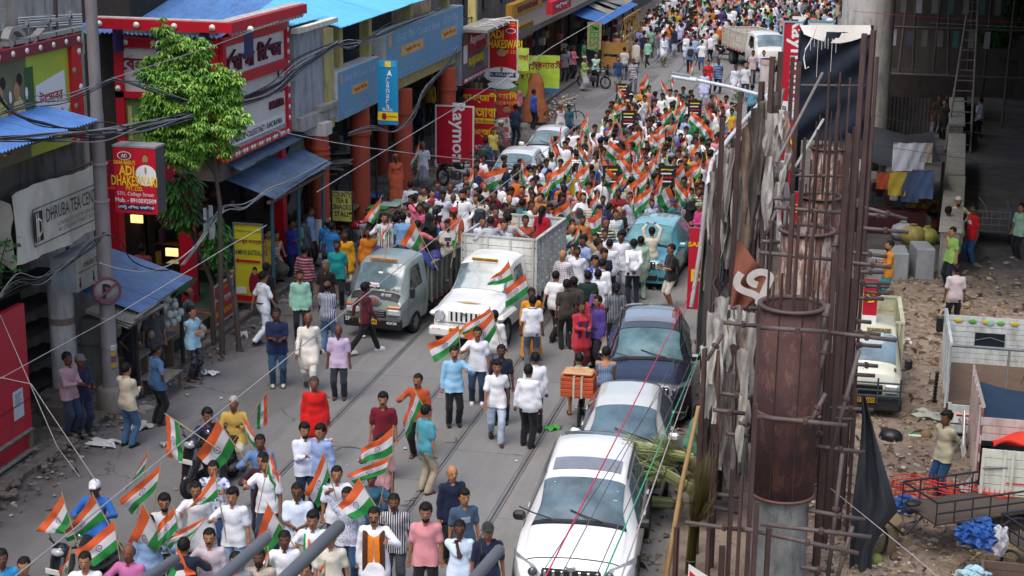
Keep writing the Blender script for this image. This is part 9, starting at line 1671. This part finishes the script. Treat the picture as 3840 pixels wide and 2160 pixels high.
for i,(lab,c,x,y,f,pk,top,bot,kw)in enumerate(PL):
 kw=dict(kw);H=kw.pop('H',1.64);base=kw.pop('base',0.);sc_=kw.pop('sc',None);scw=kw.pop('scw',.07);bl_=kw.pop('belt',None);bag=kw.pop('bag',None);straps=kw.pop('straps',None);strap=kw.pop('strap',None);ab=kw.pop('abs_',None);micr=kw.pop('micr',None);kw.pop('sc2',None);fz_=kw.pop('fz_',0)
 hh=H if POSES[pk].get('hip',.87)>.8 else H-(.87-POSES[pk]['hip'])*H/1.66-.02
 if POSES[pk].get('lean',0)>.2:hh-=.05
 q=px(c,x,y);p=at(q[0],q[1],hh+base);z=base
 if ab:p=V3((ab[0],ab[1],0));z=fz_;base=.0
 if p.x<KX-.25 and base==0:z=.13;p=at(q[0],q[1],hh+z)
 if p.x>-2.2 and p.y<47 and base==0:z=.07
 far=p.y>62
 t,J=person(lab,p,f,pk,top,bot,H=H,z=z,res=.021 if p.y<34 else(.026 if not far else.034),**kw)
 CNT.append((p.x,p.y));PEOPLE[lab]=(t,J,p)
 if sc_ and not far:scarf(t,J,sc_,.55 if scw<.12 else.85,scw)
 if bl_:belt(t,J)
 if bag:MB().cb(J['chest']+V3((0,.20 if not straps else.17,-.06)),(.30,.18,.42),.07).B('backpack',M(bag,bump=.4,bs=25),t)
 if straps or(bag and not far):
  for s_ in(-1,1):MB().tube([J['s'+'rl'[s_>0]]+V3((-s_*.06,.09,.03)),J['s'+'rl'[s_>0]]+V3((-s_*.06,.0,.07)),J['chest']+V3((s_*.11,-.135,.04)),J['waist']+V3((s_*.14,-.08,.02))],.02,5).B('strap',M(bag,bump=.2),t)
 if strap:MB().tube([J['sl']+V3((-.05,0,.06)),J['chest']+V3((0,-.14,0)),J['hip']+V3((-.15,-.1,.05))],.012,5).B('strap',BLK,t);MB().cb(J['hip']+V3((-.2,0,0)),(.08,.24,.22),.02).B('shoulder_bag',BLK,t)
 if pk=='phone' and not far and i%3:w=(J['wr']+J['wl'])/2+V3((0,-.06,.03));tag(MB().cb((0,0,0),(.07,.012,.14),.004).B('phone',BLK,loc=t.matrix_basis@(w),rz=R(f+12)),'phone held by the '+' '.join(lab.split()[:9]),'phone')
 if micr:w=J['wr']+J['pdr']*.05;b_=MB().cyl((0,0,-.08),(0,.02,.08),.016,n=8);b_.ball((0,.025,.11),.03,10,7);tag(b_.B('microphone',BLK,loc=t.matrix_basis@w),'microphone held by the '+' '.join(lab.split()[:8]),'microphone')
TOPC=[('white','#e2e5ec'),('off white','#c2bfb4'),('pale blue','#93a9cf'),('pink','#c98a92'),('salmon','#c06c60'),('maroon','#5d1626'),('red','#a81c26'),('orange','#c86a22'),('yellow','#c2a024'),('lime','#8faa4a'),('green','#2f7a4e'),('mint','#8fbfa6'),('teal','#2a6f78'),('navy','#1c2544'),('blue','#2c559a'),('purple','#4a3878'),('grey','#6c7076'),('black','#1b1b1f'),('brown','#5d4634'),('beige','#a8977a')]
WT=[30,8,9,8,3,6,4,3,3,2,3,4,3,6,5,2,5,9,3,5]
PAT=[('plain',None),('checked','check'),('striped','stripe'),('banded','hstripe'),('flowered','floral')]
BOTC=[('black','#17181b'),('navy','#1d2638'),('grey','#4a4d54'),('blue jeans','#35507a'),('khaki','#8a7d62'),('white','#b8bcc4')]
KIN=[('man','m','t1','shirt'),('man','m','s1','long sleeved shirt'),('man','m','t','tee'),('man','m','k','kurta'),('woman','f','d','sari'),('woman','f','k','kurti')]
rc_=random.Random(77);used={}
def zone(p):
 X,Y=p.x,p.y
 side='left' if X<-9.6 else 'middle' if X<-7.0 else 'right'
 dep='behind the pickups' if Y<47.5 else 'by the front white car' if Y<53 else 'by the rear white car' if Y<60 else 'at the head of the march' if Y<70 else 'up the road by the lorry' if Y<96 else 'in the far procession'
 return side,dep
ORD=ordn+['%s'%w for w in('twenty first','twenty second','twenty third','twenty fourth','twenty fifth','twenty sixth','twenty seventh','twenty eighth','twenty ninth','thirtieth')]+[q_+' '+w for q_ in('thirty','forty','fifty')for w in ordn[:9]]
crowd=[]
def try_add(pxx,pyy,dmin,H):
 p=at(pxx,pyy,H)
 for(a,b)in CNT:
  if(a-p.x)**2+(b-p.y)**2<dmin*dmin:return None
 return p
def blocked(p):
 for(cx_,cy_,hw,hl)in((-5.75,44.2,1.05,2.15),(-11.65,53.6,1.05,2.2),(-11.55,58.6,1.05,2.35),(-8.6,38.6,1.2,3.6),(-11.1,38.2,1.0,2.6),(-6.8,91,2.1,3.2)):
  if abs(p.x-cx_)<hw and abs(p.y-cy_)<hl:return True
 return p.x<KX+.2 or p.x>-3.9+max(0,(p.y-60))*.02-.1
def inpoly(x,y,P):
 r=False;n=len(P)
 for i in range(n):
  (x1,y1),(x2,y2)=P[i],P[(i+1)%n]
  if(y1>y)!=(y2>y)and x<(x2-x1)*(y-y1)/(y2-y1)+x1:r=not r
 return r
Z1=[(1420,850),(1560,700),(1700,690),(1830,560),(2020,520),(2250,470),(2300,350),(2480,320),(2760,380),(2720,460),(2640,620),(2640,770),(2560,760),(2500,800),(2330,900),(2250,980),(2110,960),(2080,840),(2060,780),(1700,800),(1500,860)]
ZF=[(2190,-60),(2280,90),(2480,150),(2600,118),(2760,80),(3100,60),(3100,-60)]
NMAX=300-len(PL)-3
cand=[]
for Pz,dm,nmax in((Z1,.47,330),):
 k=0;tries=0;xs=[a for a,b in Pz];ys_=[b for a,b in Pz]
 while k<nmax and tries<30000:
  tries+=1;x,y=rc_.uniform(min(xs),max(xs)),rc_.uniform(min(ys_),max(ys_))
  if not inpoly(x,y,Pz):continue
  H=rc_.uniform(1.52,1.74);p=try_add(x,y,dm,H)
  if p is None or blocked(p):continue
  k+=1;CNT.append((p.x,p.y));cand.append((p.y,p,H))
cand.sort(key=lambda c:c[0])
for _,p,H in cand[:NMAX]:
 kin=rc_.choices(KIN,[6,5,4,2,1.6,.8])[0];tc=rc_.choices(TOPC,WT)[0];pt=rc_.choices(PAT,[9,2,1.2,.8,.6])[0];bc=rc_.choice(BOTC)
 pk=rc_.choice(['flag','flag2','flagboth','stand','relax','walk','flagup','phone','fold'])if kin[2]!='d' else rc_.choice(['stand','flag'])
 f=rc_.gauss(0,25)if rc_.random()<.8 else rc_.uniform(90,270)
 hs=rc_.choices(['short','thick','bald','cap'],[6,5,1,1])[0]if kin[1]=='m' else rc_.choice(['bun','long','veil'])
 crowd.append(dict(p=p,H=H,kin=kin,tc=tc,pt=pt,bc=bc,pk=pk,f=f,hs=hs,hc='#0f0d0c' if hs not in('cap','veil')else rc_.choice(['#c8c8c4','#a02a2c','#2c3c6a','#3a3a3a'])))
keyd={}
for c in crowd:
 s_,d_=zone(c['p']);k=(c['pt'][0]if c['pt'][1]else '',c['tc'][0],c['kin'][3],c['kin'][0],c['bc'][0]if c['kin'][2]!='d' else '',s_,d_,'capped' if c['hs']=='cap' else '')
 c['key']=k;keyd.setdefault(k,[]).append(c)
for k,l in keyd.items():
 l.sort(key=lambda c:c['p'].x)
 for i,c in enumerate(l):
  a=('%s %s %s'%(k[0],k[1],k[2])).strip();s_='%s %s in %s%s'%(k[7],k[3],a,(' and %s'%k[4]+(' trousers' if 'jeans' not in k[4]else ''))if k[4]else '')
  c['label']=(s_.strip()+', %s side, %s'%(k[5],k[6])+(', %s from left'%ORD[i]if len(l)>1 else '')).replace('middle side','mid road')
for c in crowd:
 k=c['kin'];t,J=person(c['label'],c['p'],c['f'],c['pk'],(k[2],c['tc'][1],c['pt'][1],rc_.choice(['#c8c8cc','#23283a','#8a3a3a','#5a7a5a'])),('p',c['bc'][1])if k[2]!='d' else None,H=c['H'],hair=c['hs'],haircol=c['hc'],sex=k[1],res=.034,group='marchers in the procession')
 c['t']=t;c['J']=J
rf_=random.Random(5)
bodyf={}
def lowres(pk,kind,r):
 if(pk,kind,r)in bodyf:return bodyf[(pk,kind,r)]
 low=lambda me:([tuple(v.co)for v in me.vertices],[tuple(p.vertices)for p in me.polygons])
 bodyf[(pk,kind,r)]=[low(gbody(pk,1.,'m',r,'')[0]),low(gcloth(kind,pk,1.06,'m',r)[0]),low(gcloth('p',pk,1.06,'m',r)[0]),low(ghair('thick',pk,.06)[0])]
 return bodyf[(pk,kind,r)]
def mass(b,p,r):
 a=R(rf_.gauss(0,35)+(180 if rf_.random()<.2 else 0));s_=rf_.uniform(.93,1.05);m=Matrix.Translation(p)@Matrix.Rotation(a,4,'Z')@Matrix.Scale(s_,4)
 parts=lowres(rf_.choice(['flag','stand','walk','flagup','relax','phone']),rf_.choice(['t1','s1','k']),r);ti=rf_.choices(range(len(TOPC)),WT)[0]
 for(v,f_),mi in zip(parts,(rf_.randrange(3),4+ti,4+len(TOPC)+rf_.randrange(len(BOTC)),3)):b.add([m@V3(q)for q in v],f_,mi,True)
fm=[plainm(s_)for s_ in SKINS[:3]]+[BLACKM]+[fabric(c)for _,c in TOPC]+[fabric(c)for _,c in BOTC]
bM_=MB()
for _,p,H in cand[NMAX:]:mass(bM_,V3((p.x,p.y,0)),.062)
tag(bM_.B('packed_crowd',fm),'packed rear rows of marchers filling the road beyond the white cars','crowd',kind='stuff')
bF=MB();kf=0;tr=0
while kf<430 and tr<60000:
 tr+=1;X,Y=rf_.uniform(-14.4,-2.6),rf_.uniform(86,128);p=V3((X,Y,0))
 if any((a-X)**2+(b-Y)**2<.26 for a,b in CNT)or blocked(p):continue
 if rf_.random()>(Y-85)/14:continue
 CNT.append((X,Y));kf+=1;mass(bF,p,.085)
tag(bF.B('far_crowd',fm),'dense far end of the procession filling the road at the top of the picture','crowd',kind='stuff')
def flagmat():
 t=NT('tricolour_cloth');u=t.n('ShaderNodeUVMap');g=t.n('ShaderNodeSeparateXYZ');t.l(u.outputs[0],g.inputs[0]);U,V=g.outputs[0],g.outputs[1]
 saf,wh,gr,nv=hx('#e2622c'),hx('#d9d9dc'),hx('#1c8a3c'),hx('#26307c')
 dx=t.math('MULTIPLY',t.math('SUBTRACT',U,.5),1.5);dy=t.math('SUBTRACT',V,.5);r=t.math('SQRT',t.math('ADD',t.math('MULTIPLY',dx,dx),t.math('MULTIPLY',dy,dy)))
 ang=t.math('ARCTAN2',dy,dx);sp=t.math('LESS_THAN',t.math('ABSOLUTE',t.math('SINE',t.math('MULTIPLY',ang,12))),.34)
 ring=t.math('MULTIPLY',t.math('GREATER_THAN',r,.112),t.math('LESS_THAN',r,.138));hub=t.math('LESS_THAN',r,.026);spk=t.math('MULTIPLY',sp,t.math('LESS_THAN',r,.12));m=t.math('MAXIMUM',t.math('MAXIMUM',ring,hub),spk)
 o=t.mix(t.math('GREATER_THAN',V,.6667),t.mix(t.math('LESS_THAN',V,.3333),wh,gr),saf);o=t.mix(m,o,nv);n=t.ramp(t.noise(6,3,.5,t.coord(world=True)),.3,.7,.9,1.05)
 mm=t.n('ShaderNodeMix',data_type='RGBA',blend_type='MULTIPLY');mm.inputs[0].default_value=1;t.l(o,mm.inputs[6]);t.l(n,mm.inputs[7]);o=mm.outputs[2]
 t.l(o,t.b.inputs['Base Color']);t.b.inputs['Roughness'].default_value=.7;t.b.inputs['Sheen Weight'].default_value=.2
 tr=t.n('ShaderNodeBsdfTranslucent');t.l(o,tr.inputs[0]);mx=t.n('ShaderNodeMixShader');mx.inputs[0].default_value=.35;out=t.t.nodes['Material Output'];t.l(t.b.outputs[0],mx.inputs[1]);t.l(tr.outputs[0],mx.inputs[2]);t.l(mx.outputs[0],out.inputs[0]);return t.m
FM=flagmat();polew=M('#a08b62',rough=.6,bump=0)
def clothmesh(A,B,C,D,seed,amp=.05,nu=18,nv=10,nrm=None):
 """A hoist top, B hoist bottom, C fly top, D fly bottom"""
 r=random.Random(seed);ph=r.uniform(0,6);k1=r.uniform(7,11);k2=r.uniform(2,5);A,B,C,D=map(V3,(A,B,C,D));n=(C-A).cross(B-A);n=n.normalized()if n.length>1e-4 else V3((0,1,0));vs=[];uv=[]
 for i in range(nu+1):
  u=i/nu
  for j in range(nv+1):
   v=j/nv;p=(A.lerp(C,u)).lerp(B.lerp(D,u),v);w=amp*(u**.7)*(sin_(k1*u+k2*v+ph)+.5*sin_(k1*1.9*u-4*v+ph*2)+.3*sin_(13*v+5*u+ph))
   p=p+n*w+V3((0,0,-.03*sin_(math.pi*u)+.03*sin_(5*u+ph)*u));vs.append(p);uv.append((u,1-v))
 fs=[(i*(nv+1)+j,(i+1)*(nv+1)+j,(i+1)*(nv+1)+j+1,i*(nv+1)+j+1)for i in range(nu)for j in range(nv)]
 me=bpy.data.meshes.new('cloth');me.from_pydata([tuple(v)for v in vs],[],fs);l=me.uv_layers.new(name='UVMap')
 l.data.foreach_set('uv',[c for lp in me.loops for c in uv[lp.vertex_index]]);me.polygons.foreach_set('use_smooth',[True]*len(fs));me.materials.append(FM);me.update();return me
def flag(label,A,B,C,D,seed,plen=1.1,amp=.05):
 A,B,C,D=map(V3,(A,B,C,D));d=(B-A).normalized();foot=A+d*plen;foot.z=max(foot.z,.05);t=TH('flag',label,'flag',foot,group='tricolour flags with a blue wheel')
 lc_=lambda p:p-t.location;me=clothmesh(lc_(A),lc_(B),lc_(C),lc_(D),seed,amp);link('cloth',me,t);MB().tube([lc_(A-d*.03),V3((0,0,0))],.009,6).B('pole',polew,t);return t
NF=[('A3',(1252,228),(1345,290),(1262,552),(1385,580),'hanging at the front wheel of the black scooter'),('A3',(1640,270),(1778,468),(1475,552),(1655,660),'largest, spread in front of the black scooter, wheel in full view'),('A3',(1830,238),(1868,400),(2040,520),(1985,560),'streaming right from the old pillion rider'),('B3',(82,62),(12,165),(86,300),(5,330),'half furled right behind the old pillion rider'),('A3',(1125,487),(1097,640),(962,780),(848,890),'behind and above the leftmost wheel flag, its green tip low left'),('A3',(1215,603),(1185,780),(908,862),(978,985),'long one crossing below the bent flag on the left'),('A3',(470,828),(528,1022),(276,1112),(475,1140),'farthest left with curled fly end'),('A3',(700,832),(800,1020),(490,1108),(500,1190),'covering the white bucket hat rider chest'),('A3',(862,1030),(892,1240),(552,1256),(686,1370),'low left, wheel centred, over the silver cowl scooter'),('A3',(1080,907),(1240,1190),(960,1198),(1108,1300),'left one of the cluster below the bearded man in glasses'),('A3',(1312,928),(1345,1085),(1188,1052),(1195,1240),'middle one of the cluster below the bearded man in glasses'),('A3',(1565,987),(1480,1110),(1275,1150),(1240,1262),'wide one streaming left from the dark shirted man'),('A3',(1620,665),(1652,850),(1370,1000),(1470,915),'pointing down left from the floral shirt man'),('A3',(540,1212),(522,1335),(428,1460),(500,1500),'cut by the bottom edge, far left'),('A3',(1338,1232),(1325,1300),(1480,1440),(1250,1470),'crumpled above the grey rod at the bottom'),('B3',(88,902),(222,1116),(-8,1175),(96,1280),'with sharp wheel left of the party scarf man'),('B3',(112,512),(84,640),(165,690),(160,885),'narrow, hanging over the tall white shirt man'),('B3',(512,518),(556,682),(360,830),(468,935),'red lit one in front of the hugging friends'),('B3',(1036,322),(1032,520),(790,500),(805,600),'behind the pale pink polo man'),('B3',(1010,545),(985,665),(694,668),(725,745),'curving over the pale pink polo man chest'),('B3',(775,710),(902,920),(616,930),(722,1036),'large one above the orange shawl man, wheel visible'),('B3',(1190,38),(1256,152),(1104,292),(1130,402),'draped down from the rust orange shirt man'),('B3',(92,1240),(100,1335),(18,1450),(60,1445),'small one at the bottom below the sharp wheel flag'),('B3',(520,1345),(520,1449),(436,1449),(440,1500),'at the bottom edge beside the party scarf man'),('B2',(948,72),(925,200),(812,232),(885,277),'raised at the left of the grey pickup'),('B2',(1185,255),(1258,400),(1088,420),(1215,490),'lying against the blue tarpaulin of the grey pickup'),('B2',(1905,565),(1945,700),(1780,690),(1742,752),'upper one before the white pickup windscreen'),('C2',(140,660),(172,792),(-20,765),(-5,905),'lower one beside the white pickup windscreen'),('B2',(1765,915),(1800,1010),(1548,1055),(1562,1112),'behind another at the white pickup grille'),('B2',(1785,945),(1816,1080),(1575,1130),(1690,1270),'front one at the white pickup grille, green end hanging'),('B2',(1530,1045),(1537,1165),(1294,1200),(1350,1338),'streaming left above the light blue shirt man'),('B2',(1548,215),(1525,330),(1462,262),(1500,490),'furled beside the red cap man'),('C2',(715,175),(712,332),(606,245),(645,362),'spread above the beige shirt man'),('C2',(1228,-5),(1135,78),(1308,160),(1200,202),'large one above the blue hatchback roof'),('C2',(550,270),(550,400),(478,445),(476,472),'hanging beside the bald cyan shirt man'),('C2',(470,100),(490,232),(322,190),(440,300),'next to the long haired woman in red'),('B1',(1236,1065),(1226,1190),(1165,1222),(1158,1282),'at the red pillars near the patterned lungi man'),('B1',(1892,1262),(1830,1392),(1690,1300),(1745,1435),'wide one on the bonnet of the front white car'),('B1',(1642,1270),(1640,1380),(1570,1402),(1600,1460),'left of the front white car bonnet'),('C2',(690,30),(690,160),(620,130),(650,230),'tilted one behind the orange shirt man'),('B2',(1010,250),(1000,330),(945,380),(980,400),'thin orange strip held by the white shirt man on the grey pickup')]
for i,(c,A,B,C_,D,lb)in enumerate(NF):
 q=px(c,*A);h=2.0 if c in('B2','C2','B1')else 1.95
 if i in(24,25,31,40):h=2.9
 if i in(13,14,22,23):h=1.55
 P0=at(q[0],q[1],h);Y=P0.y;W_=lambda p,dy:oY(*px(c,*p),Y+dy);sgn=-1 if i%2 else 1
 flag('tricolour flag '+lb,W_(A,0),W_(B,-.02),W_(C_,-.12*sgn),W_(D,-.16*sgn),100+i,1.15 if c in('A3','B3')else 1.3,.035)
CFL=[(1065,555),(1165,590),(840,645),(1240,530),(1410,455),(905,770),(955,805),(1075,755),(1345,760),(1250,815),(1185,930),(1500,780),(1590,835),(1745,595),(1620,690),(1725,880),(610,840),(415,935),(335,1020),(570,975),(620,1000),(815,920),(1000,985),(1040,970),(1190,1000),(1245,1010),(1455,1050),(1325,1095),(1110,1180),(490,1180),(1035,1185),(890,1290),(670,1335),(1180,1320),(1400,1320),(1475,1200),(1395,840),(1270,1345),(345,1330),(118,1180),(1000,1060),(700,1120),(1150,1100),(930,1110),(760,1270),(1330,1230),(870,830),(1300,890),(1480,900),(1090,1000),(540,1090),(1230,1240),(1440,25),(1365,-10),(1590,-20),(1770,-15),(1835,0),(1720,-25),(1500,120),(780,1060),(860,1160),(955,1230),(1075,1290),(620,1230),(540,1330),(1560,690),(1290,700),(450,1250),(990,1360),(1100,1400),(1350,1000),(730,1200)]
rf=random.Random(11)
for i,(x,y)in enumerate(CFL):
 q=px('C1',x,y);A=at(q[0],q[1],2.15);sd=rf.choice([-1,-1,1]);s_=rf.uniform(.85,1.15);pd=V3((rf.uniform(-.25,.25),rf.uniform(-.3,.1),-1)).normalized();B=A+pd*.44*s_;a=rf.uniform(-1.45,-.35);f_=V3((sd*cos_(a),rf.uniform(-.25,.25),sin_(a)*1.0));C_=A+f_*.60*s_;D=B+(f_+V3((-sd*.25,0,-.10)))*.60*s_
 row='far procession' if y<140 else 'head of the march' if y<700 else 'middle rows of the march' if y<1000 else 'rows behind the white cars'
 CF=dict(row=row,x=x);cl_=sum(1 for j_,(xx,yy)in enumerate(CFL)if(yy<140)==(y<140)and('far procession' if yy<140 else 'head of the march' if yy<700 else 'middle rows of the march' if yy<1000 else 'rows behind the white cars')==row and(xx,j_)<(x,i))
 flag('tricolour flag raised in the %s, %s from left'%(row,ORD[cl_]),A,B,C_,D,300+i,1.25,rf.uniform(.05,.11))
for i,(x,y,lb)in enumerate(((875,690,'held high left of the orange turban man'),(1210,1330,'with red and white print low in the middle of the crowd'),(790,1330,'with yellow print left of the crowd middle'),(920,900,'below the checked shirt man'),(1420,820,'near the lamp arm'))):
 q=px('C1',x,y);A=at(q[0],q[1],1.9);t=TH('placard','black placard '+lb,'placard',A,R(10));MB().bb(-.26,.26,-.01,.01,-.32,.32).B('board',BLK,t);
 for k in range(4):MB().bb(-.18,.18-.05*(k%2),-.016,-.011,.18-k*.12,.22-k*.12).B('printed_line',[YEL,WHT,RED,WHT][k],t)
 MB().cyl((0,.02,-.3),(0,.02,-.7),.012,n=6).B('stick',polew,t)
q=px('B2',1365,175);A=at(q[0],q[1],2.2);t=TH('video_camera','video camera on a black tripod standing in the grey pickup bed','camera',A)
MB().cb((0,0,0),(.16,.38,.2),.03).B('camera_body',BLK,t);MB().cyl((0,-.19,0),(0,-.3,0),.055,n=12).B('lens',blackp,t);MB().cb((.12,.05,.08),(.08,.12,.08),.02).B('viewfinder',BLK,t)
for a in(0,2.1,4.2):MB().cyl((0,0,-.1),(.35*cos_(a),.35*sin_(a),-1.35),.016,n=6).B('leg',BLK,t)
def cable(label,pts,r=.009,c='#1b1b1d',n=10,sag=0.,name='cable',parent=None,jit=0.,seed=0):
 P=[];rr=random.Random(seed)
 for a,b in zip(pts[:-1],pts[1:]):
  for i in range(n):
   u=i/n;p=a.lerp(b,u);p.z-=sag*4*u*(1-u);P.append(p+V3((0,rr.uniform(-jit,jit),rr.uniform(-jit,jit))))
 P.append(pts[-1]);m=M(c,rough=.6,bump=0,var=.05)
 if parent is not None:return MB().tube(P,r,5).W(name,m,parent)
 return tag(MB().tube(P,r,5).B(name,m),label,'cable')
def X_(c,x,y,X=-14.5):return oX(*px(c,x,y),X)
def Y_(c,x,y,Y):return oY(*px(c,x,y),Y)
def smooth(pts,k=8):
 out_=[]
 for i in range(len(pts)-1):
  p0,p1,p2,p3=pts[max(i-1,0)],pts[i],pts[i+1],pts[min(i+2,len(pts)-1)]
  for j in range(k):u=j/k;out_.append(.5*((2*p1)+(p2-p0)*u+(2*p0-5*p1+4*p2-p3)*u*u+(3*p1-p0-3*p2+p3)*u**3))
 out_.append(pts[-1]);return out_
def bundle(label,pts,n,spread,r,seed,cols_=('#17171a','#222226','#303034','#8f8f92')):
 rr=random.Random(seed);t=TH('cable_bundle',label,'cables',pts[0])
 for k in range(n):
  o=[V3((rr.uniform(-.05,.05),0,rr.gauss(0,spread)*(1 if 0<i<len(pts)-1 else.35)))for i in range(len(pts))];cable('',smooth([p+q_ for p,q_ in zip(pts,o)]),r*rr.uniform(.7,1.3),rr.choice(cols_),1,0,'cable',t)
 return t
bundle('thick sagging bundle of black cables passing the lamp pole in front of the tree',[X_('A1',-40,1050),X_('A1',400,1015),X_('A1',760,1000),X_('A1',1100,955),X_('A1',1600,840),X_('A1',2013,700),X_('B1',330,520),X_('B1',610,330)],13,.09,.013,1)
bundle('cables fanning from the white building to the lamp pole, above the thick bundle',[X_('A1',850,590),X_('A1',1200,690),X_('A1',1560,760),X_('A1',2013,640),X_('B1',300,480),X_('B1',600,310)],6,.06,.009,2)
bundle('thin cables running left from the lamp pole tie over the blue awning',[X_('A1',850,590),X_('A1',500,700),X_('A1',200,800),X_('A1',-60,870)],6,.08,.008,3)
bundle('drooping black cables over the blue awning at the far left',[X_('A1',-30,700),X_('A1',110,850),X_('A1',330,930),X_('A1',600,985),X_('A1',760,1000)],4,.03,.013,4)
bundle('cables looping below the tea banner to the lamp pole',[X_('A2',0,840),X_('A2',120,715),X_('A2',300,710),X_('A2',480,590),X_('A2',680,440),X_('A2',800,350)],6,.05,.011,5,('#4a4a48','#222222','#6a6a66','#8a8a84'))
bundle('tangle of cables above the verandah of the white building',[X_('B1',610,330),X_('B1',700,340),X_('B1',850,290),X_('B1',1000,230),X_('B1',1400,70)],10,.08,.011,6)
bundle('loose cables hanging from the bank signs to the red pillars',[X_('B1',700,1010),X_('B1',880,970),X_('B1',1050,990),X_('B1',1180,870),X_('B1',1280,680),X_('B1',1450,480),X_('B1',1520,360)],6,.07,.014,7,('#5a5a58','#3a3a3c','#7a7a78'))
cable('thick white cable looping from the lamp pole past the stalls to the tree',smooth([X_('A2',750,575),X_('A2',900,620),X_('A2',1100,640),X_('A2',1300,580),X_('A2',1500,420),X_('A2',1690,170)]),.014,'#b5b8ba',1)
bundle('pale cables running from the tree over the blue awning',[X_('A2',1380,590),X_('A2',1500,420),X_('A2',1680,165),X_('A2',1850,165),X_('A2',2013,30),X_('B1',290,1360),X_('B1',540,1215)],4,.03,.013,8,('#a5a8aa','#6a6c6e','#8a8a8a'))
cable('black cable looping below the lamp pole sticker',smooth([X_('A2',770,360),X_('A2',900,400),X_('A2',1000,560),X_('A2',1180,630),X_('A2',1300,625)]),.014,'#18181a',1)
cable('long pale cable stretching from the red shop across to the white cars',[X_('B1',-60,935),X_('B1',960,1130,-13.6),X_('B1',2013,1225,-12.5)],.011,'#b5b5b5',10,.06)
cable('long grey wire crossing the whole street diagonally from the bottom left',[Y_('P',40,2175,12),Y_('P',2760,-10,62)],.008,'#8d8f92',24,.0)
cable('second diagonal wire from the red pillar to the far lamp',[Y_('B1',460,1449,30),Y_('P',1930,270,48)],.01,'#8a8c90',16,.0)
cable('wire from the tall board to the lime banners',[Y_('P',1860,320,50),Y_('E',720,560,60),Y_('E',1700,-10,66)],.012,'#a9a9ab',8,.0)
for i,(x0,y0,x1,y1,c,r,lb)in enumerate(((1412,755,255,1449+1449,'#c8284a',.009,'pink rope stretched down over the parked cars'),(1500,1150,700,2898,'#35a878',.009,'green rope stretched down beside the brooms'),(1480,1200,840,2898,'#a9a49c',.009,'cream rope next to the green one'),(1400,1050,400,2830,'#5a5e62',.006,'thin grey wire over the white SUV bonnet'),(1420,1150,210,2880,'#4a4e52',.006,'thin dark wire left of the pink rope'),(1450,1180,640,2898,'#5a6064',.006,'thin dark wire beside the green rope'))):
 q0,q1=px('C2',x0,y0),px('C3',x1,y1-1449);cable(lb,[oY(q0[0],q0[1],36),oY(q1[0],q1[1]+40,14)],r,c,12)
for i,(pts,c,lb)in enumerate((([('D1',720,85,50),('D1',2040,172,50)],'#a8203a','red rope strung across the dark flyover shade'),([('D1',1300,172,52),('D1',2040,208,52)],'#8a8a8c','grey wire just below the red rope'),([('D1',880,1095,46),('D1',1450,1180,44),('D1',2040,1275,42)],'#2a2a2c','black cable crossing in front of the yard wall'),([('D1',870,870,46),('D1',1450,980,46),('D1',2040,1040,46)],'#3a3a3c','thin dark cable over the yard wall'),([('D3',555,790,25),('D3',1140,1265,23.5),('D3',1380,1470,23)],'#9a9a98','pale wire running down across the dark tarpaulin'),([('C1',-300,1225,48),('C1',700,1215,46),('C1',1620,1140,44)],'#2a2a2c','dark cable strung above the marching crowd'),([('C1',-300,1380,46),('C1',700,1350,45),('C1',1560,1235,44)],'#3a3a3c','second dark cable above the marching crowd'),([('A3',0,-50,23),('A3',235,0,23),('A3',730,740,20)],'#8f8f8c','guy wire slanting past the red plastic stool'),([('A2',0,965,25),('A3',430,470,22),('A3',600,700,20)],'#8a8a88','second guy wire left of the old newspapers'),([('A2',0,1449,24),('A2',850,985,28),('A2',1740,440,30),('A2',2013,290,31)],'#a5a5a2','grey wire crossing the no parking sign'),([('A1',850,590,29),('A1',1600,350,32),('A1',2100,160,34)],'#9a9a9a','thin wire rising from the pole over the tree'))):
 cable(lb,[oY(*px(c_,x,y),Y)for c_,x,y,Y in pts],.007,c,10,.02 if 'strung' in lb else 0)
MB_=MB();pr=X_('A2',1600,180,-14.5);t=TH('plastic_scraps','torn pale green plastic scraps caught on the cables by the tree','plastic',pr)
for i in range(9):o_=V3((rnd.uniform(-.1,.1),rnd.uniform(-.35,.2),rnd.uniform(-.9,.2)));P=[[o_+V3((.05*sin_(a*3+i),(a-1)*.1,(b-1)*.12+.03*sin_(a*5+b)))for b in range(3)]for a in range(3)];MB().slab(P,(.004,0,0)).B('scrap',M(rnd.choice(['#8fa59c','#9ab0a2','#a9aba6','#7a8f8a'])),t)
rodm=M('#63656a',rough=.5,metal=.3,bump=.1)
for i,(x0,y0,x1,y1,dist,w,lb)in enumerate(((440,1408,300,1500,6.0,.020,'leftmost grey steel rod tip close to the camera'),(668,1355,480,1520,6.0,.022,'second grey steel rod tip close to the camera'),(852,1325,640,1530,5.5,.022,'third and longest grey steel rod tip close to the camera'),(1255,1385,1120,1540,6.0,.022,'rightmost grey steel rod tip close to the camera'))):
 a,b=ray(*px('V',x0,y0)).normalized()*dist+V3((0,0,HC)),ray(*px('V',x1,y1)).normalized()*(dist-.4)+V3((0,0,HC));d=(b-a).normalized();MBq=MB().cyl(a,b+d*.6,w,n=16);MBq.ball(a,w,14,8);tag(MBq.B('steel_rod',rodm),lb,'rod')
for i,(pts,lb)in enumerate(((((600,500),(640,480),(700,473),(780,485)),'loose black wire lying on the road beside the tram rail'),(((1085,915),(1150,905),(1170,870),(1230,855)),'tangled dark wire at the feet of the teal polo man'),(((1100,920),(1180,915),(1190,880),(1120,885)),'second wire in the tangle at the teal polo man'),(((1420,440),(1480,440),(1520,430),(1500,400)),'thin grey wire curled on the road near the light blue shirt man'))):
 cable(lb,smooth([at(*px('B3',*p),.03)for p in pts],5),.006,'#3a3a3a',1,name='wire')
